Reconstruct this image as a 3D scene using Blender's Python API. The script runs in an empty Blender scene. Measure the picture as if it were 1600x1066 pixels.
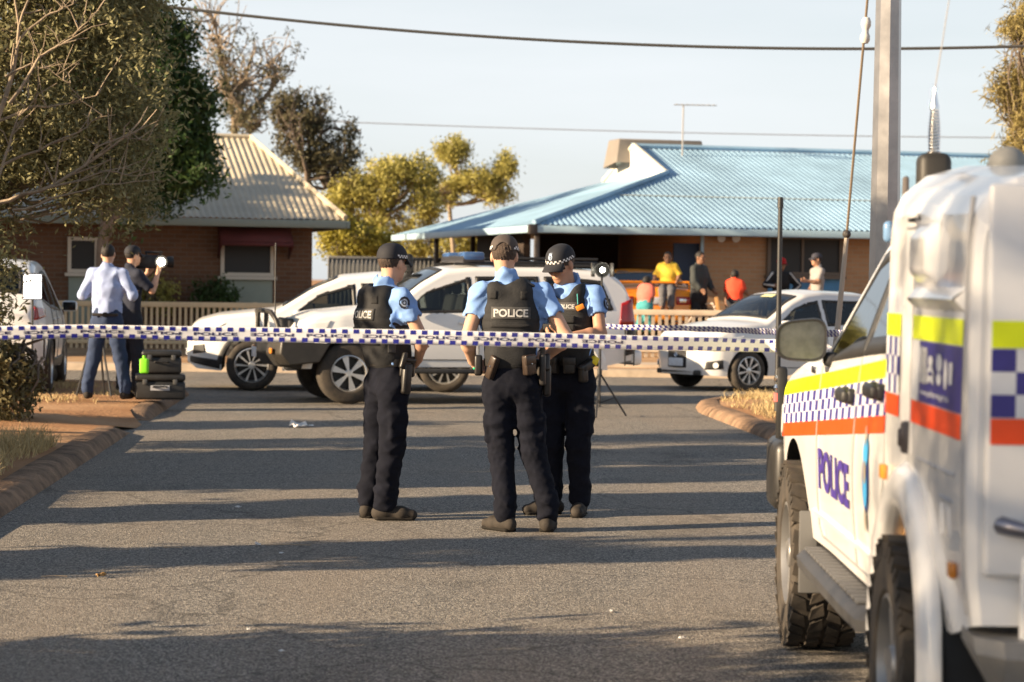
import bpy, bmesh, math, random
import numpy as np
from mathutils import Vector, Matrix, Euler

scene = bpy.context.scene
col = scene.collection
R = math.radians
# ---------------------------------------------------------------- camera
CAM_H, LENS, PITCH, ROLL = 1.56, 85.0, 1.41, 0.75
cam_d = bpy.data.cameras.new("camera")
cam_d.lens, cam_d.sensor_width, cam_d.clip_start, cam_d.clip_end = LENS, 36.0, 0.1, 6000.0
cam_d.dof.use_dof = True
cam_d.dof.focus_distance = 15.4
cam_d.dof.aperture_fstop = 4.0
cam = bpy.data.objects.new("camera", cam_d)
col.objects.link(cam)
CAM_R = (Matrix.Rotation(R(90 - PITCH), 3, 'X') @ Matrix.Rotation(R(ROLL), 3, 'Z'))
cam.matrix_world = Matrix.Translation((0, 0, CAM_H)) @ CAM_R.to_4x4()
scene.camera = cam
# ---------------------------------------------------------------- world, sun, exposure
SUN_EL, SUN_AZ = 17.0, 21.0            # low sun from the left, a little behind the camera
to_sun = Vector((-math.cos(R(SUN_AZ)) * math.cos(R(SUN_EL)), -math.sin(R(SUN_AZ)) * math.cos(R(SUN_EL)), math.sin(R(SUN_EL))))
world = bpy.data.worlds.new("World")
scene.world = world
world.use_nodes = True
wn, wl = world.node_tree.nodes, world.node_tree.links
wn.clear()
w_out = wn.new('ShaderNodeOutputWorld')
w_bg = wn.new('ShaderNodeBackground')
w_sky = wn.new('ShaderNodeTexSky')
w_sky.sky_type = 'NISHITA'
w_sky.sun_disc = False
w_sky.sun_elevation = R(SUN_EL)
w_sky.sun_rotation = math.atan2(to_sun.x, to_sun.y)
w_sky.air_density, w_sky.dust_density, w_sky.ozone_density = 1.0, 1.0, 1.6
w_tc = wn.new('ShaderNodeTexCoord')
w_map = wn.new('ShaderNodeMapping')
w_sep = wn.new('ShaderNodeSeparateXYZ')
w_haze = wn.new('ShaderNodeMapRange')           # haze whitens the sky towards the horizon, all the way round
w_haze.inputs['From Min'].default_value, w_haze.inputs['From Max'].default_value = 0.12, 0.7
w_haze.inputs['To Min'].default_value, w_haze.inputs['To Max'].default_value = 0.95, 0.05
w_mul = wn.new('ShaderNodeMath')
w_mul.operation = 'MULTIPLY'
w_map.inputs['Scale'].default_value = (1.0, 1.0, 6.0)
w_noise = wn.new('ShaderNodeTexNoise')
w_noise.inputs['Scale'].default_value = 3.0
w_noise.inputs['Detail'].default_value = 6.0
w_ramp = wn.new('ShaderNodeMapRange')
w_ramp.inputs['From Min'].default_value = 0.35
w_ramp.inputs['From Max'].default_value = 0.75
w_ramp.inputs['To Min'].default_value = 0.72
w_ramp.inputs['To Max'].default_value = 1.0
w_mix = wn.new('ShaderNodeMix')
w_mix.data_type = 'RGBA'
w_mix.inputs['B'].default_value = (6.9, 7.2, 7.5, 1)       # thin high cloud veil
wl.new(w_tc.outputs['Generated'], w_map.inputs['Vector'])
wl.new(w_map.outputs['Vector'], w_noise.inputs['Vector'])
wl.new(w_noise.outputs['Fac'], w_ramp.inputs['Value'])
wl.new(w_tc.outputs['Generated'], w_sep.inputs[0])
wl.new(w_sep.outputs['Z'], w_haze.inputs['Value'])
wl.new(w_haze.outputs['Result'], w_mul.inputs[0])
wl.new(w_ramp.outputs['Result'], w_mul.inputs[1])
wl.new(w_mul.outputs[0], w_mix.inputs['Factor'])
wl.new(w_sky.outputs['Color'], w_mix.inputs['A'])
wl.new(w_mix.outputs['Result'], w_bg.inputs['Color'])
w_bg.inputs['Strength'].default_value = 0.05
wl.new(w_bg.outputs['Background'], w_out.inputs['Surface'])
sun_d = bpy.data.lights.new("sun", 'SUN')
sun_d.energy, sun_d.angle, sun_d.color = 5.0, R(0.53), (1.0, 0.77, 0.51)
sun = bpy.data.objects.new("sun", sun_d)
col.objects.link(sun)
sun.rotation_euler = to_sun.to_track_quat('Z', 'Y').to_euler()
sun.location = to_sun * 80
scene.view_settings.view_transform = 'Standard'
scene.view_settings.look = 'None'
scene.view_settings.gamma = 1.0
scene.view_settings.use_curve_mapping = False
scene.view_settings.exposure = 1.45
scene.cycles.max_bounces = 6
scene.cycles.transparent_max_bounces = 8

# ---------------------------------------------------------------- pixel helpers (pixel of the 1600x1066 photograph -> direction)
def ray(px, py):
    f = LENS / 36.0 * 1600
    return CAM_R @ Vector(((px - 800) / f, (533 - py) / f, -1.0))
def P(px, py, Y):
    d = ray(px, py)
    t = Y / d.y
    return Vector((d.x * t, Y, CAM_H + d.z * t))
def G(px, py, z=0.0):
    d = ray(px, py)
    t = (z - CAM_H) / d.z
    return Vector((d.x * t, d.y * t, z))
# ---------------------------------------------------------------- materials
MATS = {}
def M(name, c=(0.5, 0.5, 0.5), rough=0.6, metal=0.0, spec=0.5, coat=0.0, var=None, bump=None, c2=None, emit=None, island=0.0, transl=0.0):
    """plain procedural material: var=(scale, amount) tone noise, c2 = second colour for the noise, bump=(scale, strength)"""
    if name in MATS:
        return MATS[name]
    m = bpy.data.materials.new(name)
    m.use_nodes = True
    n, l = m.node_tree.nodes, m.node_tree.links
    b = n['Principled BSDF']
    b.inputs['Base Color'].default_value = (*c, 1)
    b.inputs['Roughness'].default_value = rough
    b.inputs['Metallic'].default_value = metal
    b.inputs['Specular IOR Level'].default_value = spec
    if coat:
        b.inputs['Coat Weight'].default_value = coat
        b.inputs['Coat Roughness'].default_value = 0.06
    if emit:
        b.inputs['Emission Color'].default_value = (*emit[0], 1)
        b.inputs['Emission Strength'].default_value = emit[1]
    src = None
    if var:
        tc = n.new('ShaderNodeTexCoord')
        no = n.new('ShaderNodeTexNoise')
        no.inputs['Scale'].default_value = var[0]
        no.inputs['Detail'].default_value = 5
        no.inputs['Roughness'].default_value = 0.65
        l.new(tc.outputs['Object'], no.inputs['Vector'])
        mr = n.new('ShaderNodeMapRange')
        mr.inputs['From Min'].default_value, mr.inputs['From Max'].default_value = 0.3, 0.7
        l.new(no.outputs['Fac'], mr.inputs['Value'])
        mx = n.new('ShaderNodeMix')
        mx.data_type = 'RGBA'
        a = var[1]
        mx.inputs['A'].default_value = (*[v * (1 - a) for v in c], 1)
        mx.inputs['B'].default_value = (*(c2 if c2 else [min(1, v * (1 + a)) for v in c]), 1)
        l.new(mr.outputs['Result'], mx.inputs['Factor'])
        src = mx.outputs['Result']
        l.new(src, b.inputs['Base Color'])
        r2 = n.new('ShaderNodeMapRange')
        r2.inputs['To Min'].default_value, r2.inputs['To Max'].default_value = max(0.02, rough - 0.08), min(1, rough + 0.1)
        l.new(no.outputs['Fac'], r2.inputs['Value'])
        l.new(r2.outputs['Result'], b.inputs['Roughness'])
    if island:
        ge = n.new('ShaderNodeNewGeometry')
        hs = n.new('ShaderNodeHueSaturation')
        mr = n.new('ShaderNodeMapRange')
        mr.inputs['To Min'].default_value, mr.inputs['To Max'].default_value = 1 - island, 1 + island
        l.new(ge.outputs['Random Per Island'], mr.inputs['Value'])
        l.new(mr.outputs['Result'], hs.inputs['Value'])
        if src: l.new(src, hs.inputs['Color'])
        else: hs.inputs['Color'].default_value = (*c, 1)
        l.new(hs.outputs['Color'], b.inputs['Base Color'])
        src = hs.outputs['Color']
    if transl:
        b.inputs['Subsurface Weight'].default_value = 0
        tr = n.new('ShaderNodeBsdfTranslucent')
        tr.inputs['Color'].default_value = (*[min(1, v * 1.6) for v in c], 1)
        if src: l.new(src, tr.inputs['Color'])
        ms = n.new('ShaderNodeMixShader')
        ms.inputs['Fac'].default_value = transl
        l.new(b.outputs['BSDF'], ms.inputs[1])
        l.new(tr.outputs['BSDF'], ms.inputs[2])
        l.new(ms.outputs['Shader'], n['Material Output'].inputs['Surface'])
    if bump:
        tc = n.new('ShaderNodeTexCoord')
        no = n.new('ShaderNodeTexNoise')
        no.inputs['Scale'].default_value = bump[0]
        no.inputs['Detail'].default_value = 6
        l.new(tc.outputs['Object'], no.inputs['Vector'])
        bp = n.new('ShaderNodeBump')
        bp.inputs['Strength'].default_value = bump[1]
        bp.inputs['Distance'].default_value = 0.02
        l.new(no.outputs['Fac'], bp.inputs['Height'])
        l.new(bp.outputs['Normal'], b.inputs['Normal'])
    MATS[name] = m
    return m

# ---------------------------------------------------------------- objects
def tag(o, label, cat=None, group=None, kind=None):
    if label: o['label'] = label
    if cat: o['category'] = cat
    if group: o['group'] = group
    if kind: o['kind'] = kind
    return o
def empty(name, loc=(0, 0, 0), rz=0.0, label=None, cat=None, group=None):
    o = bpy.data.objects.new(name, None)
    o.empty_display_size = 0.2
    col.objects.link(o)
    o.location = loc
    o.rotation_euler = (0, 0, rz)
    return tag(o, label, cat, group)
def link_mesh(name, me, mats, parent=None, smooth=None):
    for m in (mats if isinstance(mats, (list, tuple)) else [mats]):
        me.materials.append(m)
    if smooth is not None:
        me.shade_smooth()
        if smooth < 179: me.set_sharp_from_angle(angle=R(smooth))
    o = bpy.data.objects.new(name, me)
    col.objects.link(o)
    if parent is not None: o.parent = parent
    return o
def frame_from(d, up=(0, 0, 1)):
    w = Vector(d).normalized()
    u = Vector(up)
    if abs(w.dot(u)) > 0.98: u = Vector((0, 1, 0))
    a = u.cross(w).normalized()
    return a, w.cross(a), w
class MB:
    """collects shapes for ONE mesh"""
    def __init__(self): self.v, self.f, self.mi = [], [], []
    def add(self, vs, fs, mi=0):
        o = len(self.v)
        self.v += [tuple(p) for p in vs]
        self.f += [tuple(i + o for i in q) for q in fs]
        self.mi += [mi] * len(fs)
        return self
    def box(self, c, s, rot=None, mi=0, taper=1.0):
        vs = []
        for z in (-1, 1):
            k = taper if z > 0 else 1
            for x, y in ((-1, -1), (1, -1), (1, 1), (-1, 1)):
                p = Vector((x * s[0] / 2 * k, y * s[1] / 2 * k, z * s[2] / 2))
                if rot is not None: p = rot @ p
                vs.append(p + Vector(c))
        return self.add(vs, [(3, 2, 1, 0), (4, 5, 6, 7), (0, 1, 5, 4), (1, 2, 6, 5), (2, 3, 7, 6), (3, 0, 4, 7)], mi)
    def rbox(self, c, s, r=0.01, rot=None, mi=0, seg=2):
        bm = bmesh.new()
        bmesh.ops.create_cube(bm, size=1.0)
        for v in bm.verts: v.co = Vector((v.co.x * s[0], v.co.y * s[1], v.co.z * s[2]))
        bmesh.ops.bevel(bm, geom=list(bm.edges), offset=min(r, min(s) * 0.48), segments=seg, profile=0.5, affect='EDGES')
        bm.verts.index_update()
        vs = [(rot @ v.co if rot is not None else v.co) + Vector(c) for v in bm.verts]
        fs = [[v.index for v in f.verts] for f in bm.faces]
        bm.free()
        return self.add(vs, fs, mi)
    def cyl(self, a, b, ra, rb=None, n=12, caps=True, mi=0):
        rb = ra if rb is None else rb
        a, b = Vector(a), Vector(b)
        u, v, w = frame_from(b - a)
        vs = []
        for p, r in ((a, ra), (b, rb)):
            vs += [p + u * (r * math.cos(2 * math.pi * i / n)) + v * (r * math.sin(2 * math.pi * i / n)) for i in range(n)]
        fs = [(i, (i + 1) % n, n + (i + 1) % n, n + i) for i in range(n)]
        if caps: fs += [tuple(range(n - 1, -1, -1)), tuple(range(n, 2 * n))]
        return self.add(vs, fs, mi)
    def tube(self, pts, rs, n=8, closed=False, mi=0):
        pts = [Vector(p) for p in pts]
        if not hasattr(rs, '__len__'): rs = [rs] * len(pts)
        vs, fs = [], []
        m = len(pts)
        prev = None
        for i, p in enumerate(pts):
            d = (pts[(i + 1) % m] - pts[i - 1]) if closed or 0 < i < m - 1 else (pts[1] - pts[0] if i == 0 else pts[-1] - pts[-2])
            d.normalize()
            if prev is None: u = frame_from(d)[0]
            else:
                u = prev - d * prev.dot(d)
                u = u.normalized() if u.length > 1e-6 else frame_from(d)[0]
            prev = u
            v = d.cross(u)
            vs += [p + u * (rs[i] * math.cos(2 * math.pi * k / n)) + v * (rs[i] * math.sin(2 * math.pi * k / n)) for k in range(n)]
        for i in range(m if closed else m - 1):
            j = (i + 1) % m
            fs += [(i * n + k, i * n + (k + 1) % n, j * n + (k + 1) % n, j * n + k) for k in range(n)]
        if not closed: fs += [tuple(range(n - 1, -1, -1)), tuple(range((m - 1) * n, m * n))]
        return self.add(vs, fs, mi)
    def lathe(self, prof, c=(0, 0, 0), axis=(0, 0, 1), n=24, mi=0):
        """prof: list of (radius, height along axis)"""
        u, v, w = frame_from(axis)
        c = Vector(c)
        vs, fs = [], []
        for r, h in prof:
            vs += [c + w * h + u * (r * math.cos(2 * math.pi * k / n)) + v * (r * math.sin(2 * math.pi * k / n)) for k in range(n)]
        for i in range(len(prof) - 1):
            fs += [(i * n + k, i * n + (k + 1) % n, (i + 1) * n + (k + 1) % n, (i + 1) * n + k) for k in range(n)]
        return self.add(vs, fs, mi)
    def ball(self, c, r, n=12, m=8, mi=0, rot=None):
        rx, ry, rz = (r, r, r) if not hasattr(r, '__len__') else r
        vs = [(0, 0, -1)]
        for j in range(1, m):
            t = -math.pi / 2 + math.pi * j / m
            vs += [(math.cos(t) * math.cos(2 * math.pi * i / n), math.cos(t) * math.sin(2 * math.pi * i / n), math.sin(t)) for i in range(n)]
        vs.append((0, 0, 1))
        fs = [(0, 1 + (i + 1) % n, 1 + i) for i in range(n)]
        for j in range(m - 2):
            fs += [(1 + j * n + i, 1 + j * n + (i + 1) % n, 1 + (j + 1) * n + (i + 1) % n, 1 + (j + 1) * n + i) for i in range(n)]
        L = len(vs) - 1
        fs += [(L, L - n + i, L - n + (i + 1) % n) for i in range(n)]
        out = []
        for p in vs:
            q = Vector((p[0] * rx, p[1] * ry, p[2] * rz))
            if rot is not None: q = rot @ q
            out.append(q + Vector(c))
        return self.add(out, fs, mi)
    def prism(self, poly, fn, d0, d1, mi=0):
        """poly of 2D points, fn(a, b, depth) -> 3D"""
        n = len(poly)
        vs = [fn(a, b, d0) for a, b in poly] + [fn(a, b, d1) for a, b in poly]
        fs = [tuple(range(n - 1, -1, -1)), tuple(range(n, 2 * n))] + [(i, (i + 1) % n, n + (i + 1) % n, n + i) for i in range(n)]
        return self.add(vs, fs, mi)
    def grid(self, rows, mi=0, wrap=False):
        """rows: list of equal-length lists of points"""
        n = len(rows[0])
        vs = [p for r in rows for p in r]
        fs = []
        for i in range(len(rows) - 1):
            for k in range(n if wrap else n - 1):
                k2 = (k + 1) % n
                fs.append((i * n + k, i * n + k2, (i + 1) * n + k2, (i + 1) * n + k))
        return self.add(vs, fs, mi)
    def build(self, name, mats, parent=None, smooth=35, bevel=0, fixn=True, solid=0):
        me = bpy.data.meshes.new(name)
        me.from_pydata(self.v, [], self.f)
        if any(self.mi): me.polygons.foreach_set('material_index', self.mi)
        if fixn:
            bm = bmesh.new()
            bm.from_mesh(me)
            bmesh.ops.recalc_face_normals(bm, faces=bm.faces)
            bm.to_mesh(me)
            bm.free()
        o = link_mesh(name, me, mats, parent, smooth)
        if solid:
            md = o.modifiers.new('solid', 'SOLIDIFY')
            md.thickness, md.offset = solid, -1
        if bevel:
            md = o.modifiers.new('bevel', 'BEVEL')
            md.width, md.segments, md.limit_method, md.angle_limit = bevel, 2, 'ANGLE', R(40)
        return o
def np_mesh(name, verts, faces, mats, parent=None, smooth=None):
    """fast mesh from numpy arrays (all faces with the same corner count)"""
    me = bpy.data.meshes.new(name)
    k = faces.shape[1]
    me.vertices.add(len(verts))
    me.vertices.foreach_set('co', np.asarray(verts, np.float32).ravel())
    me.loops.add(faces.size)
    me.loops.foreach_set('vertex_index', np.asarray(faces, np.int32).ravel())
    me.polygons.add(len(faces))
    me.polygons.foreach_set('loop_start', np.arange(0, faces.size, k, dtype=np.int32))
    me.update(calc_edges=True)
    me.validate()
    return link_mesh(name, me, mats, parent, smooth)
TEXTS = {}
def text_geo(s, bold=0.0, res=3):
    """flat outline of a word as (verts Nx2 centred, faces); height of a capital = 1"""
    key = (s, bold)
    if key not in TEXTS:
        cu = bpy.data.curves.new('txt', 'FONT')
        cu.body, cu.size, cu.offset, cu.resolution_u = s, 1.0, bold, res
        ob = bpy.data.objects.new('txt', cu)
        col.objects.link(ob)
        dg = bpy.context.evaluated_depsgraph_get()
        me = bpy.data.meshes.new_from_object(ob.evaluated_get(dg))
        v = np.array([p.co[:2] for p in me.vertices])
        f = [tuple(p.vertices) for p in me.polygons]
        bpy.data.objects.remove(ob)
        bpy.data.curves.remove(cu)
        bpy.data.meshes.remove(me)
        lo, hi = v.min(0), v.max(0)
        v = (v - (lo + hi) / 2) / (hi[1] - lo[1])
        TEXTS[key] = (v, f)
    return TEXTS[key]
def add_text(mb, s, fn, h, w=None, bold=0.02, mi=0):
    """writes s through fn(a, b) -> 3D with a along the line, b up; h capital height, w total width"""
    v, f = text_geo(s, bold)
    sx = h if w is None else w / (v[:, 0].max() - v[:, 0].min())
    mb.add([fn(a * sx, b * h) for a, b in v], f, mi)

# ---------------------------------------------------------------- signed-distance modelling (bodies and clothes)
def _v(p): return np.array(p, dtype=np.float64)
class SDF:
    def __init__(self): self.p, self.post = [], None
    def _add(self, fn, lo, hi, k, op): self.p.append((fn, _v(lo), _v(hi), k, op)); return self
    def cone(self, a, b, ra, rb, k=0.02, op='u'):
        a, b = _v(a), _v(b)
        ba = b - a
        L = max(ba @ ba, 1e-9)
        def fn(q):
            d = q - a
            t = np.clip((d @ ba) / L, 0, 1)
            return np.linalg.norm(d - t[..., None] * ba, axis=-1) - (ra + t * (rb - ra))
        r = max(ra, rb)
        return self._add(fn, np.minimum(a, b) - r, np.maximum(a, b) + r, k, op)
    def econe(self, a, b, r0, r1, u, k=0.03, op='u', n=2.0):
        """elliptic tapered limb: r0, r1 = (along u, across u)"""
        a, b, u = _v(a), _v(b), _v(u)
        ba = b - a
        L = max(ba @ ba, 1e-9)
        w = ba / math.sqrt(L)
        u = u - w * (u @ w)
        u /= np.linalg.norm(u)
        v = np.cross(w, u)
        def fn(q):
            d = q - a
            t = np.clip((d @ ba) / L, 0, 1)
            e = d - t[..., None] * ba
            rx, ry = r0[0] + t * (r1[0] - r0[0]), r0[1] + t * (r1[1] - r0[1])
            m = np.minimum(rx, ry)
            g = (np.abs(e @ u / rx) ** n + np.abs(e @ v / ry) ** n + np.abs(e @ w / m) ** n) ** (1 / n)
            return (g - 1) * m
        r = max(*r0, *r1)
        return self._add(fn, np.minimum(a, b) - r, np.maximum(a, b) + r, k, op)
    def ell(self, c, r, axes=None, k=0.02, op='u', n=2.0):
        c, r = _v(c), _v(r)
        A = np.eye(3) if axes is None else np.array([list(x) for x in axes])
        def fn(q):
            e = (q - c) @ A.T / r
            if n == 2.0: g = np.linalg.norm(e, axis=-1)
            else: g = (np.abs(e) ** n).sum(-1) ** (1 / n)
            return (g - 1) * r.min()
        m = r.max()
        return self._add(fn, c - m, c + m, k, op)
    def box(self, c, s, axes=None, r=0.01, k=0.01, op='u'):
        c, s = _v(c), _v(s) / 2 - r
        A = np.eye(3) if axes is None else np.array([list(x) for x in axes])
        def fn(q):
            e = np.abs((q - c) @ A.T) - s
            return np.linalg.norm(np.maximum(e, 0), axis=-1) + np.minimum(e.max(-1), 0) - r
        m = np.linalg.norm(s) + r
        return self._add(fn, c - m, c + m, k, op)
    @staticmethod
    def _mix(a, b, k, op):
        if op == 'u':
            h = np.maximum(k - np.abs(a - b), 0) / max(k, 1e-6)
            return np.minimum(a, b) - h * h * k / 4
        h = np.maximum(k - np.abs(a + b), 0) / max(k, 1e-6)
        return np.maximum(a, -b) + h * h * k / 4
    def at(self, q):
        f = np.full(q.shape[:-1], 10.0)
        for fn, lo, hi, k, op in self.p: f = self._mix(f, fn(q), k, op)
        return f if self.post is None else self.post(q, f)
    def mesh(self, h):
        us = [p for p in self.p if p[4] == 'u']
        lo = np.min([p[1] for p in us], 0) - 3 * h
        hi = np.max([p[2] for p in us], 0) + 3 * h
        N = np.ceil((hi - lo) / h).astype(int) + 1
        ax = [lo[i] + h * np.arange(N[i]) for i in range(3)]
        F = np.full(tuple(N), 0.25)
        for fn, a, b, k, op in self.p:
            pad = k + 3 * h + 0.012
            i0 = np.clip(np.floor((a - pad - lo) / h).astype(int), 0, N)
            i1 = np.clip(np.ceil((b + pad - lo) / h).astype(int) + 1, 0, N)
            if (i1 <= i0).any(): continue
            q = np.stack(np.meshgrid(*[ax[i][i0[i]:i1[i]] for i in range(3)], indexing='ij'), -1)
            s = tuple(slice(i0[i], i1[i]) for i in range(3))
            F[s] = self._mix(F[s], fn(q), k, op)
        if self.post is not None:
            near = np.abs(F) < 0.06
            idx = np.argwhere(near)
            q = lo + idx * h
            F[near] = self.post(q, F[near])
        return surface_nets(F, lo, h)
    def project(self, pts, d, steps=40):
        """march points along d until they meet the surface"""
        q, d = np.array(pts, dtype=float), _v(d)
        d = d / np.linalg.norm(d)
        for _ in range(steps):
            q = q + (self.at(q) * 0.8)[:, None] * d
        return q
def surface_nets(F, lo, h):
    S = F < 0
    c = [(i, j, k) for i in (0, 1) for j in (0, 1) for k in (0, 1)]
    n = np.array(F.shape) - 1
    sl = lambda o: tuple(slice(o[i], o[i] + n[i]) for i in range(3))
    cnt = sum(S[sl(o)].astype(np.int8) for o in c)
    act = (cnt > 0) & (cnt < 8)
    idx = np.argwhere(act)
    vid = np.full(tuple(n), -1, np.int64)
    vid[act] = np.arange(len(idx))
    vals = [F[idx[:, 0] + o[0], idx[:, 1] + o[1], idx[:, 2] + o[2]] for o in c]
    acc, num = np.zeros((len(idx), 3)), np.zeros(len(idx))
    for a in range(8):
        for b in range(a + 1, 8):
            d = np.array(c[b]) - np.array(c[a])
            if np.abs(d).sum() != 1: continue
            cr = (vals[a] < 0) != (vals[b] < 0)
            t = np.where(cr, vals[a] / np.where(cr, vals[a] - vals[b], 1), 0)
            acc += np.where(cr[:, None], np.array(c[a]) + t[:, None] * d, 0)
            num += cr
    V = lo + (idx + acc / num[:, None]) * h
    Q = []
    for ax in range(3):
        o1, o2 = [(1, 2), (2, 0), (0, 1)][ax]
        a = S[tuple(slice(0, F.shape[i] - (1 if i == ax else 0)) for i in range(3))]
        b = S[tuple(slice(1 if i == ax else 0, F.shape[i]) for i in range(3))]
        e = np.argwhere(a != b)
        fl = a[tuple(e.T)]
        ok = (e[:, o1] > 0) & (e[:, o2] > 0) & (e[:, o1] < n[o1]) & (e[:, o2] < n[o2])
        e, fl = e[ok], fl[ok]
        def g(d1, d2):
            q = e.copy()
            q[:, o1] -= d1
            q[:, o2] -= d2
            return vid[tuple(q.T)]
        q = np.stack([g(1, 1), g(0, 1), g(0, 0), g(1, 0)], 1)
        q[~fl] = q[~fl][:, ::-1]
        Q.append(q)
    return V, np.concatenate(Q)
def sdf_obj(name, s, h, mat, parent):
    V, Q = s.mesh(h)
    return np_mesh(name, V, Q, mat, parent, smooth=180)
def folds(seed, amp, freq, stretch=(1, 1, 1)):
    """cloth creases: warped sine waves added to a signed distance"""
    g = np.random.default_rng(seed)
    D = g.normal(size=(5, 3)) * np.array(stretch)
    D = D / np.linalg.norm(D, axis=1)[:, None] * freq * g.uniform(0.6, 1.5, (5, 1))
    ph = g.uniform(0, 6.28, 5)
    W = g.normal(size=(3, 3)) * 9
    def fn(q, f):
        w = np.sin(q @ W) * 0.03
        s = 0
        for i in range(5): s = s + np.abs(np.sin((q + w) @ D[i] + ph[i])) ** 0.85
        return f + amp * (s / 5 - 0.66) * 2
    return fn
rng = np.random.default_rng(7)
random.seed(11)
# ================================================================ SETTING
# ---- asphalt with pale aggregate and a crack
def asphalt_mat():
    m = bpy.data.materials.new('asphalt')
    m.use_nodes = True
    n, l = m.node_tree.nodes, m.node_tree.links
    b = n['Principled BSDF']
    tc = n.new('ShaderNodeTexCoord')
    vo = n.new('ShaderNodeTexVoronoi'); vo.inputs['Scale'].default_value = 130
    no = n.new('ShaderNodeTexNoise'); no.inputs['Scale'].default_value = 60; no.inputs['Detail'].default_value = 4
    big = n.new('ShaderNodeTexNoise'); big.inputs['Scale'].default_value = 0.55; big.inputs['Detail'].default_value = 6
    mp = n.new('ShaderNodeMapping'); mp.inputs['Scale'].default_value = (2.2, 0.35, 1)
    for x in (vo, no): l.new(tc.outputs['Object'], x.inputs['Vector'])
    l.new(tc.outputs['Object'], mp.inputs['Vector'])
    l.new(mp.outputs['Vector'], big.inputs['Vector'])
    st = n.new('ShaderNodeSeparateColor'); l.new(vo.outputs['Color'], st.inputs['Color'])
    cr = n.new('ShaderNodeValToRGB')
    cr.color_ramp.elements[0].position = 0.12; cr.color_ramp.elements[0].color = (0.06, 0.057, 0.054, 1)
    cr.color_ramp.elements[1].position = 1.0; cr.color_ramp.elements[1].color = (0.50, 0.455, 0.385, 1)
    e = cr.color_ramp.elements.new(0.62); e.color = (0.215, 0.195, 0.168, 1)
    l.new(st.outputs['Red'], cr.inputs['Fac'])
    dust = n.new('ShaderNodeMix'); dust.data_type = 'RGBA'
    mr = n.new('ShaderNodeMapRange'); mr.inputs['From Min'].default_value = 0.42; mr.inputs['From Max'].default_value = 0.72
    mr.inputs['To Max'].default_value = 0.42
    l.new(big.outputs['Fac'], mr.inputs['Value'])
    l.new(mr.outputs['Result'], dust.inputs['Factor'])
    l.new(cr.outputs['Color'], dust.inputs['A'])
    dust.inputs['B'].default_value = (0.29, 0.23, 0.17, 1)
    wob = n.new('ShaderNodeTexNoise'); wob.inputs['Scale'].default_value = 1.6; wob.inputs['Detail'].default_value = 6
    l.new(tc.outputs['Object'], wob.inputs['Vector'])
    vm = n.new('ShaderNodeVectorMath'); vm.operation = 'MULTIPLY_ADD'; vm.inputs[1].default_value = (0.55, 0.55, 0.55)
    l.new(wob.outputs['Color'], vm.inputs[0]); l.new(tc.outputs['Object'], vm.inputs[2])
    ck = n.new('ShaderNodeTexVoronoi'); ck.feature = 'DISTANCE_TO_EDGE'; ck.inputs['Scale'].default_value = 0.30
    l.new(vm.outputs[0], ck.inputs['Vector'])
    ckr = n.new('ShaderNodeMapRange'); ckr.inputs['From Min'].default_value = 0.0015; ckr.inputs['From Max'].default_value = 0.007
    ckr.inputs['To Min'].default_value = 0.68; ckr.inputs['To Max'].default_value = 1.0
    l.new(ck.outputs['Distance'], ckr.inputs['Value'])
    stn = n.new('ShaderNodeTexNoise'); stn.inputs['Scale'].default_value = 0.9; stn.inputs['Detail'].default_value = 7; stn.inputs['Roughness'].default_value = 0.7
    mp2 = n.new('ShaderNodeMapping'); mp2.inputs['Location'].default_value = (7, 3, 0); mp2.inputs['Scale'].default_value = (1.0, 0.5, 1)
    l.new(tc.outputs['Object'], mp2.inputs['Vector']); l.new(mp2.outputs['Vector'], stn.inputs['Vector'])
    sr = n.new('ShaderNodeMapRange'); sr.inputs['From Min'].default_value = 0.54; sr.inputs['From Max'].default_value = 0.68
    sr.inputs['To Min'].default_value = 1.0; sr.inputs['To Max'].default_value = 0.68
    l.new(stn.outputs['Fac'], sr.inputs['Value'])
    mm = n.new('ShaderNodeMath'); mm.operation = 'MULTIPLY'
    l.new(ckr.outputs['Result'], mm.inputs[0]); l.new(sr.outputs['Result'], mm.inputs[1])
    fin = n.new('ShaderNodeMix'); fin.data_type = 'RGBA'; fin.blend_type = 'MULTIPLY'; fin.inputs['Factor'].default_value = 1.0
    l.new(dust.outputs['Result'], fin.inputs['A']); l.new(mm.outputs[0], fin.inputs['B'])
    l.new(fin.outputs['Result'], b.inputs['Base Color'])
    b.inputs['Roughness'].default_value = 0.88
    b.inputs['Specular IOR Level'].default_value = 0.3
    bp = n.new('ShaderNodeBump'); bp.inputs['Strength'].default_value = 0.55; bp.inputs['Distance'].default_value = 0.008
    ad = n.new('ShaderNodeMath'); ad.operation = 'ADD'
    l.new(vo.outputs['Distance'], ad.inputs[0]); l.new(no.outputs['Fac'], ad.inputs[1])
    l.new(ad.outputs[0], bp.inputs['Height'])
    l.new(bp.outputs['Normal'], b.inputs['Normal'])
    return m
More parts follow.
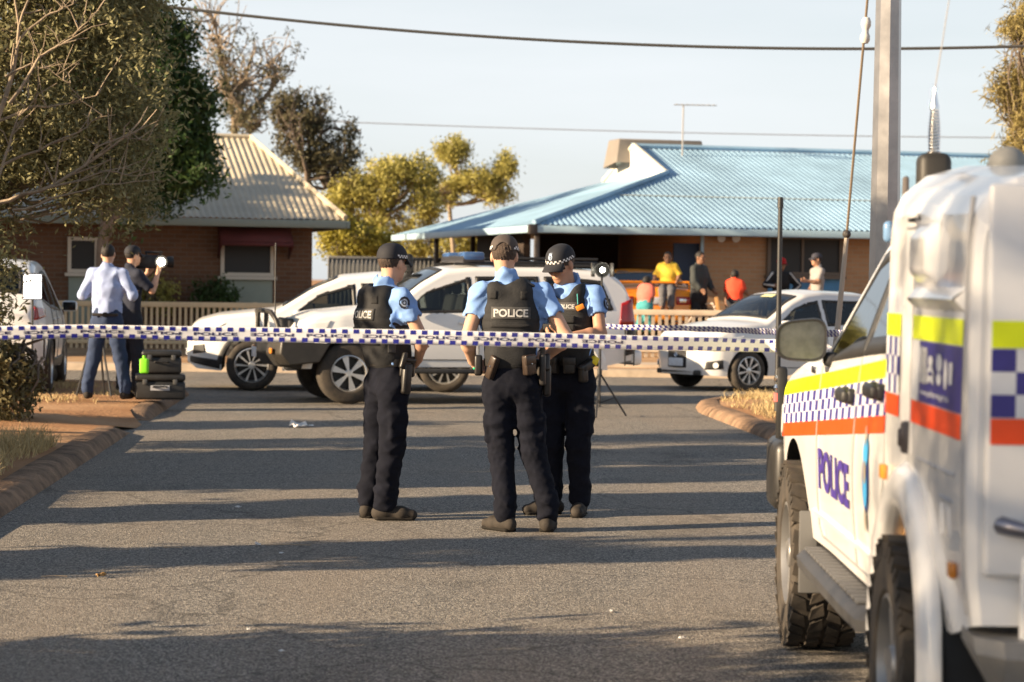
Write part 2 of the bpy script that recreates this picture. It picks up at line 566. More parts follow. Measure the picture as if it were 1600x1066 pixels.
def dirt_mat(name, ca, cb, cc):
    m = bpy.data.materials.new(name)
    m.use_nodes = True
    n, l = m.node_tree.nodes, m.node_tree.links
    b = n['Principled BSDF']
    tc = n.new('ShaderNodeTexCoord')
    n1 = n.new('ShaderNodeTexNoise'); n1.inputs['Scale'].default_value = 0.9; n1.inputs['Detail'].default_value = 8
    n2 = n.new('ShaderNodeTexNoise'); n2.inputs['Scale'].default_value = 26; n2.inputs['Detail'].default_value = 5
    for x in (n1, n2): l.new(tc.outputs['Object'], x.inputs['Vector'])
    cr = n.new('ShaderNodeValToRGB')
    cr.color_ramp.elements[0].position = 0.3; cr.color_ramp.elements[0].color = (*ca, 1)
    cr.color_ramp.elements[1].position = 0.75; cr.color_ramp.elements[1].color = (*cc, 1)
    e = cr.color_ramp.elements.new(0.52); e.color = (*cb, 1)
    mx = n.new('ShaderNodeMath'); mx.operation = 'MULTIPLY_ADD'
    l.new(n2.outputs['Fac'], mx.inputs[0]); mx.inputs[1].default_value = 0.45
    l.new(n1.outputs['Fac'], mx.inputs[2])
    sb = n.new('ShaderNodeMath'); sb.operation = 'SUBTRACT'; sb.inputs[1].default_value = 0.22
    l.new(mx.outputs[0], sb.inputs[0])
    l.new(sb.outputs[0], cr.inputs['Fac'])
    l.new(cr.outputs['Color'], b.inputs['Base Color'])
    b.inputs['Roughness'].default_value = 0.95
    b.inputs['Specular IOR Level'].default_value = 0.15
    bp = n.new('ShaderNodeBump'); bp.inputs['Strength'].default_value = 0.5; bp.inputs['Distance'].default_value = 0.03
    l.new(n2.outputs['Fac'], bp.inputs['Height'])
    l.new(bp.outputs['Normal'], b.inputs['Normal'])
    return m
MAT_ASPHALT = asphalt_mat()
MAT_DIRT = dirt_mat('red_dirt', (0.30, 0.155, 0.075), (0.42, 0.235, 0.12), (0.50, 0.32, 0.185))
MAT_YARD = dirt_mat('pale_sand', (0.30, 0.17, 0.09), (0.43, 0.27, 0.15), (0.52, 0.37, 0.23))
MAT_KERB = M('kerb_concrete', (0.17, 0.115, 0.08), 0.9, var=(3.5, 0.45), c2=(0.36, 0.235, 0.15), bump=(34, 0.9), spec=0.2)
def structure(mb, name, mat, smooth=30):
    o = mb.build(name, mat, None, smooth)
    o['kind'] = 'structure'
    return o
mb = MB(); mb.grid([[(x, y, -0.06) for x in np.linspace(-3000, 3000, 9)] for y in np.linspace(-200, 5000, 9)])
structure(mb, 'ground', MAT_DIRT)
mb = MB(); mb.grid([[(x, y, 0.0) for x in np.linspace(-70, 70, 15)] for y in np.linspace(-25, 41, 12)])
structure(mb, 'road', MAT_ASPHALT)
# ---- verges with kerbs
LE = [(-25, -1.0), (15, -3.25), (24, -3.8), (32.0, -4.28), (33.0, -4.65), (33.8, -5.6), (34.4, -8.0), (34.7, -14), (35.0, -70)]
RE = [(-25, 5.5), (24, 2.62), (29.3, 2.28), (30.6, 2.35), (31.8, 2.75), (32.8, 3.7), (33.4, 5.5), (33.8, 9), (34.2, 70)]
edge_x = lambda E, y: float(np.interp(y, [e[0] for e in E], [e[1] for e in E]))
def verge(E, sgn, name, gap=None):
    ys = np.unique(np.concatenate([np.arange(-25, 30, 0.6), np.arange(30, E[-2][0], 0.12), [E[-2][0]]]))
    offs = [0.0, 0.1, 0.25, 0.5, 0.9, 1.4, 2.0, 3, 4.5, 7, 11, 18, 30, 62]
    rows = []
    for y in ys:
        e = edge_x(E, y)
        k = 0.0
        if gap: k = float(np.clip(1.6 - abs(y - gap[0]) / gap[1], 0, 1))
        row = []
        for o in offs:
            z = 0.092 - k * 0.088 * max(0, 1 - o / 1.1)
            z += 0.018 * math.sin(y * 1.7 + o * 2.3) * min(1, o / 1.5) + (0.02 * min(o, 3) if not k else 0.015 * min(o, 3))
            row.append((e + sgn * (0.24 * (1 - k) + o), y, z))
        rows.append(row)
    m = MB(); m.grid(rows)
    return structure(m, name, MAT_DIRT, 60)
verge(LE, -1, 'verge', gap=(25.1, 0.75))
verge(RE, 1, 'verge')
def kerb(E, sgn, y0, y1, name='kerb'):
    ys = [y0] + [y for y in np.arange(math.ceil(y0 * 2) / 2, y1, 0.5) if y > y0 + .05] + [y1]
    if y1 > 31: ys = sorted(set([y for y in ys if y < 31] + list(np.arange(31, y1, 0.1)) + [y1]))
    pts = [Vector((edge_x(E, y), y, 0)) for y in ys]
    prof = [(-0.02, -0.02), (0.0, 0.03), (0.05, 0.085), (0.10, 0.100), (0.17, 0.106), (0.245, 0.102), (0.26, 0.04)]
    rows = []
    for i, p in enumerate(pts):
        d = (pts[min(i + 1, len(pts) - 1)] - pts[max(i - 1, 0)]).normalized()
        nrm = Vector((-d.y, d.x, 0))
        if nrm.x * sgn < 0 and abs(d.y) > 0.2: nrm = -nrm
        if abs(d.y) <= 0.2 and nrm.y > 0: nrm = -nrm
        end = min(1.0, 0.12 + (p - pts[0]).length / 0.5, 0.12 + (p - pts[-1]).length / 0.5)
        wob = 1 + 0.05 * math.sin(p.y * 2.1)
        rows.append([p + nrm * a + Vector((0, 0, b * end * wob)) for a, b in prof])
    m = MB(); m.grid(rows)
    m.add(rows[0], [tuple(range(len(prof)))]); m.add(rows[-1], [tuple(range(len(prof) - 1, -1, -1))])
    return structure(m, name, MAT_KERB, 60)
kerb(LE, -1, -25, 24.1)
kerb(LE, -1, 26.2, 34.4)
kerb(RE, 1, -25, 33.4)
# ---- far side: kerb and rising yards
def yard_z(y): return 0.11 + 0.24 * float(np.clip((y - 41) / 8, 0, 1))
mb = MB()
yy = [40.2, 40.35, 41, 42, 43, 44, 45, 47, 49, 52, 60, 75, 100, 160, 400]
mb.grid([[(x, y + 0.012 * x, yard_z(y) - (0.16 if y == 40.2 else 0)) for x in np.linspace(-90, 90, 31)] for y in yy])
structure(mb, 'yard', MAT_YARD, 60)
mb = MB()
prof = [(-0.02, -0.02), (0.0, 0.05), (0.06, 0.115), (0.16, 0.135), (0.24, 0.13), (0.25, 0.05)]
mb.grid([[(x, 40.05 + a + 0.012 * x, b) for a, b in prof] for x in np.linspace(-60, 60, 25)])
structure(mb, 'kerb', M('kerb_pale', (0.42, 0.33, 0.24), 0.9, var=(3, 0.2)))
# pale concrete footpath in front of the right-hand yard
mb = MB(); mb.box((6.5, 41.95, 0.14), (12.0, 1.3, 0.06), Matrix.Rotation(0.012, 3, 'Z'))
structure(mb, 'footpath', M('path_concrete', (0.50, 0.40, 0.30), 0.9, var=(2, 0.15)))

# ---- houses ---------------------------------------------------------------
def brick_mat(name, c1, c2, mortar):
    m = bpy.data.materials.new(name)
    m.use_nodes = True
    n, l = m.node_tree.nodes, m.node_tree.links
    b = n['Principled BSDF']
    tc = n.new('ShaderNodeTexCoord')
    mp = n.new('ShaderNodeMapping'); mp.inputs['Rotation'].default_value = (R(-90), 0, 0)
    sx = n.new('ShaderNodeSeparateXYZ'); cx = n.new('ShaderNodeCombineXYZ')
    l.new(tc.outputs['Object'], sx.inputs[0])
    l.new(sx.outputs['X'], cx.inputs['X']); l.new(sx.outputs['Z'], cx.inputs['Y'])
    br = n.new('ShaderNodeTexBrick')
    br.inputs['Scale'].default_value = 1.0
    br.inputs['Brick Width'].default_value = 0.24; br.inputs['Row Height'].default_value = 0.086
    br.inputs['Mortar Size'].default_value = 0.008
    br.inputs['Color1'].default_value = (*c1, 1); br.inputs['Color2'].default_value = (*c2, 1); br.inputs['Mortar'].default_value = (*mortar, 1)
    l.new(cx.outputs[0], br.inputs['Vector'])
    l.new(br.outputs['Color'], b.inputs['Base Color'])
    b.inputs['Roughness'].default_value = 0.9
    b.inputs['Specular IOR Level'].default_value = 0.2
    bp = n.new('ShaderNodeBump'); bp.inputs['Strength'].default_value = 0.6; bp.inputs['Distance'].default_value = 0.01
    bp.invert = True
    l.new(br.outputs['Fac'], bp.inputs['Height']); l.new(bp.outputs['Normal'], b.inputs['Normal'])
    return m
def corrugated(name, mat, parent, pts_fn, u0, u1, vmax, pitch=0.2, amp=0.022):
    """sheet with ribs running up the slope; pts_fn(u, v) local point, vmax(u) = how far up at u; built along u"""
    per = 6
    n = int((u1 - u0) / pitch * per)
    us = np.linspace(u0, u1, n + 1)
    V, Q = [], []
    for u in us:
        r = 0.5 + 0.5 * math.cos(2 * math.pi * u / pitch)
        h = amp * (r ** 0.7) * 2
        lo, hi = vmax(u)
        for t in (0, 0.25, 0.5, 0.75, 1.0):
            p = pts_fn(u, lo + (hi - lo) * t)
            V.append((p[0], p[1], p[2] + h))
    k = 5
    for i in range(n):
        for j in range(k - 1): Q.append((i * k + j, (i + 1) * k + j, (i + 1) * k + j + 1, i * k + j + 1))
    return np_mesh(name, np.array(V), np.array(Q), mat, parent, smooth=180)
MAT_GLASS = M('dark_glass', (0.010, 0.012, 0.014), 0.05, spec=0.35, var=(0.8, 0.2))
MAT_SCREEN = M('fly_screen', (0.02, 0.02, 0.02), 0.55, var=(1.5, 0.3))
MAT_WHITE = M('white_paint', (0.72, 0.70, 0.66), 0.5, var=(4, 0.06))
def solve_s(px, C, a, t):
    """distance along a house front (set back t) that a picture column meets"""
    e, nn = (math.cos(a), math.sin(a)), (-math.sin(a), math.cos(a))
    k = (px - 800) / (LENS / 36 * 1600)
    return (k * (C.y + nn[1] * t) - (C.x + nn[0] * t)) / (e[0] - k * e[1])

# left house: brown brick, cream metal roof
HA = R(14)
EL = P(540, 345, 47.0)
gz = yard_z(47) - 0.05
hl = empty('brick_house', (EL.x, EL.y, gz), HA, 'dark brown brick house with cream ribbed metal roof behind the white SUV', 'house')
ez = EL.z - gz
MAT_BRICK_D = brick_mat('brown_brick', (0.135, 0.07, 0.042), (0.175, 0.092, 0.055), (0.17, 0.13, 0.10))
MAT_CREAM_ROOF = M('cream_roof', (0.50, 0.44, 0.33), 0.55, var=(0.6, 0.2))
LL, RUN, RISE = 13.0, 4.6, 1.80
ROOF_IN = 1.25
f1 = lambda u, v: (u, v, ez + v * RISE / RUN)
roof = corrugated('roof', MAT_CREAM_ROOF, hl, f1, -LL, 0.0, lambda u: (0, min(RUN, max(0.001, -u) * RUN / ROOF_IN)), 0.125, 0.013)
f2 = lambda u, v: (u, 2 * RUN - v, ez + v * RISE / RUN)
corrugated('roof', MAT_CREAM_ROOF, hl, f2, -LL, 0.0, lambda u: (0, min(RUN, max(0.001, -u) * RUN / ROOF_IN)), 0.125, 0.013)
f3 = lambda u, v: (-v, u, ez + v * RISE / ROOF_IN)
corrugated('roof', MAT_CREAM_ROOF, hl, f3, 0, 2 * RUN, lambda u: (0, max(0.001, min(u, 2 * RUN - u) * ROOF_IN / RUN)), 0.125, 0.012)
MAT_GUT = M('green_grey_gutter', (0.22, 0.26, 0.23), 0.5)
m = MB(); m.rbox((-LL / 2, -0.03, ez - 0.08), (LL, 0.12, 0.15), 0.02); m.rbox((0.03, RUN, ez - 0.08), (0.12, 2 * RUN, 0.15), 0.02)
m.build('gutter', MAT_GUT, hl)
m = MB(); m.tube([(-LL, RUN, ez + RISE + 0.05), (-ROOF_IN, RUN, ez + RISE + 0.05), (0, 0, ez + 0.06)], 0.055, 6); m.build('ridge_cap', MAT_CREAM_ROOF, hl)
m = MB(); m.box((-LL / 2, 0.28, ez - 0.05), (LL - 0.1, 0.5, 0.03)); m.build('eave_lining', M('eave_white', (0.5, 0.5, 0.46), 0.7), hl)
wt = 0.55
m = MB(); m.box((-LL / 2 - 0.25, RUN + 0.1, ez / 2 - 0.06), (LL - 0.6, 2 * RUN - 1.0, ez - 0.02))
m.build('wall', MAT_BRICK_D, hl)
def window(parent, s0, s1, z0, z1, t, frame_mat, pane_mat=None, fw=0.07, mull=None):
    y = t - 0.02
    fr = MB()
    fr.box(((s0 + s1) / 2, y, z0 + fw / 2), (s1 - s0, 0.09, fw)); fr.box(((s0 + s1) / 2, y, z1 - fw / 2), (s1 - s0, 0.09, fw))
    fr.box((s0 + fw / 2, y, (z0 + z1) / 2), (fw, 0.087, z1 - z0 - 2 * fw)); fr.box((s1 - fw / 2, y, (z0 + z1) / 2), (fw, 0.087, z1 - z0 - 2 * fw))
    if mull: fr.box((mull, y, (z0 + z1) / 2), (fw * 0.7, 0.08, z1 - z0 - 2 * fw))
    w = fr.build('window', frame_mat, parent)
    p = MB(); p.box(((s0 + s1) / 2, y + 0.01, (z0 + z1) / 2), (s1 - s0 - fw, 0.02, z1 - z0 - fw)); p.build('pane', pane_mat or MAT_SCREEN, w)
    s = MB(); s.box(((s0 + s1) / 2, y - 0.05, z0 - 0.035), (s1 - s0 + 0.1, 0.16, 0.06)); s.build('sill', frame_mat, w)
    return w
CL = Vector((EL.x, EL.y, 0))
sl_ = lambda px: solve_s(px, CL, HA, wt + 0.05)
zl = lambda py: P(390, py, 48.0).z - gz
tw = 0.60
window(hl, sl_(343), sl_(426), zl(432), zl(378), tw, M('window_cream', (0.62, 0.56, 0.47), 0.6))
m = MB(); m.box(((sl_(345) + sl_(424)) / 2, tw - 0.015, (zl(436) + 0.1) / 2), (sl_(424) - sl_(345), 0.05, zl(436) - 0.1)); m.build('infill_panel', M('green_fibro', (0.30, 0.34, 0.29), 0.8, var=(2, 0.1)), hl)
m = MB()
a0, a1 = sl_(338), sl_(448)
m.add([(a0, tw - 0.05, zl(350)), (a1, tw - 0.05, zl(350)), (a1, tw - 0.62, zl(380)), (a0, tw - 0.62, zl(380))], [(0, 1, 2, 3)])
m.add([(a0, tw - 0.05, zl(350)), (a0, tw - 0.62, zl(380)), (a0, tw - 0.62, zl(386)), (a0, tw - 0.05, zl(405))], [(0, 1, 2, 3)])
m.add([(a1, tw - 0.05, zl(350)), (a1, tw - 0.62, zl(380)), (a1, tw - 0.62, zl(386)), (a1, tw - 0.05, zl(405))], [(0, 1, 2, 3)])
m.add([(a0, tw - 0.62, zl(380)), (a1, tw - 0.62, zl(380)), (a1, tw - 0.62, zl(386)), (a0, tw - 0.62, zl(386))], [(0, 1, 2, 3)])
m.build('awning', M('maroon_canvas', (0.10, 0.022, 0.022), 0.8, var=(3, 0.2)), hl, solid=0.02)
window(hl, sl_(104), sl_(152), zl(430), zl(376), tw, M('window_cream', (0.62, 0.56, 0.47), 0.6))
m = MB(); m.box(((sl_(106) + sl_(150)) / 2, tw - 0.015, (zl(434) + 0.1) / 2), (sl_(150) - sl_(106), 0.05, zl(434) - 0.1)); m.build('infill_panel', M('green_fibro'), hl)

# right house: pale blue metal roof, orange-brown brick
HB = R(15)
CB = P(834, 352, 48.0)
gz2 = yard_z(48)
hr = empty('brick_house', (CB.x, CB.y, gz2), HB, 'orange brick house with long pale blue ribbed metal roof and dark carport', 'house')
ez = CB.z - gz2
MAT_BLUE_ROOF = M('pale_blue_roof', (0.28, 0.44, 0.58), 0.55, var=(0.5, 0.25))
MAT_BRICK_O = brick_mat('orange_brick', (0.46, 0.25, 0.13), (0.52, 0.29, 0.155), (0.45, 0.33, 0.22))
LR, D2, INS = 19.0, 13.0, 4.2
HD = D2 / 2
SL = 1.95 / HD
g1 = lambda u, v: (u, v, ez + v * SL)
corrugated('roof', MAT_BLUE_ROOF, hr, g1, 0.0, LR, lambda u: (0, max(0.001, u) if u < INS else HD), 0.125, 0.013)
g2 = lambda u, v: (v, u, ez + v * SL)
corrugated('roof', MAT_BLUE_ROOF, hr, g2, 0.0, D2, lambda u: (0, max(0.001, min(u, D2 - u, INS))), 0.125, 0.012)
g3 = lambda u, v: (u, D2 - v, ez + v * SL)
corrugated('roof', MAT_BLUE_ROOF, hr, g3, 0.0, LR, lambda u: (0, max(0.001, u) if u < INS else HD), 0.125, 0.013)
m = MB()
tz, bz = ez + HD * SL + 0.04, ez + INS * SL - 0.02
m.add([(INS - 0.02, INS, bz), (INS - 0.02, D2 - INS, bz), (INS - 0.02, HD, tz)], [(0, 1, 2)])
m.build('gable_end', M('gable_white', (0.78, 0.76, 0.70), 0.6), hr, solid=0.04)
m = MB(); m.tube([(INS - 0.05, INS - .02, bz + 0.07), (INS - 0.05, HD, tz + 0.04), (INS - 0.05, D2 - INS + .02, bz + 0.07)], 0.06, 6); m.build('barge_board', M('barge_cream', (0.62, 0.6, 0.5), 0.6), hr)
m = MB(); m.tube([(0, 0, ez + 0.06), (INS, INS, bz + 0.08)], 0.055, 6); m.tube([(INS - .1, HD, tz + 0.03), (LR, HD, tz + 0.03)], 0.06, 6); m.build('ridge_cap', MAT_BLUE_ROOF, hr)
MAT_FASC = M('blue_gutter', (0.34, 0.48, 0.57), 0.45)
m = MB(); m.rbox((LR / 2, -0.04, ez - 0.075), (LR, 0.12, 0.15), 0.02); m.rbox((-0.04, D2 / 2 + .05, ez - 0.075), (0.12, D2 - .1, 0.15), 0.02)
m.build('gutter', MAT_FASC, hr)
m = MB(); m.rbox((-0.03, -0.03, ez - 0.08), (0.17, 0.17, 0.2), 0.02); m.build('gutter_corner', M('corner_dark', (0.05, 0.04, 0.035), 0.6), hr)
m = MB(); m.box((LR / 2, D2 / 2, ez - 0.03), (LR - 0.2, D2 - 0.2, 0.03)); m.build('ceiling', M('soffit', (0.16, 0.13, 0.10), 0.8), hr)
sr_ = lambda px, t=0.62: solve_s(px, Vector((CB.x, CB.y, 0)), HB, t)
zr = lambda py, Y=50.0: P(1200, py, Y).z - gz2
sW = sr_(1098)
m = MB()
m.box(((sW + LR - 0.4) / 2, 0.62 + 4.5, ez / 2 - 0.03), (LR - 0.4 - sW, 9.0, ez - 0.04))
m.build('wall', MAT_BRICK_O, hr)
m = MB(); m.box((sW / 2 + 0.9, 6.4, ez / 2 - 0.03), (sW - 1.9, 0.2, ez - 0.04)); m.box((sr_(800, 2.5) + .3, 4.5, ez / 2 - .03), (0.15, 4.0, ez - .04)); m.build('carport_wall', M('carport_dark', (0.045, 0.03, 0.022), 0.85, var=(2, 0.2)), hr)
for px, t in ((680, 9.6), (737, 9.0), (836, 0.3)):
    s = sr_(px, t)
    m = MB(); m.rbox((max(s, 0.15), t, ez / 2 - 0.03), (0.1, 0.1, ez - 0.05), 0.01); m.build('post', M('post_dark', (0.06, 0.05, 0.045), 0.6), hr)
window(hr, sr_(1195), sr_(1312), zr(430), zr(368), 0.59, M('window_brown', (0.14, 0.10, 0.07), 0.5), M('fly_screen'), 0.07, mull=sr_(1250))
m = MB(); m.box(((sr_(1198) + sr_(1310)) / 2, 0.60, (zr(434) + 0.12) / 2), (sr_(1310) - sr_(1198), 0.06, zr(434) - 0.12)); m.build('infill_panel', M('blue_panel', (0.07, 0.22, 0.40), 0.6, var=(2, 0.15)), hr)
m = MB(); m.box((sr_(1077), 0.9, 1.05), (0.55, 0.06, 2.05)); m.build('door', M('navy_door', (0.02, 0.04, 0.09), 0.5), hr)
for px in (1122, 1145):
    m = MB(); m.cyl((sr_(px), 0.6, zr(372)), (sr_(px) - 0.03, 0.42, zr(374)), 0.05, 0.085, 12); m.build('floodlight', MAT_WHITE, hr)
m = MB(); m.cyl((LR * 0.62, 0.0, 0.05), (LR * 0.62, 0.0, ez - 0.15), 0.045, n=8); m.cyl((sW - 0.1, 0.5, 0.05), (sW - 0.1, 0.45, ez - 0.1), 0.04, n=8); m.build('downpipe', MAT_FASC, hr)
m = MB(); m.box((LR / 2 + 1.2, HD * 0.36, ez + HD * 0.36 * SL + 0.022), (LR - 2.6, 0.05, 0.02), Matrix.Rotation(math.atan(SL), 3, 'X')); m.build('sheet_lap', M('lap_faded', (0.42, 0.46, 0.42), 0.7, var=(1.5, 0.3)), hr)
# evaporative cooler on the ridge
m = MB()
c0, c1 = sr_(950, HD + 0.6), sr_(1092, HD + 0.6)
m.add([(c0, HD + 0.2, tz - 0.35), (c1, HD + 0.2, tz - 0.35), (c1 - 0.1, HD + 0.3, tz + 0.20), (c0 + 0.1, HD + 0.3, tz + 0.20),
       (c0, HD + 1.2, tz - 0.45), (c1, HD + 1.2, tz - 0.45), (c1 - 0.1, HD + 1.1, tz + 0.20), (c0 + 0.1, HD + 1.1, tz + 0.20)],
      [(0, 1, 2, 3), (5, 4, 7, 6), (4, 0, 3, 7), (1, 5, 6, 2), (3, 2, 6, 7)])
cooler = m.build('roof_cooler', M('cooler_beige', (0.20, 0.175, 0.15), 0.7, var=(2, 0.1)), None, bevel=0.03)
cooler.matrix_world = hr.matrix_world if False else Matrix.Translation(hr.location) @ Matrix.Rotation(HB, 4, 'Z')
tag(cooler, 'low beige evaporative cooler box on the ridge of the blue roof', 'cooler')
# television aerial
ta = P(1066, 228, 55.0)
an = empty('television_aerial', (ta.x, ta.y, ta.z - 0.6), 0, 'thin television aerial on a mast above the blue roof', 'aerial')
MAT_ALU = M('aluminium', (0.55, 0.52, 0.48), 0.4, metal=0.6)
tp = P(1068, 164, 55.0)
m = MB(); m.cyl((0, 0, 0), (tp.x - ta.x, 0, tp.z - ta.z + 0.6), 0.018, n=6); m.build('mast', MAT_ALU, an)
zz = tp.z - ta.z + 0.6
m = MB(); m.cyl((-0.2, 0, zz), (0.78, 0.1, zz), 0.014, n=6)
for i in range(8): m.cyl((-0.15 + i * 0.12, -0.3 + .01 * i, zz), (-0.15 + i * 0.12, 0.3 - .01 * i, zz + .01), 0.008, n=5)
m.build('boom', MAT_ALU, an)

# ---- fences ---------------------------------------------------------------
def picket_fence(x0, x1, y0, y1, ztop, label, mat, step, pw):
    L = math.hypot(x1 - x0, y1 - y0)
    zb = yard_z(y0) - 0.03
    o = empty('picket_fence', (x0, y0, zb), math.atan2(y1 - y0, x1 - x0), label, 'fence')
    h = ztop - zb
    m = MB(); m.rbox((L / 2, 0.0, h - 0.05), (L, 0.07, 0.10), 0.008); m.build('rail', mat, o)
    m = MB(); m.rbox((L / 2, 0.0, 0.16), (L, 0.06, 0.07), 0.008); m.build('rail', mat, o)
    pk = MB(); pk.box((0, 0, h / 2), (pw, 0.025, h - 0.08))
    p0 = None
    n = int(L / step)
    for i in range(n):
        if p0 is None: q = p0 = pk.build('picket', mat, o, 30)
        else:
            q = p0.copy(); col.objects.link(q)
        q.location = ((i + 0.5) * step, 0.005 + 0.004 * math.sin(i * 3.1), 0.012 * math.sin(i * 1.7) - 0.01)
    for i in range(int(L / 2.4) + 1):
        m = MB(); m.rbox((min(L, i * 2.4), 0.06, h / 2), (0.08, 0.05, h + 0.02), 0.008); m.build('post', mat, o)
    return o
MAT_PICK = M('cream_picket', (0.62, 0.48, 0.30), 0.65, var=(2, 0.12))
a, b = P(-10, 478, 44.6), P(530, 477, 45.2)
picket_fence(a.x, b.x, a.y, b.y, 1.10, 'cream picket fence in front of the dark brick house', MAT_PICK, 0.105, 0.05)
a, b = P(984, 484, 44.2), P(1500, 490, 45.0)
picket_fence(a.x, b.x, a.y, b.y, 1.08, 'weathered cream picket fence in front of the orange car', M('weathered_picket', (0.50, 0.41, 0.31), 0.75, var=(2, 0.2)), 0.125, 0.06)
# grey sheet fence between the houses
a, b = P(512, 402, 57.0), P(720, 404, 58.0)
zb = yard_z(57) - 0.05
fo = empty('sheet_fence', (a.x, a.y, zb), math.atan2(b.y - a.y, b.x - a.x), 'grey ribbed sheet fence between the two houses', 'fence')
L = (b - a).length
mat = M('grey_sheet', (0.24, 0.235, 0.22), 0.7, var=(1, 0.1))
n = 4
for i in range(n):
    w = L / n
    rows = [[(i * w + k * w / 48, 0.018 * (1 if (k // 3) % 2 else -1), z) for k in range(49)] for z in (0, a.z - zb - 0.03)]
    m = MB(); m.grid(rows); m.build('panel', mat, fo, 30, solid=0.003)
m = MB(); m.rbox((L / 2, 0, a.z - zb), (L, 0.06, 0.06), 0.01); m.build('rail', mat, fo)

# ---- steel light pole, guy wire, cables -----------------------------------------
pb = P(1376, 440, 20.0)
pt = P(1396, -260, 20.0)
MAT_GALV = M('galvanised_steel', (0.34, 0.33, 0.325), 0.34, metal=0.8, var=(3, 0.22))
m = MB(); m.cyl((pb.x + 0.03, 20.0, -0.1), (pt.x - 0.02, 20.0, 9.0), 0.145, 0.055, 8)
lp = m.build('light_pole', MAT_GALV, None, 20)
tag(lp, 'tall octagonal galvanised steel pole behind the police ute', 'pole')
m = MB()
def wire(p, q, sag, r, n=24, seg=6):
    pts = [Vector(p).lerp(Vector(q), i / n) - Vector((0, 0, sag * 4 * (i / n) * (1 - i / n))) for i in range(n + 1)]
    m.tube(pts, r, seg)
# through pixels (240,8) (800,60) (1350,77) (1600,72) at 32 m
pts = []
xs = [-200, 240, 520, 800, 1080, 1350, 1600, 1800]
ys = [-58, 8, 38, 60, 72.5, 76.5, 72.5, 64]
for px in np.linspace(-200, 1800, 50):
    c = np.polyfit(xs, ys, 3)
    pts.append(P(px, float(np.polyval(c, px)), 32.0))
m.tube(pts, 0.022, 6)
tag(m.build('power_cable', M('cable_grey', (0.06, 0.06, 0.058), 0.6)), 'thick dark grey power cable sagging across the sky', 'cable')
m = MB(); wire(P(420, 186, 90), P(1700, 216, 90), 0.15, 0.018)
tag(m.build('power_cable', M('cable_far', (0.16, 0.16, 0.17), 0.7)), 'thin far power line just above the blue roof', 'cable')
gw = empty('guy_wire', (P(1308, 520, 22).x, 22.0, 0), 0, 'slanting guy wire with insulator left of the steel pole', 'wire')
o = gw.location
m = MB(); m.cyl(P(1372, -190, 22) - o, P(1323, 366, 22) - o, 0.012, n=6); m.build('strand', M('wire_brown', (0.17, 0.13, 0.09), 0.7, metal=0.3), gw)
top, bot = P(1354, 28, 22), P(1351, 68, 22)
m = MB(); m.lathe([(0.0, 0), (0.03, 0.0), (0.045, 0.03), (0.045, 0.07), (0.03, 0.1), (0.03, 0.13), (0.045, 0.16), (0.045, 0.2), (0.03, 0.235), (0.0, 0.235)], bot - o, (top - bot), 12)
m.build('insulator', M('ceramic_grey', (0.55, 0.55, 0.52), 0.25), gw)
g0 = P(1323, 370, 22)
g1_ = P(1306, 540, 22)
dd = (g1_ - g0).normalized()
m = MB(); m.tube([g0 - o, g1_ - o, g1_ - o + dd * 0.9], [0.02, 0.028, 0.028], 8); m.build('guard_tube', M('guard_grey', (0.42, 0.36, 0.29), 0.6), gw)
m = MB(); m.ball(P(1323, 366, 22) - o, 0.04, 8, 6); m.build('clamp', M('clamp_dark', (0.05, 0.045, 0.04), 0.5), gw)
# ================================================================ TREES
MAT_BARK_PALE = M('bark_pale', (0.30, 0.235, 0.165), 0.85, var=(6, 0.3), bump=(30, 0.6))
MAT_BARK = M('bark_grey', (0.17, 0.13, 0.10), 0.9, var=(6, 0.3), bump=(30, 0.6))
def leaf_mesh(name, mat, parent, C, rad, per, ln, wd, g, droop=0.0):
    """leaf-sized diamond faces gathered in clumps round the points C"""
    n = len(C) * per
    c = np.repeat(C, per, 0) + g.normal(size=(n, 3)) * np.repeat(rad, per)[:, None] * 0.55
    d = g.normal(size=(n, 3)); d[:, 2] -= droop
    d /= np.linalg.norm(d, axis=1)[:, None]
    s = np.cross(d, g.normal(size=(n, 3)))
    s /= np.linalg.norm(s, axis=1)[:, None]
    l = ln * g.uniform(0.6, 1.35, n)[:, None]
    w = wd * g.uniform(0.7, 1.3, n)[:, None]
    V = np.stack([c - d * l / 2, c + s * w / 2, c + d * l / 2, c - s * w / 2], 1).reshape(-1, 3)
    return np_mesh(name, V, np.arange(n * 4).reshape(-1, 4), mat, parent)
def wiggle(p, q, g, amt, n=6):
    pts = []
    off = g.normal(size=3) * amt
    for i in range(n + 1):
        t = i / n
        v = np.array(p) * (1 - t) + np.array(q) * t + off * math.sin(math.pi * t) + g.normal(size=3) * amt * 0.18 * (0 < i < n)
        pts.append(Vector(v))
    return pts
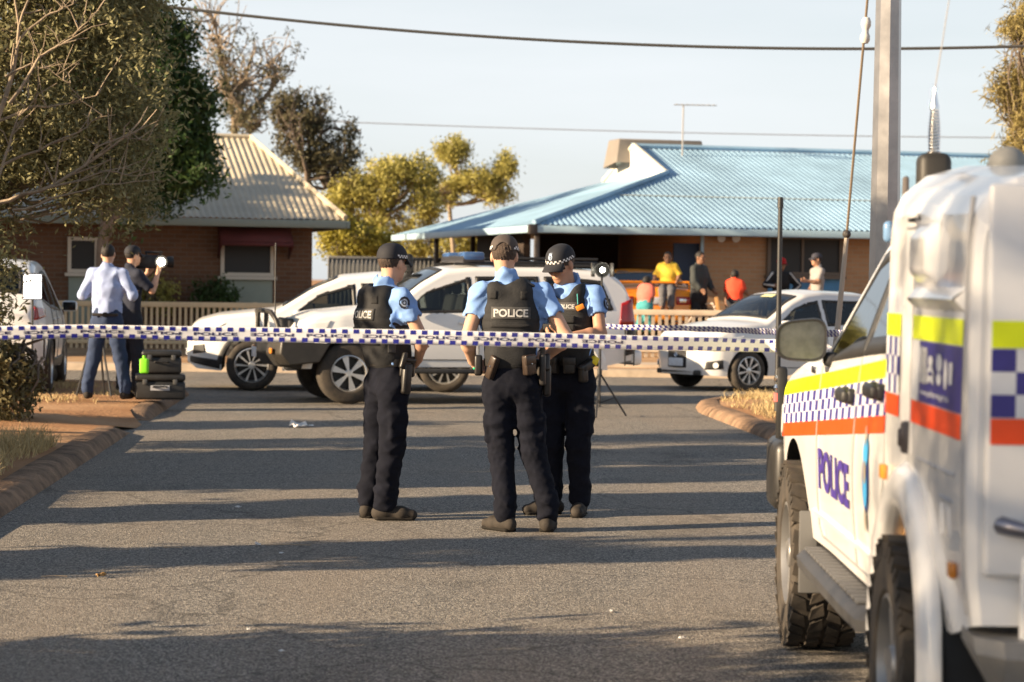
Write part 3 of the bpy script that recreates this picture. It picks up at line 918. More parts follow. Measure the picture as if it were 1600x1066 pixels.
def tree(name, label, base, fork, blobs, leaf_mat, bark, seed, clump=0.22, per=40, leaf=(0.10, 0.035), trunk_r=0.12, twig_r=0.012, n_stems=None, droop=0.2, group=None, cat='tree', bare=0.0, shell=0.55):
    """blobs: (centre, radii, number of clumps) in world coordinates"""
    g = np.random.default_rng(seed)
    b = Vector(base)
    o = empty(name, b, 0, label, cat, group)
    tr = MB()
    fk = Vector(fork)
    tr.tube([p - b for p in wiggle(b, fk, g, 0.08)], [trunk_r * (1 - 0.35 * i / 6) for i in range(7)], 9)
    Cs, Rs = [], []
    for c, r, n in blobs:
        c, r = np.array(c), np.array(r)
        br = wiggle(fk, c, g, 0.25)
        tr.tube([p - b for p in br], [trunk_r * (0.6 - 0.42 * i / 6) for i in range(7)], 7)
        d = g.normal(size=(n, 3)); d /= np.linalg.norm(d, axis=1)[:, None]
        k = shell + (1 - shell) * g.uniform(0, 1, n) ** 0.5
        k *= 1 + 0.18 * np.sin(d[:, 0] * 5 + d[:, 2] * 4 + seed) + 0.12 * np.sin(d[:, 1] * 9 - d[:, 2] * 7)
        pts = c + d * r * k[:, None]
        for i in range(0, n, max(1, n // 26)):
            src = br[3 + i % 4]
            tw = wiggle(src, pts[i], g, 0.16, 4)
            tr.tube([p - b for p in tw], [twig_r * (1.6 - 1.25 * j / 4) for j in range(5)], 5)
        keep = g.uniform(size=n) >= bare
        Cs.append(pts[keep]); Rs.append(clump * g.uniform(0.6, 1.3, keep.sum()))
    t = tr.build('trunk', bark, o, 60)
    C = np.concatenate(Cs) - np.array(b)
    cr = leaf_mesh('crown', leaf_mat, o, C, np.concatenate(Rs), per, leaf[0], leaf[1], g, droop)
    return o
L_OLIVE = M('leaf_olive', (0.25, 0.235, 0.115), 0.6, island=0.35, transl=0.25, var=(0.9, 0.25), spec=0.3)
L_DARK = M('leaf_dark', (0.045, 0.082, 0.022), 0.55, island=0.35, transl=0.22, var=(1.2, 0.3), spec=0.3)
L_YEL = M('leaf_yellow_green', (0.36, 0.325, 0.09), 0.6, island=0.3, transl=0.3, var=(0.8, 0.3), spec=0.3)
L_GREY = M('leaf_grey_green', (0.10, 0.095, 0.05), 0.6, island=0.35, transl=0.2, var=(0.7, 0.3), spec=0.3)
L_BRONZE = M('leaf_bronze', (0.27, 0.22, 0.085), 0.65, island=0.3, transl=0.25, var=(0.8, 0.3), spec=0.3)
# big bottlebrush-like tree on the left verge, pale limbs showing
o = tree('verge_tree', 'large olive brown leafy tree with pale bare limbs at the left edge', (-5.9, 22.2, 0.1), (-5.7, 22.1, 1.1),
     [((-5.35, 22.0, 3.95), (1.75, 1.15, 1.75), 620), ((-4.25, 22.0, 3.35), (1.05, 0.95, 1.2), 420), ((-4.3, 22.1, 4.4), (1.1, 0.9, 0.9), 300),
      ((-3.75, 22.2, 2.75), (0.55, 0.7, 0.65), 130), ((-5.2, 21.6, 1.5), (0.62, 0.7, 1.05), 260)],
     L_OLIVE, MAT_BARK_PALE, 3, clump=0.2, per=62, leaf=(0.07, 0.022), trunk_r=0.13, twig_r=0.011)
# pale sunlit bare limbs sweeping up to the right, in front of the leaves
g = np.random.default_rng(5)
m = MB()
bb = o.location
def limb(pix, Y, r0):
    pts = [P(px, py, Y) - bb for px, py in pix]
    fine = []
    for i in range(len(pts) - 1):
        for t in (0, 0.33, 0.66): fine.append(pts[i].lerp(pts[i + 1], t) + Vector(g.normal(size=3) * 0.008))
    fine.append(pts[-1])
    m.tube(fine, [r0 * (1 - 0.75 * i / (len(fine) - 1)) for i in range(len(fine))], 6)
    return fine
for pix, r0 in (([(-10, 320), (60, 298), (130, 262), (175, 228), (205, 205)], 0.022), ([(60, 298), (110, 285), (165, 270), (215, 275)], 0.014),
                ([(20, 330), (80, 310), (160, 290), (240, 282)], 0.013), ([(-10, 210), (20, 120), (30, 40), (50, -20)], 0.028), ([(15, 160), (60, 90), (110, 60), (150, 20)], 0.016),
                ([(-5, 190), (40, 170), (90, 165), (150, 150)], 0.016), ([(10, 120), (50, 100), (75, 110), (110, 130)], 0.012), ([(30, 60), (70, 25), (100, 15), (140, -10)], 0.013),
                ([(130, 262), (150, 230), (190, 215), (230, 220)], 0.012), ([(0, 260), (60, 235), (120, 205), (160, 180)], 0.014), ([(-10, 300), (10, 240), (20, 200), (45, 150)], 0.016)):
    fine = limb(pix, 20.75 + 0.25 * g.uniform(), r0)
    for q in fine[3:]:
        for _ in range(1 if g.uniform() < .5 else 2):
            e = q + Vector((g.normal() * 0.14 + 0.06, g.normal() * 0.08, abs(g.normal()) * 0.16 + 0.03))
            m.tube([q, q.lerp(e, 0.5) + Vector(g.normal(size=3) * 0.02), e], [r0 * 0.4, r0 * 0.3, r0 * 0.18], 4)
m.build('bare_limb', MAT_BARK_PALE, o, 60)
# low bush under it
tree('verge_bush', 'dark olive bush at the foot of the left verge tree', (-5.6, 24.6, 0.1), (-5.6, 24.6, 0.4),
     [((-5.85, 24.6, 0.9), (0.62, 0.6, 0.75), 260), ((-5.25, 24.5, 0.45), (0.42, 0.5, 0.36), 120)], M('leaf_bush', (0.15, 0.13, 0.06), 0.6, island=0.4, transl=0.25, var=(0.9, 0.3), spec=0.3), MAT_BARK, 8, clump=0.14, per=40, leaf=(0.075, 0.03), trunk_r=0.05, cat='bush')
# dark green tree behind, over the house corner
tree('dense_tree', 'dense dark green tree beside the cream roof', (-7.5, 43.6, 0.1), (-7.4, 43.6, 2.2),
     [((-6.75, 43.6, 4.7), (1.25, 0.95, 1.8), 520), ((-7.6, 43.6, 5.1), (1.6, 1.0, 1.95), 420), ((-6.15, 43.6, 3.75), (0.75, 0.7, 0.9), 200), ((-5.85, 43.6, 4.85), (0.42, 0.4, 0.35), 60), ((-6.3, 43.6, 5.9), (0.5, 0.5, 0.4), 60)],
     L_DARK, MAT_BARK, 12, clump=0.24, per=36, leaf=(0.13, 0.05), trunk_r=0.16)
# trees behind the houses
tree('gum_tree', 'tall half bare gum tree rising behind the cream roof', tuple(P(372, 380, 60))[:2] + (0.3,), P(366, 190, 60),
     [(P(335, 30, 60), (0.9, 0.8, 1.5), 46), (P(385, 120, 60), (0.8, 0.7, 1.1), 46), (P(425, 95, 60), (0.6, 0.6, 0.8), 34), (P(350, 130, 60), (0.5, 0.5, 0.8), 40), (P(382, 180, 60), (0.5, 0.6, 0.5), 70)],
     L_GREY, MAT_BARK_PALE, 21, clump=0.2, per=26, leaf=(0.13, 0.035), trunk_r=0.13, twig_r=0.016, bare=0.45)
tree('gum_tree', 'dark olive gum tree behind the right end of the cream roof', tuple(P(475, 380, 58))[:2] + (0.3,), P(480, 280, 58),
     [(P(462, 215, 58), (0.55, 0.6, 0.75), 90), (P(500, 250, 58), (0.4, 0.5, 0.4), 45), (P(532, 245, 58), (0.38, 0.5, 0.45), 55), (P(452, 165, 58), (0.38, 0.4, 0.42), 45), (P(495, 185, 58), (0.35, 0.4, 0.6), 45), (P(548, 205, 58), (0.12, 0.3, 0.4), 10)],
     M('leaf_dark_olive', (0.085, 0.075, 0.035), 0.6, island=0.35, transl=0.2, var=(0.9, 0.3)), MAT_BARK, 22, clump=0.22, per=30, leaf=(0.14, 0.04), trunk_r=0.11, bare=0.1)
tree('yellow_green_tree', 'rounded yellow green tree between the two houses', tuple(P(590, 400, 66))[:2] + (0.3,), P(590, 345, 66),
     [(P(612, 268, 66), (0.55, 0.8, 0.4), 75), (P(585, 305, 66), (0.8, 0.9, 0.45), 90), (P(655, 275, 66), (0.5, 0.7, 0.45), 75), (P(668, 320, 66), (0.4, 0.7, 0.45), 55), (P(540, 290, 66), (0.55, 0.7, 0.4), 70), (P(525, 325, 66), (0.5, 0.7, 0.4), 60), (P(615, 340, 66), (1.2, 0.9, 0.4), 80)],
     L_YEL, MAT_BARK_PALE, 23, clump=0.19, per=34, leaf=(0.13, 0.045), trunk_r=0.12)
tree('yellow_green_tree', 'small flat topped tree left of the blue roof with separate clumps', tuple(P(705, 400, 70))[:2] + (0.3,), P(702, 320, 70),
     [(P(710, 236, 70), (0.48, 0.5, 0.32), 90), (P(745, 284, 70), (0.7, 0.6, 0.35), 110), (P(790, 262, 70), (0.28, 0.4, 0.42), 60), (P(700, 300, 70), (0.3, 0.4, 0.35), 40), (P(775, 300, 70), (0.5, 0.5, 0.3), 50)],
     L_YEL, MAT_BARK_PALE, 24, clump=0.2, per=30, leaf=(0.13, 0.04), trunk_r=0.09)
tree('yellow_green_shrub', 'bright yellow green shrub above the grey fence', tuple(P(545, 415, 62))[:2] + (0.3,), P(545, 400, 62),
     [(P(545, 375, 62), (0.75, 0.6, 0.5), 170), (P(590, 385, 62), (0.6, 0.5, 0.4), 110), (P(520, 350, 62), (0.4, 0.5, 0.4), 60)],
     M('leaf_lime', (0.34, 0.30, 0.05), 0.6, island=0.3, transl=0.3, var=(0.8, 0.25)), MAT_BARK, 25, clump=0.2, per=34, leaf=(0.11, 0.045), trunk_r=0.06, cat='shrub')
tree('yellow_green_shrub', 'scrubby tree seen under the carport roof', tuple(P(720, 420, 74))[:2] + (0.3,), P(720, 400, 74),
     [(P(705, 385, 74), (1.0, 0.8, 0.55), 150), (P(770, 385, 74), (0.9, 0.8, 0.6), 130), (P(640, 385, 74), (0.6, 0.8, 0.5), 70)],
     L_YEL, MAT_BARK, 26, clump=0.24, per=30, leaf=(0.13, 0.05), trunk_r=0.06, cat='shrub', bare=0.15)
tree('casuarina_tree', 'feathery bronze green tree at the right edge above the ute', (8.6, 38.0, 0.1), (8.5, 38, 2.5),
     [((8.35, 38, 4.3), (0.62, 0.8, 1.0), 200), ((8.5, 38, 5.6), (0.75, 0.8, 1.1), 220), ((8.1, 38, 3.35), (0.6, 0.7, 0.45), 90), ((9.4, 38, 4.6), (1.0, 1, 1.8), 260), ((7.85, 38, 5.6), (0.2, 0.3, 0.2), 26), ((7.75, 38, 4.7), (0.2, 0.3, 0.2), 22)],
     L_BRONZE, MAT_BARK, 27, clump=0.17, per=40, leaf=(0.17, 0.02), trunk_r=0.12, droop=0.6)
# shrubs in front of the dark brick house
for px, py, r, mt, lab in ((240, 462, 0.32, L_YEL, 'small yellow green shrub against the dark brick wall'), (335, 466, 0.34, L_DARK, 'low dark shrub under the maroon awning window')):
    c = P(px, py, 46.2)
    tree('garden_shrub', lab, (c.x, c.y, yard_z(46)), (c.x, c.y, yard_z(46) + 0.3), [((c.x, c.y, c.z), (r * 1.2, r, r * 0.9), 60)], mt, MAT_BARK, int(px), clump=0.14, per=30, leaf=(0.09, 0.04), trunk_r=0.02, cat='shrub')

# trees left of the picture: their shade lies across the road and over the near ute
sh = Vector((to_sun.x, to_sun.y, 0)).normalized()
def off_tree(tx, ty, back, blobs, seed, label, mat=L_GREY, per=34, clump=0.26, tr=0.14, lf=(0.19, 0.09)):
    """a tree that stands `back` metres up-sun of the road point (tx, ty)"""
    b = Vector((tx, ty, 0)) + sh * back
    bl = [((b.x + dx, b.y + dy, z), r, n) for dx, dy, z, r, n in blobs]
    return tree('street_tree', label, (b.x, b.y, 0.12), (b.x, b.y, 0.7), bl, mat, MAT_BARK, seed, clump=clump, per=per, leaf=lf, trunk_r=tr, group='trees along the left verge beyond the frame', shell=0.3)
for i, (tx, ty, bk, w, h) in enumerate(((-0.2, 19.3, 7.6, 0.6, 5.2), (-0.2, 16.75, 7.6, 0.42, 5.0), (-0.2, 21.5, 7.6, 1.0, 5.2), (-0.2, 13.85, 8.5, 0.42, 4.6))):
    off_tree(tx, ty, bk, [(0, 0.10 * (-1) ** i, h * 0.22 + 0.1, (w * 0.8, w * 0.8, h * 0.19), 90), (0, -0.34 * (-1) ** i, h * 0.46, (w * 0.8, w * 0.9, h * 0.18), 90), (0, 0.38 * (-1) ** i, h * 0.66, (w * .8, w * 0.7, h * 0.15), 60), (0.3, -0.3 * (-1) ** i, h * 0.88, (w * .8, w * 0.75, h * 0.16), 60)], 40 + i, 'slender street tree beyond the left edge of the picture', clump=0.16, per=46 if i < 3 else 20)
for i, (tx, ty, bk, blobs) in enumerate(((0.6, 9.45, 6.3, [(0, 0, 1.0, (1.1, 1.6, 1.0), 420)]), (1.0, 6.5, 15.5, [(0, 0, 4.7, (1.5, 1.6, 1.5), 300), (0, 0, 6.6, (1.5, 1.5, 0.9), 90)]), (1.0, 3.4, 15.5, [(0, 0, 4.7, (1.5, 1.6, 1.5), 300), (0, 0, 6.6, (1.5, 1.5, 0.9), 90)]))):
    off_tree(tx, ty, bk, blobs, 50 + i, 'broad leafy street tree beyond the left edge of the picture', L_DARK, 34 if i == 0 else 26, 0.32 if i == 0 else 0.6, lf=(0.19, 0.09) if i == 0 else (0.13, 0.055))
off_tree(-0.2, 20.6, 6.4, [(0, -1.0, 1.0, (0.8, 0.9, 1.0), 170), (0.1, 0.1, 1.3, (0.7, 0.7, 1.0), 120), (0, 1.0, 1.1, (0.8, 0.9, 1.1), 170)], 57, 'low leafy bush on the verge beyond the left edge of the picture', L_GREY, 34, 0.26, 0.06)
# tall trees up-sun of the brick house
for i, (x, y, z) in enumerate(((-15.5, 41.0, 4.6), (-15.5, 44.2, 4.9), (-16, 46.6, 4.9), (-16, 50.0, 6.8))):
    tree('street_tree', 'tall dense tree beyond the left edge, shading the brick house', (x, y, 0.1), (x, y, 1.5), [((x, y, z * 0.45), (1.8, 1.8, z * 0.42), 200), ((x, y, z * 0.95), (1.7, 1.8, z * 0.42), 220)],
         L_DARK, MAT_BARK, 60 + i, clump=0.4, per=70, leaf=(0.24, 0.11), trunk_r=0.2, group='trees shading the left house beyond the frame', shell=0.3)

# ---- dry grass (stuff) ----------------------------------------------------------
def grass(name, label, regions, mat, seed):
    g = np.random.default_rng(seed)
    V, n = [], 0
    for cx, cy, rx, ry, z, cnt, h in regions:
        c = np.stack([cx + g.normal(size=cnt) * rx * 0.5, cy + g.normal(size=cnt) * ry * 0.5, np.full(cnt, z)], 1)
        E, sg = (LE, -1) if cx < 0 else (RE, 1)
        ex = np.interp(c[:, 1], [e[0] for e in E], [e[1] for e in E])
        c = c[(c[:, 0] - ex) * sg > 0.30]
        cnt = len(c)
        if not cnt: continue
        L = h * g.uniform(0.4, 1.2, cnt)[:, None]
        d = np.stack([g.normal(size=cnt) * 0.45, g.normal(size=cnt) * 0.45, np.ones(cnt)], 1)
        s = np.stack([g.normal(size=cnt), g.normal(size=cnt), np.zeros(cnt)], 1)
        s = s / np.linalg.norm(s, axis=1)[:, None] * 0.004
        bend = np.stack([g.normal(size=cnt), g.normal(size=cnt), -0.3 * np.ones(cnt)], 1) * L * 0.25
        V.append(np.stack([c - s, c + s, c + d * L * 0.6 + s * 0.8, c + d * L * 0.6 - s * 0.8, c + d * L + bend + s * .2, c + d * L + bend - s * .2], 1).reshape(-1, 3))
        n += cnt
    V = np.concatenate(V)
    i = np.arange(n)[:, None] * 6
    Q = np.concatenate([i + np.array([0, 1, 2, 3]), i + np.array([3, 2, 4, 5])])
    o = np_mesh(name, V, Q, mat)
    return tag(o, label, 'grass', kind='stuff')
MAT_STRAW = M('dry_straw', (0.52, 0.40, 0.20), 0.8, island=0.3, transl=0.2)
vr = lambda px, py: G(px, py, 0.11)
def gr(px, py, rx, ry, cnt, h):
    p = vr(px, py)
    return (p.x, p.y, rx, ry, 0.10, cnt, h)
grass('dry_grass', 'tufts of dry straw grass on the left verge by the kerb',
      [gr(25, 745, 0.30, 0.7, 900, 0.16), gr(70, 725, 0.2, 0.6, 700, 0.15), gr(20, 705, 0.35, 0.8, 900, 0.2), gr(90, 700, 0.25, 0.6, 450, 0.12), gr(-40, 760, 0.4, 0.8, 900, 0.2), gr(-120, 720, 0.6, 1.5, 1400, 0.22), gr(150, 690, 0.2, 0.4, 160, 0.06), gr(0, 770, .2, .4, 300, .08)], MAT_STRAW, 71)
grass('dry_grass', 'dry straw grass on the left verge around the camera crew',
      [gr(100, 605, 0.5, 0.6, 350, 0.10), gr(60, 625, 0.6, 0.5, 350, 0.10), gr(170, 615, 0.5, 0.6, 200, 0.07), gr(130, 590, .5, .6, 200, .10)], MAT_STRAW, 72)
grass('dry_grass', 'pale dry grass on the right verge beside the white hatchback',
      [gr(1190, 622, 0.45, 0.6, 450, 0.12), gr(1160, 635, 0.4, 0.6, 120, 0.06), gr(1220, 640, 0.4, 0.8, 350, 0.12), gr(1200, 660, 0.3, 0.5, 250, 0.07), gr(1130, 625, .3, .4, 140, .05), gr(1250, 650, .5, 1, 700, .2)], MAT_STRAW, 73)
# ================================================================ VEHICLES
MAT_CARW = M('car_white', (0.76, 0.76, 0.75), 0.32, coat=0.6, var=(1.6, 0.04))
MAT_BLACK = M('black_plastic', (0.018, 0.018, 0.019), 0.5, var=(14, 0.3))
MAT_RUBBER = M('tyre_rubber', (0.028, 0.026, 0.024), 0.85, var=(8, 0.35), c2=(0.075, 0.06, 0.045))
MAT_UNDER = M('underbody', (0.010, 0.010, 0.010), 0.9)
MAT_ALLOY = M('alloy', (0.62, 0.61, 0.59), 0.28, metal=0.75)
MAT_CHROME = M('chrome', (0.75, 0.75, 0.74), 0.12, metal=1.0)
MAT_LAMP = M('lamp_lens', (0.70, 0.70, 0.68), 0.12, spec=0.7, coat=0.4)
MAT_RED = M('red_lens', (0.30, 0.012, 0.012), 0.18, coat=0.5)
MAT_AMBER = M('amber_lens', (0.75, 0.26, 0.03), 0.25, coat=0.4)
MAT_PLATE = M('number_plate', (0.62, 0.66, 0.72), 0.5, var=(60, 0.25))
MAT_SEAL = M('window_seal', (0.02, 0.019, 0.018), 0.5)
MAT_BRAKE = M('brake_dark', (0.05, 0.048, 0.045), 0.6, metal=0.4)

class CarShape:
    """car body as one loft: x forward, y left, z up, origin on the ground between the axles"""
    def __init__(s, top, plan, belt, sill, arches, tumble=0.30, crown=0.035, rr=0.07, under=None, bulge=0.03, mid=0.62, zc=None):
        s.topk, s.plank, s.beltk, s.sillk = top, plan, belt, sill
        s.arches, s.tumble, s.crown, s.rr, s.bulge, s.mid = arches, tumble, crown, rr, bulge, mid
        s.x0, s.x1 = top[0][0], top[-1][0]
        s.cache, s.bcache, s.wcache = {}, {}, {}
    def _sm(s, k, x, w):
        key = (id(k), round(float(x), 4))
        if key not in s.cache:
            X, Z = [a for a, b in k], [b for a, b in k]
            s.cache[key] = float(np.interp(np.clip(x + np.linspace(-w, w, 9), X[0], X[-1]), X, Z).mean())
        return s.cache[key]
    def top(s, x): return s._sm(s.topk, x, 0.05)
    def plan(s, x): return s._sm(s.plank, x, 0.04)
    def belt(s, x):
        key = round(float(x), 4)
        if key not in s.bcache: s.bcache[key] = float(np.interp(x, [a for a, b in s.beltk], [b for a, b in s.beltk]))
        return s.bcache[key]
    def bottom(s, x):
        z = float(np.interp(x, [a for a, b in s.sillk], [b for a, b in s.sillk]))
        for xa, zc, r in s.arches:
            if abs(x - xa) < r: z = max(z, zc + math.sqrt(r * r - (x - xa) ** 2))
        return z
    def W(s, x, z):
        b = s.belt(x)
        w = s.plan(x)
        lo = min(z, b)
        w = w - s.bulge * abs((lo - s.mid) / 0.4) ** 1.8
        if z > b: w -= (z - b) * s.tumble
        return float(max(w, 0.05))
    def section(s, x, ns=36):
        zb, zt = s.bottom(x), float(s.top(x))
        r = min(s.rr, (zt - zb) * 0.4)
        pts = [(s.W(x, z), z) for z in np.linspace(zb, zt - r, ns)]
        w0 = pts[-1][0]
        rx = min(r * 1.25, w0 * 0.6)
        for t in np.linspace(0.18, 1, 6):
            a = t * math.pi / 2
            pts.append((w0 - rx * (1 - math.cos(a)), zt - r + r * math.sin(a)))
        wt = pts[-1][0]
        for t in (0.85, 0.65, 0.4, 0.2): pts.append((wt * t, zt + s.crown * (1 - t * t)))
        pts.append((0.0, zt + s.crown))
        return pts
    def stations(s):
        xs = list(np.arange(s.x0, s.x1, 0.025)) + [s.x1] + [k[0] for k in s.topk]
        for xa, zc, r in s.arches:
            xs += [xa + r * math.cos(t) for t in np.linspace(0, math.pi, 25)] + [xa - r - 0.001, xa + r + 0.001]
        xs = sorted(set(round(x, 4) for x in xs if s.x0 <= x <= s.x1))
        return [x for i, x in enumerate(xs) if i == 0 or x - xs[i - 1] > 0.0008]
    def mesh(s, name, mat, parent, under=MAT_UNDER):
        V, F, MI = [], [], []
        n = None
        for x in s.stations():
            p = s.section(x)
            full = [(x, y, z) for y, z in p] + [(x, -y, z) for y, z in p[-2::-1]]
            n = len(full)
            V += full
        ns = len(V) // n
        for i in range(ns - 1):
            for k in range(n):
                k2 = (k + 1) % n
                F.append((i * n + k, i * n + k2, (i + 1) * n + k2, (i + 1) * n + k)); MI.append(1 if k == n - 1 else 0)
        F.append(tuple(range(n))); MI.append(0)
        F.append(tuple(range((ns - 1) * n + n - 1, (ns - 1) * n - 1, -1))); MI.append(0)
        m = MB(); m.v, m.f, m.mi = V, F, MI
        return m.build(name, [mat, under], parent, 40)
    def side(s, x, z, sd, off): return (x, sd * (s.W(x, z) + off), z)
    def side_patch(s, m, bot, top, sd=1, off=0.006, nx=14, nz=6, mi=0):
        """sheet lying on the side between two polylines given as (x, z)"""
        def cur(pl, t):
            L = [0]
            for a, b in zip(pl, pl[1:]): L.append(L[-1] + math.dist(a, b))
            L = [l / max(L[-1], 1e-9) for l in L]
            return np.interp(t, L, [p[0] for p in pl]), np.interp(t, L, [p[1] for p in pl])
        rows = []
        for j in range(nz + 1):
            row = []
            for i in range(nx + 1):
                b, t = cur(bot, i / nx), cur(top, i / nx)
                k = j / nz
                row.append(s.side(b[0] * (1 - k) + t[0] * k, b[1] * (1 - k) + t[1] * k, sd, off))
            rows.append(row)
        m.grid(rows, mi)
    def topz(s, x, fy):
        """point on the upper skin at half-width fraction fy"""
        p = s.section(x)
        wt = p[-5][0] if len(p) > 5 else 0.5
        wt = p[-6][0]
        return (x, wt * fy, float(s.top(x)) + s.crown * (1 - fy * fy))
    def top_patch(s, m, xa, xb, fa, fb, off=0.012, nx=8, ny=12, mi=0):
        rows = []
        for i in range(nx + 1):
            t = i / nx
            x = xa + (xb - xa) * t
            f = fa + (fb - fa) * t
            d = 0.02
            sl = (float(s.top(x + d)) - float(s.top(x - d))) / (2 * d)
            nx_, nz_ = -sl / math.hypot(1, sl), 1 / math.hypot(1, sl)
            row = []
            for j in range(ny + 1):
                q = s.topz(x, -f + 2 * f * j / ny)
                row.append((q[0] + nx_ * off, q[1], q[2] + nz_ * off))
            rows.append(row)
        m.grid(rows, mi)
def make_wheel(parent, x, y, r, w, side, rim_r, spokes=5, spoke_w=0.07, dark=False, twist=0.0, name='wheel'):
    """side = +1 left, -1 right; tyre with its rim as sub-part"""
    ax = (0, side, 0)
    m = MB()
    h = w / 2
    prof = [(rim_r * 0.96, -h * 0.85), (rim_r + 0.01, -h), (r - 0.05, -h * 1.02), (r - 0.015, -h * 0.86), (r, -h * 0.6), (r, h * 0.6), (r - 0.015, h * 0.86), (r - 0.05, h * 1.02), (rim_r + 0.01, h), (rim_r * 0.96, h * 0.85), (rim_r * 0.96, -h * 0.85)]
    m.lathe(prof, (0, 0, 0), ax, 40)
    o = m.build(name, MAT_RUBBER, parent, 40)
    o.location = (x, y, r)
    q = MB()
    q.lathe([(rim_r * 0.985, h * 0.2), (rim_r * 0.985, h * 0.92), (rim_r * 0.93, h * 0.96), (rim_r * 0.89, h * 0.8), (rim_r * 0.86, h * 0.3)], (0, 0, 0), ax, 36, 0)
    q.lathe([(0.0, h * 0.12), (rim_r * 0.9, h * 0.12)], (0, 0, 0), ax, 30, 1)
    q.lathe([(0.0, h * 0.86), (0.035, h * 0.86), (0.05, h * 0.78), (0.055, h * 0.4)], (0, 0, 0), ax, 16, 0)
    for k in range(spokes):
        a = 2 * math.pi * k / spokes + 0.3
        def pt(rr, da, hh): return (rr * math.cos(a + da), side * hh, rr * math.sin(a + da))
        w0, w1 = spoke_w * 0.7, spoke_w
        r0, r1 = 0.03, rim_r * 0.91
        vs = []
        for hh in (h * 0.55, h * 0.86):
            vs += [pt(r0, -w0 / 2 / 0.08, hh), pt(r0, w0 / 2 / 0.08, hh), pt(r1, w1 / 2 / r1 + twist, hh * 0.98), pt(r1, -w1 / 2 / r1 + twist, hh * 0.98)]
        q.add(vs, [(0, 1, 2, 3), (4, 5, 6, 7), (0, 1, 5, 4), (1, 2, 6, 5), (2, 3, 7, 6), (3, 0, 4, 7)])
    q.build('rim', [MAT_ALLOY if not dark else MAT_BRAKE, MAT_BRAKE], o, 30)
    return o
def make_mirror(parent, c, sd, mat, face=None, s=(0.12, 0.22, 0.16), arm=None):
    m = MB(); m.rbox(c, s, 0.045, seg=3); mm = m.build('mirror', mat, parent, 60)
    g = MB(); g.rbox((c[0] - s[0] / 2 - 0.002, c[1], c[2]), (0.01, s[1] * 0.82, s[2] * 0.78), 0.03); g.build('mirror_glass', MAT_GLASS, mm, 40)
    return mm
MAT_CLEAR = None
def clear_glass(dark=False):
    """tinted pane: see-through, mirror-like at a glancing angle"""
    global MAT_CLEAR
    if dark:
        if 'dark_tint' not in MATS:
            m = clear_glass().copy(); m.name = 'dark_tinted_glass'; MATS['dark_tint'] = m
            for x in m.node_tree.nodes:
                if x.bl_idname == 'ShaderNodeBsdfTransparent': x.inputs['Color'].default_value = (0.12, 0.13, 0.125, 1)
        return MATS['dark_tint']
    if MAT_CLEAR is None:
        m = bpy.data.materials.new('tinted_glass')
        m.use_nodes = True
        n, l = m.node_tree.nodes, m.node_tree.links
        n.remove(n['Principled BSDF'])
        tr = n.new('ShaderNodeBsdfTransparent'); tr.inputs['Color'].default_value = (0.36, 0.40, 0.39, 1)
        gl = n.new('ShaderNodeBsdfGlossy'); gl.inputs['Roughness'].default_value = 0.03; gl.inputs['Color'].default_value = (0.9, 0.95, 1, 1)
        fr = n.new('ShaderNodeFresnel'); fr.inputs['IOR'].default_value = 1.5
        mx = n.new('ShaderNodeMixShader')
        l.new(fr.outputs['Fac'], mx.inputs['Fac']); l.new(tr.outputs[0], mx.inputs[1]); l.new(gl.outputs[0], mx.inputs[2])
        l.new(mx.outputs[0], n['Material Output'].inputs['Surface'])
        MAT_CLEAR = m
    return MAT_CLEAR
def in_poly(px, pz, poly):
    c = False
    j = len(poly) - 1
    for i in range(len(poly)):
        xi, zi = poly[i]; xj, zj = poly[j]
        if (zi > pz) != (zj > pz) and px < (xj - xi) * (pz - zi) / (zj - zi) + xi: c = not c
        j = i
    return c
def cut_openings(sh, body, wins, tops=(), sides=(1, -1)):
    """remove the body skin behind the panes"""
    bm = bmesh.new(); bm.from_mesh(body.data)
    polys = [list(b) + list(t)[::-1] for b, t in wins]
    kill = []
    for f in bm.faces:
        c = f.calc_center_median()
        if len(f.verts) > 4 or c.z < 0.8: continue
        if abs(c.y) > 0.4 and any(in_poly(c.x, c.z, p_) for p_ in polys) and abs(c.y) > 0.75 * sh.W(c.x, c.z): kill.append(f); continue
        for xa, xb, fa in tops:
            if min(xa, xb) + 0.02 < c.x < max(xa, xb) - 0.02 and c.z > float(sh.top(c.x)) - 0.02:
                kx = round(c.x, 3)
                if kx not in sh.wcache: sh.wcache[kx] = sh.topz(c.x, 1.0)[1]
                wt = sh.wcache[kx]
                if abs(c.y) < wt * fa - 0.02: kill.append(f); break
    bmesh.ops.delete(bm, geom=kill, context='FACES')
    bm.to_mesh(body.data); bm.free()
    body.data.update()
def ring_from(m0, nx, nz, w=1):
    """keep only the rim cells of a grid patch"""
    m = MB(); m.v = m0.v
    m.f = [f for k, f in enumerate(m0.f) if (k % nx) < w or (k % nx) >= nx - w or (k // nx) < w or (k // nx) >= nz - w]
    m.mi = [0] * len(m.f)
    return m
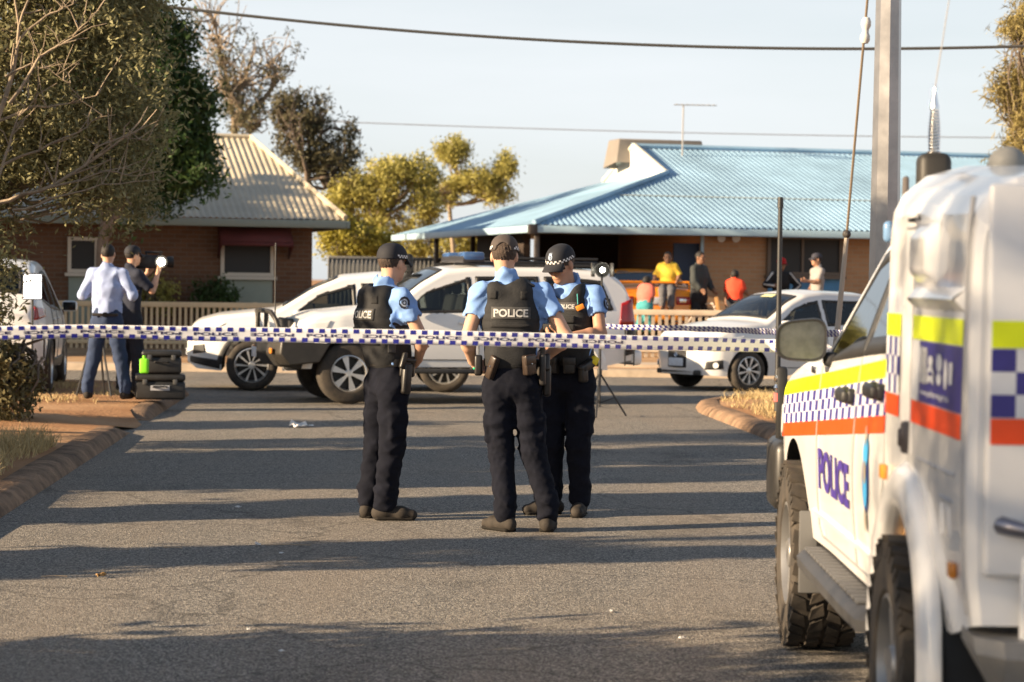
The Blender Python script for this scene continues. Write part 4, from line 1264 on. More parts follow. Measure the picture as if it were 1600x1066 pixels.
def interior(o, x_dash, x_rear, zf, half, h=1.22):
    """dark cabin floor, dash, seats and wheel seen through the glass"""
    DK = M('cabin_dark', (0.035, 0.035, 0.037), 0.8)
    ST = M('seat_grey', (0.075, 0.075, 0.078), 0.85)
    m = MB(); m.box(((x_dash + x_rear) / 2, 0, zf), (x_dash - x_rear, half * 1.86, 0.03)); m.rbox((x_dash - 0.12, 0, zf + 0.06), (0.35, half * 1.7, 0.16), 0.05); m.build('cabin_floor', DK, o)
    for x in (x_dash - 0.95, x_dash - 1.8):
        for s in (-1, 1):
            m = MB(); m.rbox((x, s * half * 0.45, zf + 0.12), (0.14, 0.46, 0.42), 0.06, Matrix.Rotation(R(-12), 3, 'Y'), seg=3); m.rbox((x - 0.09, s * half * 0.45, zf + 0.40), (0.10, 0.26, 0.16), 0.05, seg=3); m.build('seat', ST, o, 50)
    m = MB(); m.tube([(x_dash - 0.42 + 0.06 * math.sin(t), -half * 0.45 + 0.18 * math.cos(t), zf + 0.10 + 0.17 * math.sin(t)) for t in np.linspace(0, 6.28, 20, endpoint=False)], 0.015, 6, closed=True); m.build('steering_wheel', DK, o, 60)
def window_set(sh, parent, wins, seal=0.018, cabin=None, tops=()):
    body = [c for c in parent.children if c.name.split('.')[0] == 'body'][0]
    cut_openings(sh, body, wins, tops)
    if cabin: interior(parent, *cabin)
    for bot, top in wins:
        for sd in (1, -1):
            m = MB(); sh.side_patch(m, bot, top, sd, 0.004, 20, 10)
            fr = ring_from(m, 20, 10).build('window', MAT_SEAL, parent, 60, solid=0.006)
            m = MB(); sh.side_patch(m, bot, top, sd, 0.002, 14, 6); m.build('pane', clear_glass(), fr, 60)
    for xa, xb, fa in tops:
        nm = 'windscreen' if xa > 0 else 'rear_window'
        m = MB(); sh.top_patch(m, xa, xb, fa, fa * 0.97, 0.010, 12, 24)
        r_ = ring_from(m, 24, 12)
        fr = r_.build(nm, MAT_SEAL, parent, 60, solid=0.006)
        m = MB(); sh.top_patch(m, xa, xb, fa, fa * 0.97, 0.008, 8, 12); m.build('pane', clear_glass(), fr, 60)
    return
def window_set_old(sh, parent, wins, seal=0.018):
    """each (bottom polyline, top polyline) becomes a dark seal frame part with its pane"""
    for bot, top in wins:
        for sd in (1, -1):
            m = MB()
            bx = [p[0] for p in bot]
            cx = (min(bx) + max(bx)) / 2
            sh.side_patch(m, bot, top, sd, 0.004)
            m.build('window', MAT_GLASS, parent, 60, solid=0.004)
def door_line(sh, m, x0, z0, x1, z1, sd=1):
    pts = [sh.side(x0 + (x1 - x0) * t, z0 + (z1 - z0) * t, sd, 0.001) for t in np.linspace(0, 1, 10)]
    m.tube(pts, 0.006, 4)

def place_car(root, px, py, axle_x, y_out, yaw):
    """put the car so that the wheel contact (axle_x, y_out) meets the ground at the pixel"""
    g0 = G(px, py)
    c, s = math.cos(yaw), math.sin(yaw)
    root.location = (g0.x - (c * axle_x - s * y_out), g0.y - (s * axle_x + c * y_out), 0)
    root.rotation_euler = (0, 0, yaw)

# ---- white SUV (left) -----------------------------------------------------------
def suv(label, name='white_suv'):
    o = empty(name, (0, 0, 0), 0, label, 'car')
    wb = 2.67 / 2
    sh = CarShape(top=[(-2.12, 0.95), (-2.08, 1.08), (-1.95, 1.2), (-1.62, 1.53), (-1.3, 1.62), (-0.4, 1.645), (0.1, 1.60), (0.5, 1.43), (0.98, 1.13), (1.35, 1.09), (1.8, 1.04), (2.08, 0.96), (2.2, 0.86), (2.24, 0.76)],
                  plan=[(-2.12, 0.70), (-2.05, 0.80), (-1.8, 0.88), (-1.2, 0.915), (1.2, 0.915), (1.75, 0.885), (1.95, 0.82), (2.08, 0.73), (2.18, 0.60), (2.24, 0.42)],
                  belt=[(-2.1, 1.10), (-1.2, 1.03), (0.9, 0.96), (2.3, 0.8)], sill=[(-2.12, 0.42), (-1.8, 0.32), (1.7, 0.27), (2.1, 0.30), (2.24, 0.40)],
                  arches=[(wb, 0.34, 0.42), (-wb, 0.34, 0.42)], tumble=0.33, rr=0.09, bulge=0.045, mid=0.66)
    sh.mesh('body', MAT_CARW, o)
    window_set(sh, o, [([(0.88, 1.0), (0.6, 1.005), (-0.12, 1.02)], [(0.86, 1.01), (0.42, 1.34), (-0.08, 1.5)]),
                       ([(-0.2, 1.025), (-1.0, 1.05)], [(-0.16, 1.51), (-0.95, 1.5)]),
                       ([(-1.08, 1.06), (-1.65, 1.15)], [(-1.03, 1.49), (-1.38, 1.42)])], cabin=(0.85, -1.9, 0.93, 0.78), tops=((0.92, 0.16, 1.0), (-1.62, -1.93, 0.92)))
    for sd in (1, -1):
        m = MB()
        sh.side_patch(m, [(1.75, 0.28), (1.72, 0.5)] if False else [(-wb + 0.44, 0.30), (wb - 0.44, 0.30)], [(-wb + 0.44, 0.42), (wb - 0.44, 0.42)], sd, 0.012)
        m.build('sill_cladding', MAT_BLACK, o, 60, solid=0.01)
        for xa in (wb, -wb):
            m = MB()
            rows = []
            for t in np.linspace(0.05, math.pi - 0.05, 22):
                rows.append([sh.side(xa + rr_ * math.cos(t), max(0.34 + rr_ * math.sin(t), 0.3), sd, of) for rr_, of in ((0.425, -0.03), (0.422, 0.018), (0.46, 0.02), (0.485, 0.004))])
            m.grid(rows); m.build('arch_trim', MAT_BLACK, o, 60)
        m = MB(); sh.side_patch(m, [(2.2, 0.385), (1.78, 0.30)], [(2.2, 0.47), (1.78, 0.42)], sd, 0.012); m.build('bumper_cladding', MAT_BLACK, o, 60, solid=0.01)
        m = MB(); sh.side_patch(m, [(2.12, 0.79), (1.82, 0.86)], [(2.10, 0.84), (1.70, 0.93)], sd, 0.01); m.build('headlight', MAT_LAMP, o, 60, solid=0.01)
        m = MB(); sh.side_patch(m, [(2.16, 0.50), (1.98, 0.53)], [(2.15, 0.62), (2.0, 0.64)], sd, 0.012); m.build('fog_lamp', MAT_BLACK, o, 60, solid=0.01)
        m = MB(); sh.side_patch(m, [(-2.08, 0.92), (-1.78, 0.96)], [(-2.05, 1.08), (-1.75, 1.06)], sd, 0.01); m.build('tail_light', MAT_RED, o, 60, solid=0.01)
        make_mirror(o, (0.72, sd * 1.0, 1.06), sd, MAT_CARW, s=(0.11, 0.2, 0.14))
        m = MB(); door_line(sh, m, 0.75, 0.42, 0.82, 0.98, sd); door_line(sh, m, -0.2, 0.42, -0.16, 1.02, sd); door_line(sh, m, -0.2, 0.42, 0.75, 0.42, sd); door_line(sh, m, -0.95, 0.62, -1.02, 1.04, sd)
        m.build('door_seam', MAT_SEAL, o)
        for x in (-0.02, -0.85):
            m = MB(); m.rbox(sh.side(x, 0.91, sd, 0.02), (0.18, 0.03, 0.035), 0.012); m.build('door_handle', MAT_CARW, o)
    m = MB(); m.grid([[(2.262 - 0.22 * (y / 0.6) ** 2, y, z) for y in np.linspace(-0.56, 0.56, 13)] for z in (0.54, 0.62, 0.70, 0.76)]); m.build('grille', MAT_BLACK, o)
    m = MB(); m.grid([[(2.255 - 0.22 * (y / 0.6) ** 2, y, z) for y in np.linspace(-0.6, 0.6, 13)] for z in (0.36, 0.40, 0.45)]); m.build('lower_grille', MAT_BLACK, o)
    m = MB(); m.rbox((2.265, 0, 0.52), (0.012, 0.36, 0.1), 0.004); m.build('number_plate', MAT_PLATE, o)
    for xa in (wb, -wb):
        for sd in (1, -1): make_wheel(o, xa, sd * 0.80, 0.355, 0.23, sd, 0.245, 10, 0.035, twist=0.35)
    return o
suv1 = suv('white SUV facing left, behind the tape in front of the brick house')
place_car(suv1, 393, 611, 1.335, 0.90, R(180 + 5))

# ---- police four-wheel drive ----------------------------------------------------
def patrol_wagon():
    o = empty('police_wagon', (0, 0, 0), 0, 'white police four wheel drive with black bull bar and roof light bar', 'car')
    wb = 2.79 / 2
    sh = CarShape(top=[(-2.36, 1.05), (-2.33, 1.27), (-2.22, 1.55), (-2.02, 1.70), (-1.2, 1.745), (-0.2, 1.74), (0.15, 1.70), (0.45, 1.53), (0.86, 1.22), (1.2, 1.19), (1.75, 1.13), (2.02, 1.03), (2.08, 0.9)],
                  plan=[(-2.36, 0.80), (-2.28, 0.88), (-1.9, 0.925), (1.5, 0.925), (1.85, 0.88), (2.02, 0.80), (2.08, 0.74)],
                  belt=[(-2.4, 1.17), (0.8, 1.10), (2.2, 1.0)], sill=[(-2.36, 0.58), (-1.9, 0.48), (1.6, 0.46), (2.08, 0.6)],
                  arches=[(wb, 0.39, 0.47), (-wb, 0.39, 0.47)], tumble=0.26, rr=0.09, bulge=0.045, mid=0.85)
    sh.mesh('body', MAT_CARW, o)
    window_set(sh, o, [([(0.74, 1.14), (0.45, 1.15), (-0.2, 1.16)], [(0.70, 1.155), (0.40, 1.42), (-0.17, 1.61)]),
                       ([(-0.27, 1.165), (-1.12, 1.18)], [(-0.24, 1.62), (-1.06, 1.63)]),
                       ([(-1.2, 1.185), (-2.05, 1.21)], [(-1.14, 1.63), (-1.9, 1.58)])], cabin=(0.78, -2.2, 1.06, 0.82), tops=((0.82, 0.16, 1.0),))
    for sd in (1, -1):
        for xa in (wb, -wb):
            m = MB()
            rows = []
            for t in np.linspace(0.05, math.pi - 0.05, 22):
                rows.append([sh.side(xa + rr_ * math.cos(t), max(0.39 + rr_ * math.sin(t), 0.44), sd, of) for rr_, of in ((0.475, -0.03), (0.472, 0.045), (0.54, 0.045), (0.58, 0.004))])
            m.grid(rows); m.build('arch_flare', MAT_CARW, o, 60)
        m = MB(); sh.side_patch(m, [(2.05, 0.86), (1.68, 0.92)], [(2.03, 1.0), (1.62, 1.04)], sd, 0.012); m.build('headlight', MAT_LAMP, o, 60, solid=0.01)
        m = MB(); sh.side_patch(m, [(-2.34, 1.02), (-2.12, 1.02)], [(-2.32, 1.36), (-2.16, 1.30)], sd, 0.014); m.build('tail_light', MAT_RED, o, 60, solid=0.01)
        m = MB(); sh.side_patch(m, [(-2.36, 0.66), (-2.2, 0.62)], [(-2.35, 1.0), (-2.22, 1.0)], sd, 0.012); m.build('rear_trim', MAT_BLACK, o, 60, solid=0.01)
        make_mirror(o, (0.62, sd * 1.05, 1.21), sd, MAT_BLACK, s=(0.12, 0.24, 0.19))
        m = MB(); m.rbox((0.69, sd * 1.07, 1.21), (0.02, 0.13, 0.06), 0.008); m.build('mirror_lamp', MAT_CHROME, o)
        m = MB(); door_line(sh, m, 0.68, 0.55, 0.72, 1.1, sd); door_line(sh, m, -0.27, 0.55, -0.24, 1.15, sd); door_line(sh, m, -0.27, 0.56, 0.68, 0.56, sd); door_line(sh, m, -1.0, 0.8, -1.14, 1.17, sd)
        m.build('door_seam', MAT_SEAL, o)
        for x in (-0.1, -0.95):
            m = MB(); m.rbox(sh.side(x, 1.03, sd, 0.02), (0.2, 0.03, 0.04), 0.012); m.build('door_handle', MAT_CARW, o)
        m = MB(); m.rbox((0.0, sd * 0.93, 0.42), (1.65, 0.2, 0.06), 0.02); m.build('side_step', MAT_BLACK, o)
        m = MB(); m.tube([(0.0, sd * 0.62, 1.775), (-1.9, sd * 0.60, 1.775)], 0.02, 6); m.build('roof_rail', MAT_BLACK, o)
    # bull bar
    bar = MB()
    MATB = M('bar_black', (0.03, 0.027, 0.023), 0.45, var=(6, 0.3))
    outline = [(-0.96, 0.50), (-0.9, 0.78), (0.9, 0.78), (0.96, 0.50), (0.78, 0.40), (-0.78, 0.40)]
    V = []
    bar.prism([(1.95, 0.80), (2.42, 0.80), (2.46, 0.62), (2.36, 0.46), (2.0, 0.42)], lambda a, b, d: (a - 0.10 * (abs(d) > 0.7), d, b), -0.72, 0.72)
    for sd in (1, -1):
        bar.prism([(1.72, 0.76), (2.34, 0.80), (2.36, 0.62), (2.24, 0.48), (1.86, 0.52)], lambda a, b, d: (a - 0.35 * max(0, abs(d) - 0.72), d, b), sd * 0.70, sd * 0.97)
    bb_ = bar.build('bull_bar', MATB, o, 30, bevel=0.02)
    m = MB()
    m.tube([(2.22, -0.82, 0.78), (2.30, -0.80, 1.04), (2.34, -0.62, 1.14), (2.36, -0.3, 1.15), (2.36, 0.3, 1.15), (2.34, 0.62, 1.14), (2.30, 0.80, 1.04), (2.22, 0.82, 0.78)], 0.032, 8)
    m.tube([(2.37, -0.38, 0.78), (2.36, -0.36, 1.15)], 0.03, 8); m.tube([(2.37, 0.38, 0.78), (2.36, 0.36, 1.15)], 0.03, 8)
    m.build('hoop', MATB, bb_, 60)
    for y in (-0.55, 0.55):
        m = MB(); m.cyl((2.36, y, 0.93), (2.28, y, 0.93), 0.09, 0.07, 16); m.build('driving_lamp', MAT_LAMP, bb_)
        m = MB(); m.rbox((2.36, y * 1.4, 0.66), (0.03, 0.14, 0.07), 0.01); m.build('indicator', MAT_AMBER, bb_)
    m = MB(); m.rbox((2.47, 0.05, 0.63), (0.012, 0.37, 0.13), 0.004); m.build('number_plate', MAT_PLATE, bb_)
    m = MB(); m.tube([(2.30, 0.70, 1.10), (2.30, 0.70, 2.0)], 0.01, 5); m.build('whip_aerial', MAT_BLACK, bb_)
    m = MB(); m.rbox((2.06, 0, 0.94), (0.06, 1.0, 0.24), 0.02); m.build('grille', MAT_BLACK, o)
    # roof light bar
    m = MB(); m.rbox((-0.25, 0, 1.84), (0.30, 1.3, 0.09), 0.03); lb = m.build('light_bar', M('lightbar_base', (0.03, 0.03, 0.035), 0.4), o)
    for sd, c in ((1, (0.05, 0.11, 0.26)), (-1, (0.05, 0.11, 0.26))):
        m = MB(); m.rbox((-0.25, sd * 0.46, 1.875), (0.28, 0.40, 0.11), 0.035); m.build('lamp_dome', M('blue_lens', c, 0.15, coat=0.5), lb)
    m = MB(); m.box((-0.25, 0.45, 1.78), (0.05, 0.05, 0.08)); m.box((-0.25, -0.45, 1.78), (0.05, 0.05, 0.08)); m.build('bracket', MAT_BLACK, lb)
    m = MB(); m.rbox((-1.25, 0, 1.81), (1.3, 1.2, 0.035), 0.01)
    for sd in (1, -1): m.tube([(-0.62, sd * 0.6, 1.86), (-1.9, sd * 0.6, 1.86)], 0.018, 6)
    m.build('roof_rack', MAT_BLACK, o)
    # snorkel on the far side
    m = MB(); m.tube([(1.0, -0.93, 1.0), (0.75, -0.94, 1.18), (0.45, -0.88, 1.48), (0.25, -0.86, 1.70)], 0.045, 8); m.rbox((0.30, -0.86, 1.78), (0.13, 0.13, 0.26), 0.05, seg=3)
    m.build('snorkel', MAT_BLACK, o, 50)
    # rear ladder
    m = MB()
    for x in (-2.18, -2.30):
        m.tube([(x, 0.955, 1.02), (x, 0.955, 0.50)], 0.011, 5)
    for z in (0.98, 0.80, 0.66, 0.53): m.tube([(-2.18, 0.955, z), (-2.30, 0.955, z)], 0.009, 5)
    m.build('folding_ladder', MAT_BLACK, o)
    m = MB(); m.rbox((-2.37, 0, 0.60), (0.16, 1.7, 0.2), 0.05); m.build('rear_bumper', MAT_CARW, o, 50)
    for xa in (wb, -wb):
        for sd in (1, -1): make_wheel(o, xa, sd * 0.80, 0.385, 0.265, sd, 0.235, 6, 0.085)
    return o
pw = patrol_wagon()
place_car(pw, 545, 632, 1.395, 0.92, R(180 + 14))

# ---- silver-white hatchback on the right ---------------------------------------------
def hatch():
    o = empty('white_hatchback', (0, 0, 0), 0, 'white hatchback parked behind the tape, its front catching the sun', 'car')
    wb = 2.45 / 2
    sh = CarShape(top=[(-1.86, 0.9), (-1.82, 1.05), (-1.72, 1.18), (-1.45, 1.40), (-1.15, 1.475), (-0.3, 1.50), (0.05, 1.46), (0.35, 1.34), (0.88, 1.03), (1.2, 1.0), (1.55, 0.94), (1.80, 0.84), (1.92, 0.73), (1.96, 0.62)],
                  plan=[(-1.86, 0.66), (-1.78, 0.76), (-1.5, 0.845), (1.1, 0.868), (1.5, 0.85), (1.70, 0.79), (1.82, 0.70), (1.91, 0.57), (1.96, 0.42)],
                  belt=[(-1.9, 1.02), (0.8, 0.92), (2.0, 0.75)], sill=[(-1.86, 0.38), (-1.6, 0.26), (1.5, 0.22), (1.96, 0.24)],
                  arches=[(wb, 0.30, 0.365), (-wb, 0.30, 0.365)], tumble=0.30, rr=0.09, bulge=0.05, mid=0.60)
    paint = M('car_silver_white', (0.66, 0.66, 0.66), 0.30, coat=0.6, metal=0.1)
    sh.mesh('body', paint, o)
    window_set(sh, o, [([(0.72, 0.955), (0.4, 0.965), (-0.22, 0.98)], [(0.70, 0.965), (0.28, 1.26), (-0.18, 1.375)]),
                       ([(-0.30, 0.985), (-1.2, 1.02)], [(-0.26, 1.38), (-1.05, 1.36)])], cabin=(0.74, -1.7, 0.88, 0.74), tops=((0.80, 0.13, 1.0), (-1.42, -1.74, 0.9)))
    m = MB(); sh.top_patch(m, 0.28, 0.18, 0.25, 0.25, 0.016); m.build('sticker', M('sticker_yellow', (0.6, 0.62, 0.35), 0.6), o)
    for sd in (1, -1):
        m = MB(); sh.side_patch(m, [(1.83, 0.60), (1.42, 0.68)], [(1.78, 0.73), (1.30, 0.84)], sd, 0.012); m.build('headlight', MAT_LAMP, o, 60, solid=0.01)
        m = MB(); sh.side_patch(m, [(1.88, 0.32), (1.66, 0.34)], [(1.87, 0.44), (1.68, 0.47)], sd, 0.012); m.build('fog_lamp_recess', MAT_BLACK, o, 60, solid=0.01)
        m = MB(); q = sh.side(1.77, 0.39, sd, 0.02); m.cyl(q, (q[0] + 0.02, q[1] + sd * 0.02, q[2]), 0.045, 0.045, 12); m.build('fog_lamp', MAT_LAMP, o)
        make_mirror(o, (0.62, sd * 0.95, 1.0), sd, paint, s=(0.11, 0.19, 0.13))
        m = MB(); door_line(sh, m, 0.66, 0.35, 0.70, 0.93, sd); door_line(sh, m, -0.3, 0.35, -0.26, 0.97, sd); door_line(sh, m, -0.3, 0.35, 0.66, 0.35, sd); m.build('door_seam', MAT_SEAL, o)
        m = MB(); m.rbox(sh.side(-0.15, 0.85, sd, 0.02), (0.18, 0.03, 0.035), 0.012); m.build('door_handle', paint, o)
    m = MB()
    rows = []
    for z0 in np.linspace(0.34, 0.60, 7):
        hw = 0.50 - 0.14 * abs((z0 - 0.50) / 0.16) ** 1.5 * (1 if z0 > 0.5 else 0.6)
        rows.append([(1.985 - 0.13 * (y / 0.55) ** 2, y, z0) for y in np.linspace(-hw, hw, 13)])
    m.grid(rows); gr_ = m.build('grille', M('grille_black', (0.015, 0.015, 0.016), 0.45, bump=(90, 0.8)), o, 60, solid=0.02)
    # emblem: a slanted S-like badge
    m = MB(); E = [(-0.045, 0.02), (0.0, 0.05), (0.03, 0.03), (-0.02, 0.0), (0.045, -0.02), (0.0, -0.05), (-0.03, -0.03), (0.02, 0.0)]
    m.tube([(1.985, -a, 0.53 + b) for a, b in ((-0.04, 0.0), (0.0, 0.04), (0.035, 0.02), (-0.035, -0.02), (0.0, -0.04), (0.04, 0.0))], 0.008, 5); m.build('emblem', MAT_CHROME, gr_)
    m = MB(); m.rbox((1.985, 0, 0.42), (0.012, 0.37, 0.12), 0.004); m.build('number_plate', MAT_PLATE, o)
    m = MB(); m.rbox((1.93, 0, 0.27), (0.06, 1.1, 0.08), 0.02); m.build('lower_intake', MAT_BLACK, o)
    for xa in (wb, -wb):
        for sd in (1, -1): make_wheel(o, xa, sd * 0.76, 0.31, 0.20, sd, 0.215, 9, 0.04, twist=0.2)
    return o
hb = hatch()
place_car(hb, 1165, 612, 1.225, 0.85, R(180 + 30))
hb.scale = (0.95, 1.0, 0.975)

# ---- orange sedan in the yard ----------------------------------------------------------
def sedan():
    o = empty('orange_sedan', (0, 0, 0), 0, 'bright orange sedan seen from behind in the carport drive', 'car')
    wb = 2.8 / 2
    sh = CarShape(top=[(-2.30, 0.80), (-2.27, 0.95), (-2.15, 1.02), (-1.72, 1.06), (-1.05, 1.31), (-0.6, 1.37), (0.1, 1.36), (0.4, 1.27), (1.05, 1.0), (1.5, 0.95), (2.1, 0.82), (2.35, 0.62)],
                  plan=[(-2.30, 0.72), (-2.2, 0.83), (-1.8, 0.90), (1.5, 0.91), (2.0, 0.85), (2.35, 0.62)],
                  belt=[(-2.4, 1.0), (0.9, 0.93), (2.4, 0.8)], sill=[(-2.30, 0.40), (-1.9, 0.26), (1.8, 0.22), (2.35, 0.26)],
                  arches=[(wb, 0.32, 0.38), (-wb, 0.32, 0.38)], tumble=0.42, rr=0.08, bulge=0.04, mid=0.6)
    paint = M('car_orange', (0.95, 0.31, 0.012), 0.3, coat=0.7)
    sh.mesh('body', paint, o)
    window_set(sh, o, [([(0.85, 0.96), (-0.1, 0.98)], [(0.8, 0.98), (-0.08, 1.27)]), ([(-0.18, 0.985), (-1.15, 1.02)], [(-0.15, 1.27), (-0.85, 1.25)])], cabin=(0.9, -1.5, 0.88, 0.76), tops=((0.95, 0.35, 1.0), (-1.62, -1.1, 0.94)))
    for sd in (1, -1):
        m = MB(); m.rbox((-2.30, sd * 0.56, 0.80), (0.05, 0.30, 0.16), 0.03); m.build('tail_light', MAT_RED, o)
        m = MB(); m.rbox((-2.325, sd * 0.54, 0.80), (0.02, 0.13, 0.08), 0.008); m.build('reversing_lamp', MAT_CHROME, o)
        make_mirror(o, (0.7, sd * 1.0, 0.98), sd, paint)
    m = MB(); m.rbox((-2.315, 0, 0.80), (0.015, 0.38, 0.13), 0.004); m.build('number_plate', MAT_PLATE, o)
    m = MB(); m.rbox((-2.30, 0, 0.48), (0.12, 1.6, 0.22), 0.05); m.build('rear_bumper', paint, o, 50)
    m = MB(); m.tube([(-2.12, -0.72, 1.02), (-2.14, -0.70, 1.15), (-2.14, 0.70, 1.15), (-2.12, 0.72, 1.02)], 0.025, 6); m.build('spoiler', paint, o)
    for xa in (wb, -wb):
        for sd in (1, -1): make_wheel(o, xa, sd * 0.80, 0.33, 0.23, sd, 0.23, 5, 0.07)
    return o
os_ = sedan()
p = P(1016, 480, 47.0)
yaw = R(100)
os_.location = (p.x + 2.2 * math.cos(yaw), 45.9 + 2.2 * math.sin(yaw), yard_z(47.5) + 0.13)
os_.rotation_euler = (0, 0, yaw)

# ---- white wagon half hidden by the bush, seen from behind ---------------------------------
s2 = suv('white car half hidden by the left verge bush, seen from behind', 'white_wagon')
p = P(78, 520, 29.0)
yaw = R(97)
s2.location = (p.x - 0.95 + 2.1 * math.cos(yaw), 29.0 + 2.1 * math.sin(yaw), 0.10)
s2.rotation_euler = (0, 0, yaw)
s2.scale = (1.0, 1.0, 1.0)
# ================================================================ POLICE UTE (nearest vehicle)
WB = 3.085 / 2
UTE_YAW = R(89.2)
ute = empty('police_ute', (2.11, 8.86, 0), UTE_YAW, 'white police ute with canopy pod and checked bands at the right', 'ute')
PAINT = M('ute_white', (0.78, 0.78, 0.775), 0.30, coat=0.7, var=(2.2, 0.06), c2=(0.80, 0.795, 0.785))
C_YEL, C_ORA, C_BLU = (0.82, 0.95, 0.0), (0.90, 0.075, 0.005), (0.035, 0.03, 0.22)
MAT_YEL = M('reflective_yellow', C_YEL, 0.35, var=(9, 0.06))
MAT_ORA = M('reflective_orange', C_ORA, 0.35, var=(9, 0.08))
MAT_BLU = M('decal_blue', C_BLU, 0.35, var=(12, 0.12))
MAT_DWH = M('decal_white', (0.72, 0.73, 0.74), 0.4, var=(12, 0.05))
cab = CarShape(top=[(-1.16, 1.60), (-1.12, 1.72), (-1.0, 1.83), (-0.5, 1.865), (-0.1, 1.835), (0.18, 1.74), (0.82, 1.315), (1.0, 1.275), (1.6, 1.245), (2.05, 1.18), (2.28, 1.08), (2.38, 0.9)],
               plan=[(-1.16, 0.885), (0.6, 0.89), (1.2, 0.905), (1.9, 0.915), (2.12, 0.90), (2.28, 0.83), (2.38, 0.68)],
               belt=[(-1.2, 1.34), (-0.2, 1.30), (0.8, 1.235), (1.6, 1.14), (2.4, 1.04)], sill=[(-1.16, 0.52), (1.05, 0.52), (2.0, 0.55), (2.38, 0.62)],
               arches=[(WB, 0.43, 0.47)], tumble=0.36, crown=0.03, rr=0.085, bulge=0.03, mid=0.92)
ute_cab = cab.mesh('cab', PAINT, ute)
# windows: dark seal band below/around, panes
def ute_win(bot, top, seal_b, seal_t):
    cut_openings(cab, ute_cab, [(bot, top)])
    for sd in (1, -1):
        m = MB(); cab.side_patch(m, seal_b, seal_t, sd, 0.004, 28, 14); fr = ring_from(m, 28, 14, 2).build('door_window', MAT_SEAL, ute, 60, solid=0.006)
        m = MB(); cab.side_patch(m, seal_b, seal_t, sd, 0.002, 18, 8); m.build('pane', clear_glass(True), fr, 60)
ute_win([(0.66, 1.29), (0.2, 1.315), (-0.25, 1.34)], [(0.64, 1.30), (0.14, 1.64), (-0.25, 1.725)], [(0.74, 1.255), (0.2, 1.285), (-0.29, 1.31)], [(0.72, 1.27), (0.15, 1.68), (-0.29, 1.765)])
ute_win([(-0.34, 1.345), (-1.04, 1.38)], [(-0.34, 1.725), (-0.92, 1.725)], [(-0.295, 1.312), (-1.08, 1.35)], [(-0.295, 1.765), (-0.97, 1.765)])
cut_openings(cab, ute_cab, [], ((0.80, 0.20, 1.0),))
m = MB(); cab.top_patch(m, 0.80, 0.20, 1.0, 0.97, 0.01, 12, 24); ws = ring_from(m, 24, 12).build('windscreen', MAT_SEAL, ute, 60, solid=0.006)
m = MB(); cab.top_patch(m, 0.80, 0.20, 1.0, 0.97, 0.008); m.build('pane', clear_glass(), ws, 60)
interior(ute, 0.72, -1.12, 1.17, 0.80)
# livery on the cab side: bands that rise towards the rear
def zb(x, k): return k + 0.067 * (0.9 - x)            # band line
X0, X1 = 2.30, -1.02
def band(m, k0, k1, xa, xb, off=0.0045, mi=0, n=40):
    cab.side_patch(m, [(x, zb(x, k0)) for x in np.linspace(xa, xb, n)], [(x, zb(x, k1)) for x in np.linspace(xa, xb, n)], 1, off, n, 2, mi)
YK0, YK1, OK0, OK1 = 1.138, 1.20, 0.955, 1.012
m = MB(); band(m, YK0, YK1, 2.22, X1); m.build('yellow_band', MAT_YEL, ute, 60)
m = MB(); band(m, OK0, OK1, 2.16, X1)
m.build('orange_band', MAT_ORA, ute, 60)
m = MB()
rows_n, cw = 3, 0.088
H = (YK0 - OK1) / rows_n
for r in range(rows_n):
    x = 2.2
    i = 0
    while x > X1 + 0.02:
        xe = max(x - cw, X1)
        cab.side_patch(m, [(x, zb(x, OK1 + r * H)), (xe, zb(xe, OK1 + r * H))], [(x, zb(x, OK1 + (r + 1) * H)), (xe, zb(xe, OK1 + (r + 1) * H))], 1, 0.0045, 2, 2, (i + r) % 2)
        x = xe; i += 1
m.build('check_band', [MAT_BLU, MAT_DWH], ute, 60)
# door seams, handles
m = MB()
for x, z0, z1 in ((0.80, 0.60, 1.24), (-0.285, 0.56, 1.31)): door_line(cab, m, x, z0, x - 0.02, z1)
door_line(cab, m, -1.06, 0.95, -1.09, 1.33); door_line(cab, m, -0.98, 0.72, -1.06, 0.95); door_line(cab, m, -0.78, 0.56, -0.98, 0.72)
door_line(cab, m, 0.80, 0.60, 0.74, 0.56); door_line(cab, m, 0.74, 0.56, -0.78, 0.56)
m.build('door_seam', M('seam_grey', (0.22, 0.22, 0.22), 0.6), ute)
for x in (-0.13, -0.84):
    z = zb(x, 1.095)
    y = cab.W(x, z)
    m = MB(); m.rbox((x, y + 0.035, z), (0.22, 0.035, 0.05), 0.016, seg=3); m.rbox((x - 0.085, y + 0.012, z), (0.05, 0.04, 0.055), 0.012); m.rbox((x + 0.085, y + 0.012, z), (0.05, 0.04, 0.055), 0.012)
    m.build('door_handle', MAT_BLACK, ute, 50)
# lettering and crest
m = MB(); add_text(m, 'POLICE', lambda a, b: cab.side(0.28 - a, 0.835 + b, 1, 0.005), 0.165, 0.92, 0.035)
m.build('lettering', M('decal_purple_blue', (0.06, 0.035, 0.24), 0.4), ute, None, fixn=False)
cr = MB()
for dz, hw, hh, mi in ((0.0, 0.075, 0.11, 0), (0.10, 0.06, 0.05, 1), (-0.03, 0.05, 0.06, 1), (0.03, 0.028, 0.04, 2), (-0.135, 0.03, 0.04, 2), (0.155, 0.02, 0.035, 2)):
    ring = [cab.side(-0.64 - hw * math.cos(t), 0.895 + dz + hh * math.sin(t), 1, 0.005 + 0.0015 * mi) for t in np.linspace(0, 2 * math.pi, 20, endpoint=False)]
    cr.add(ring, [tuple(range(20))], mi)
cr.build('crest', [M('crest_navy', (0.03, 0.05, 0.2), 0.4), M('crest_blue', (0.05, 0.32, 0.62), 0.4), M('crest_gold', (0.30, 0.26, 0.2), 0.4)], ute, None, fixn=False)
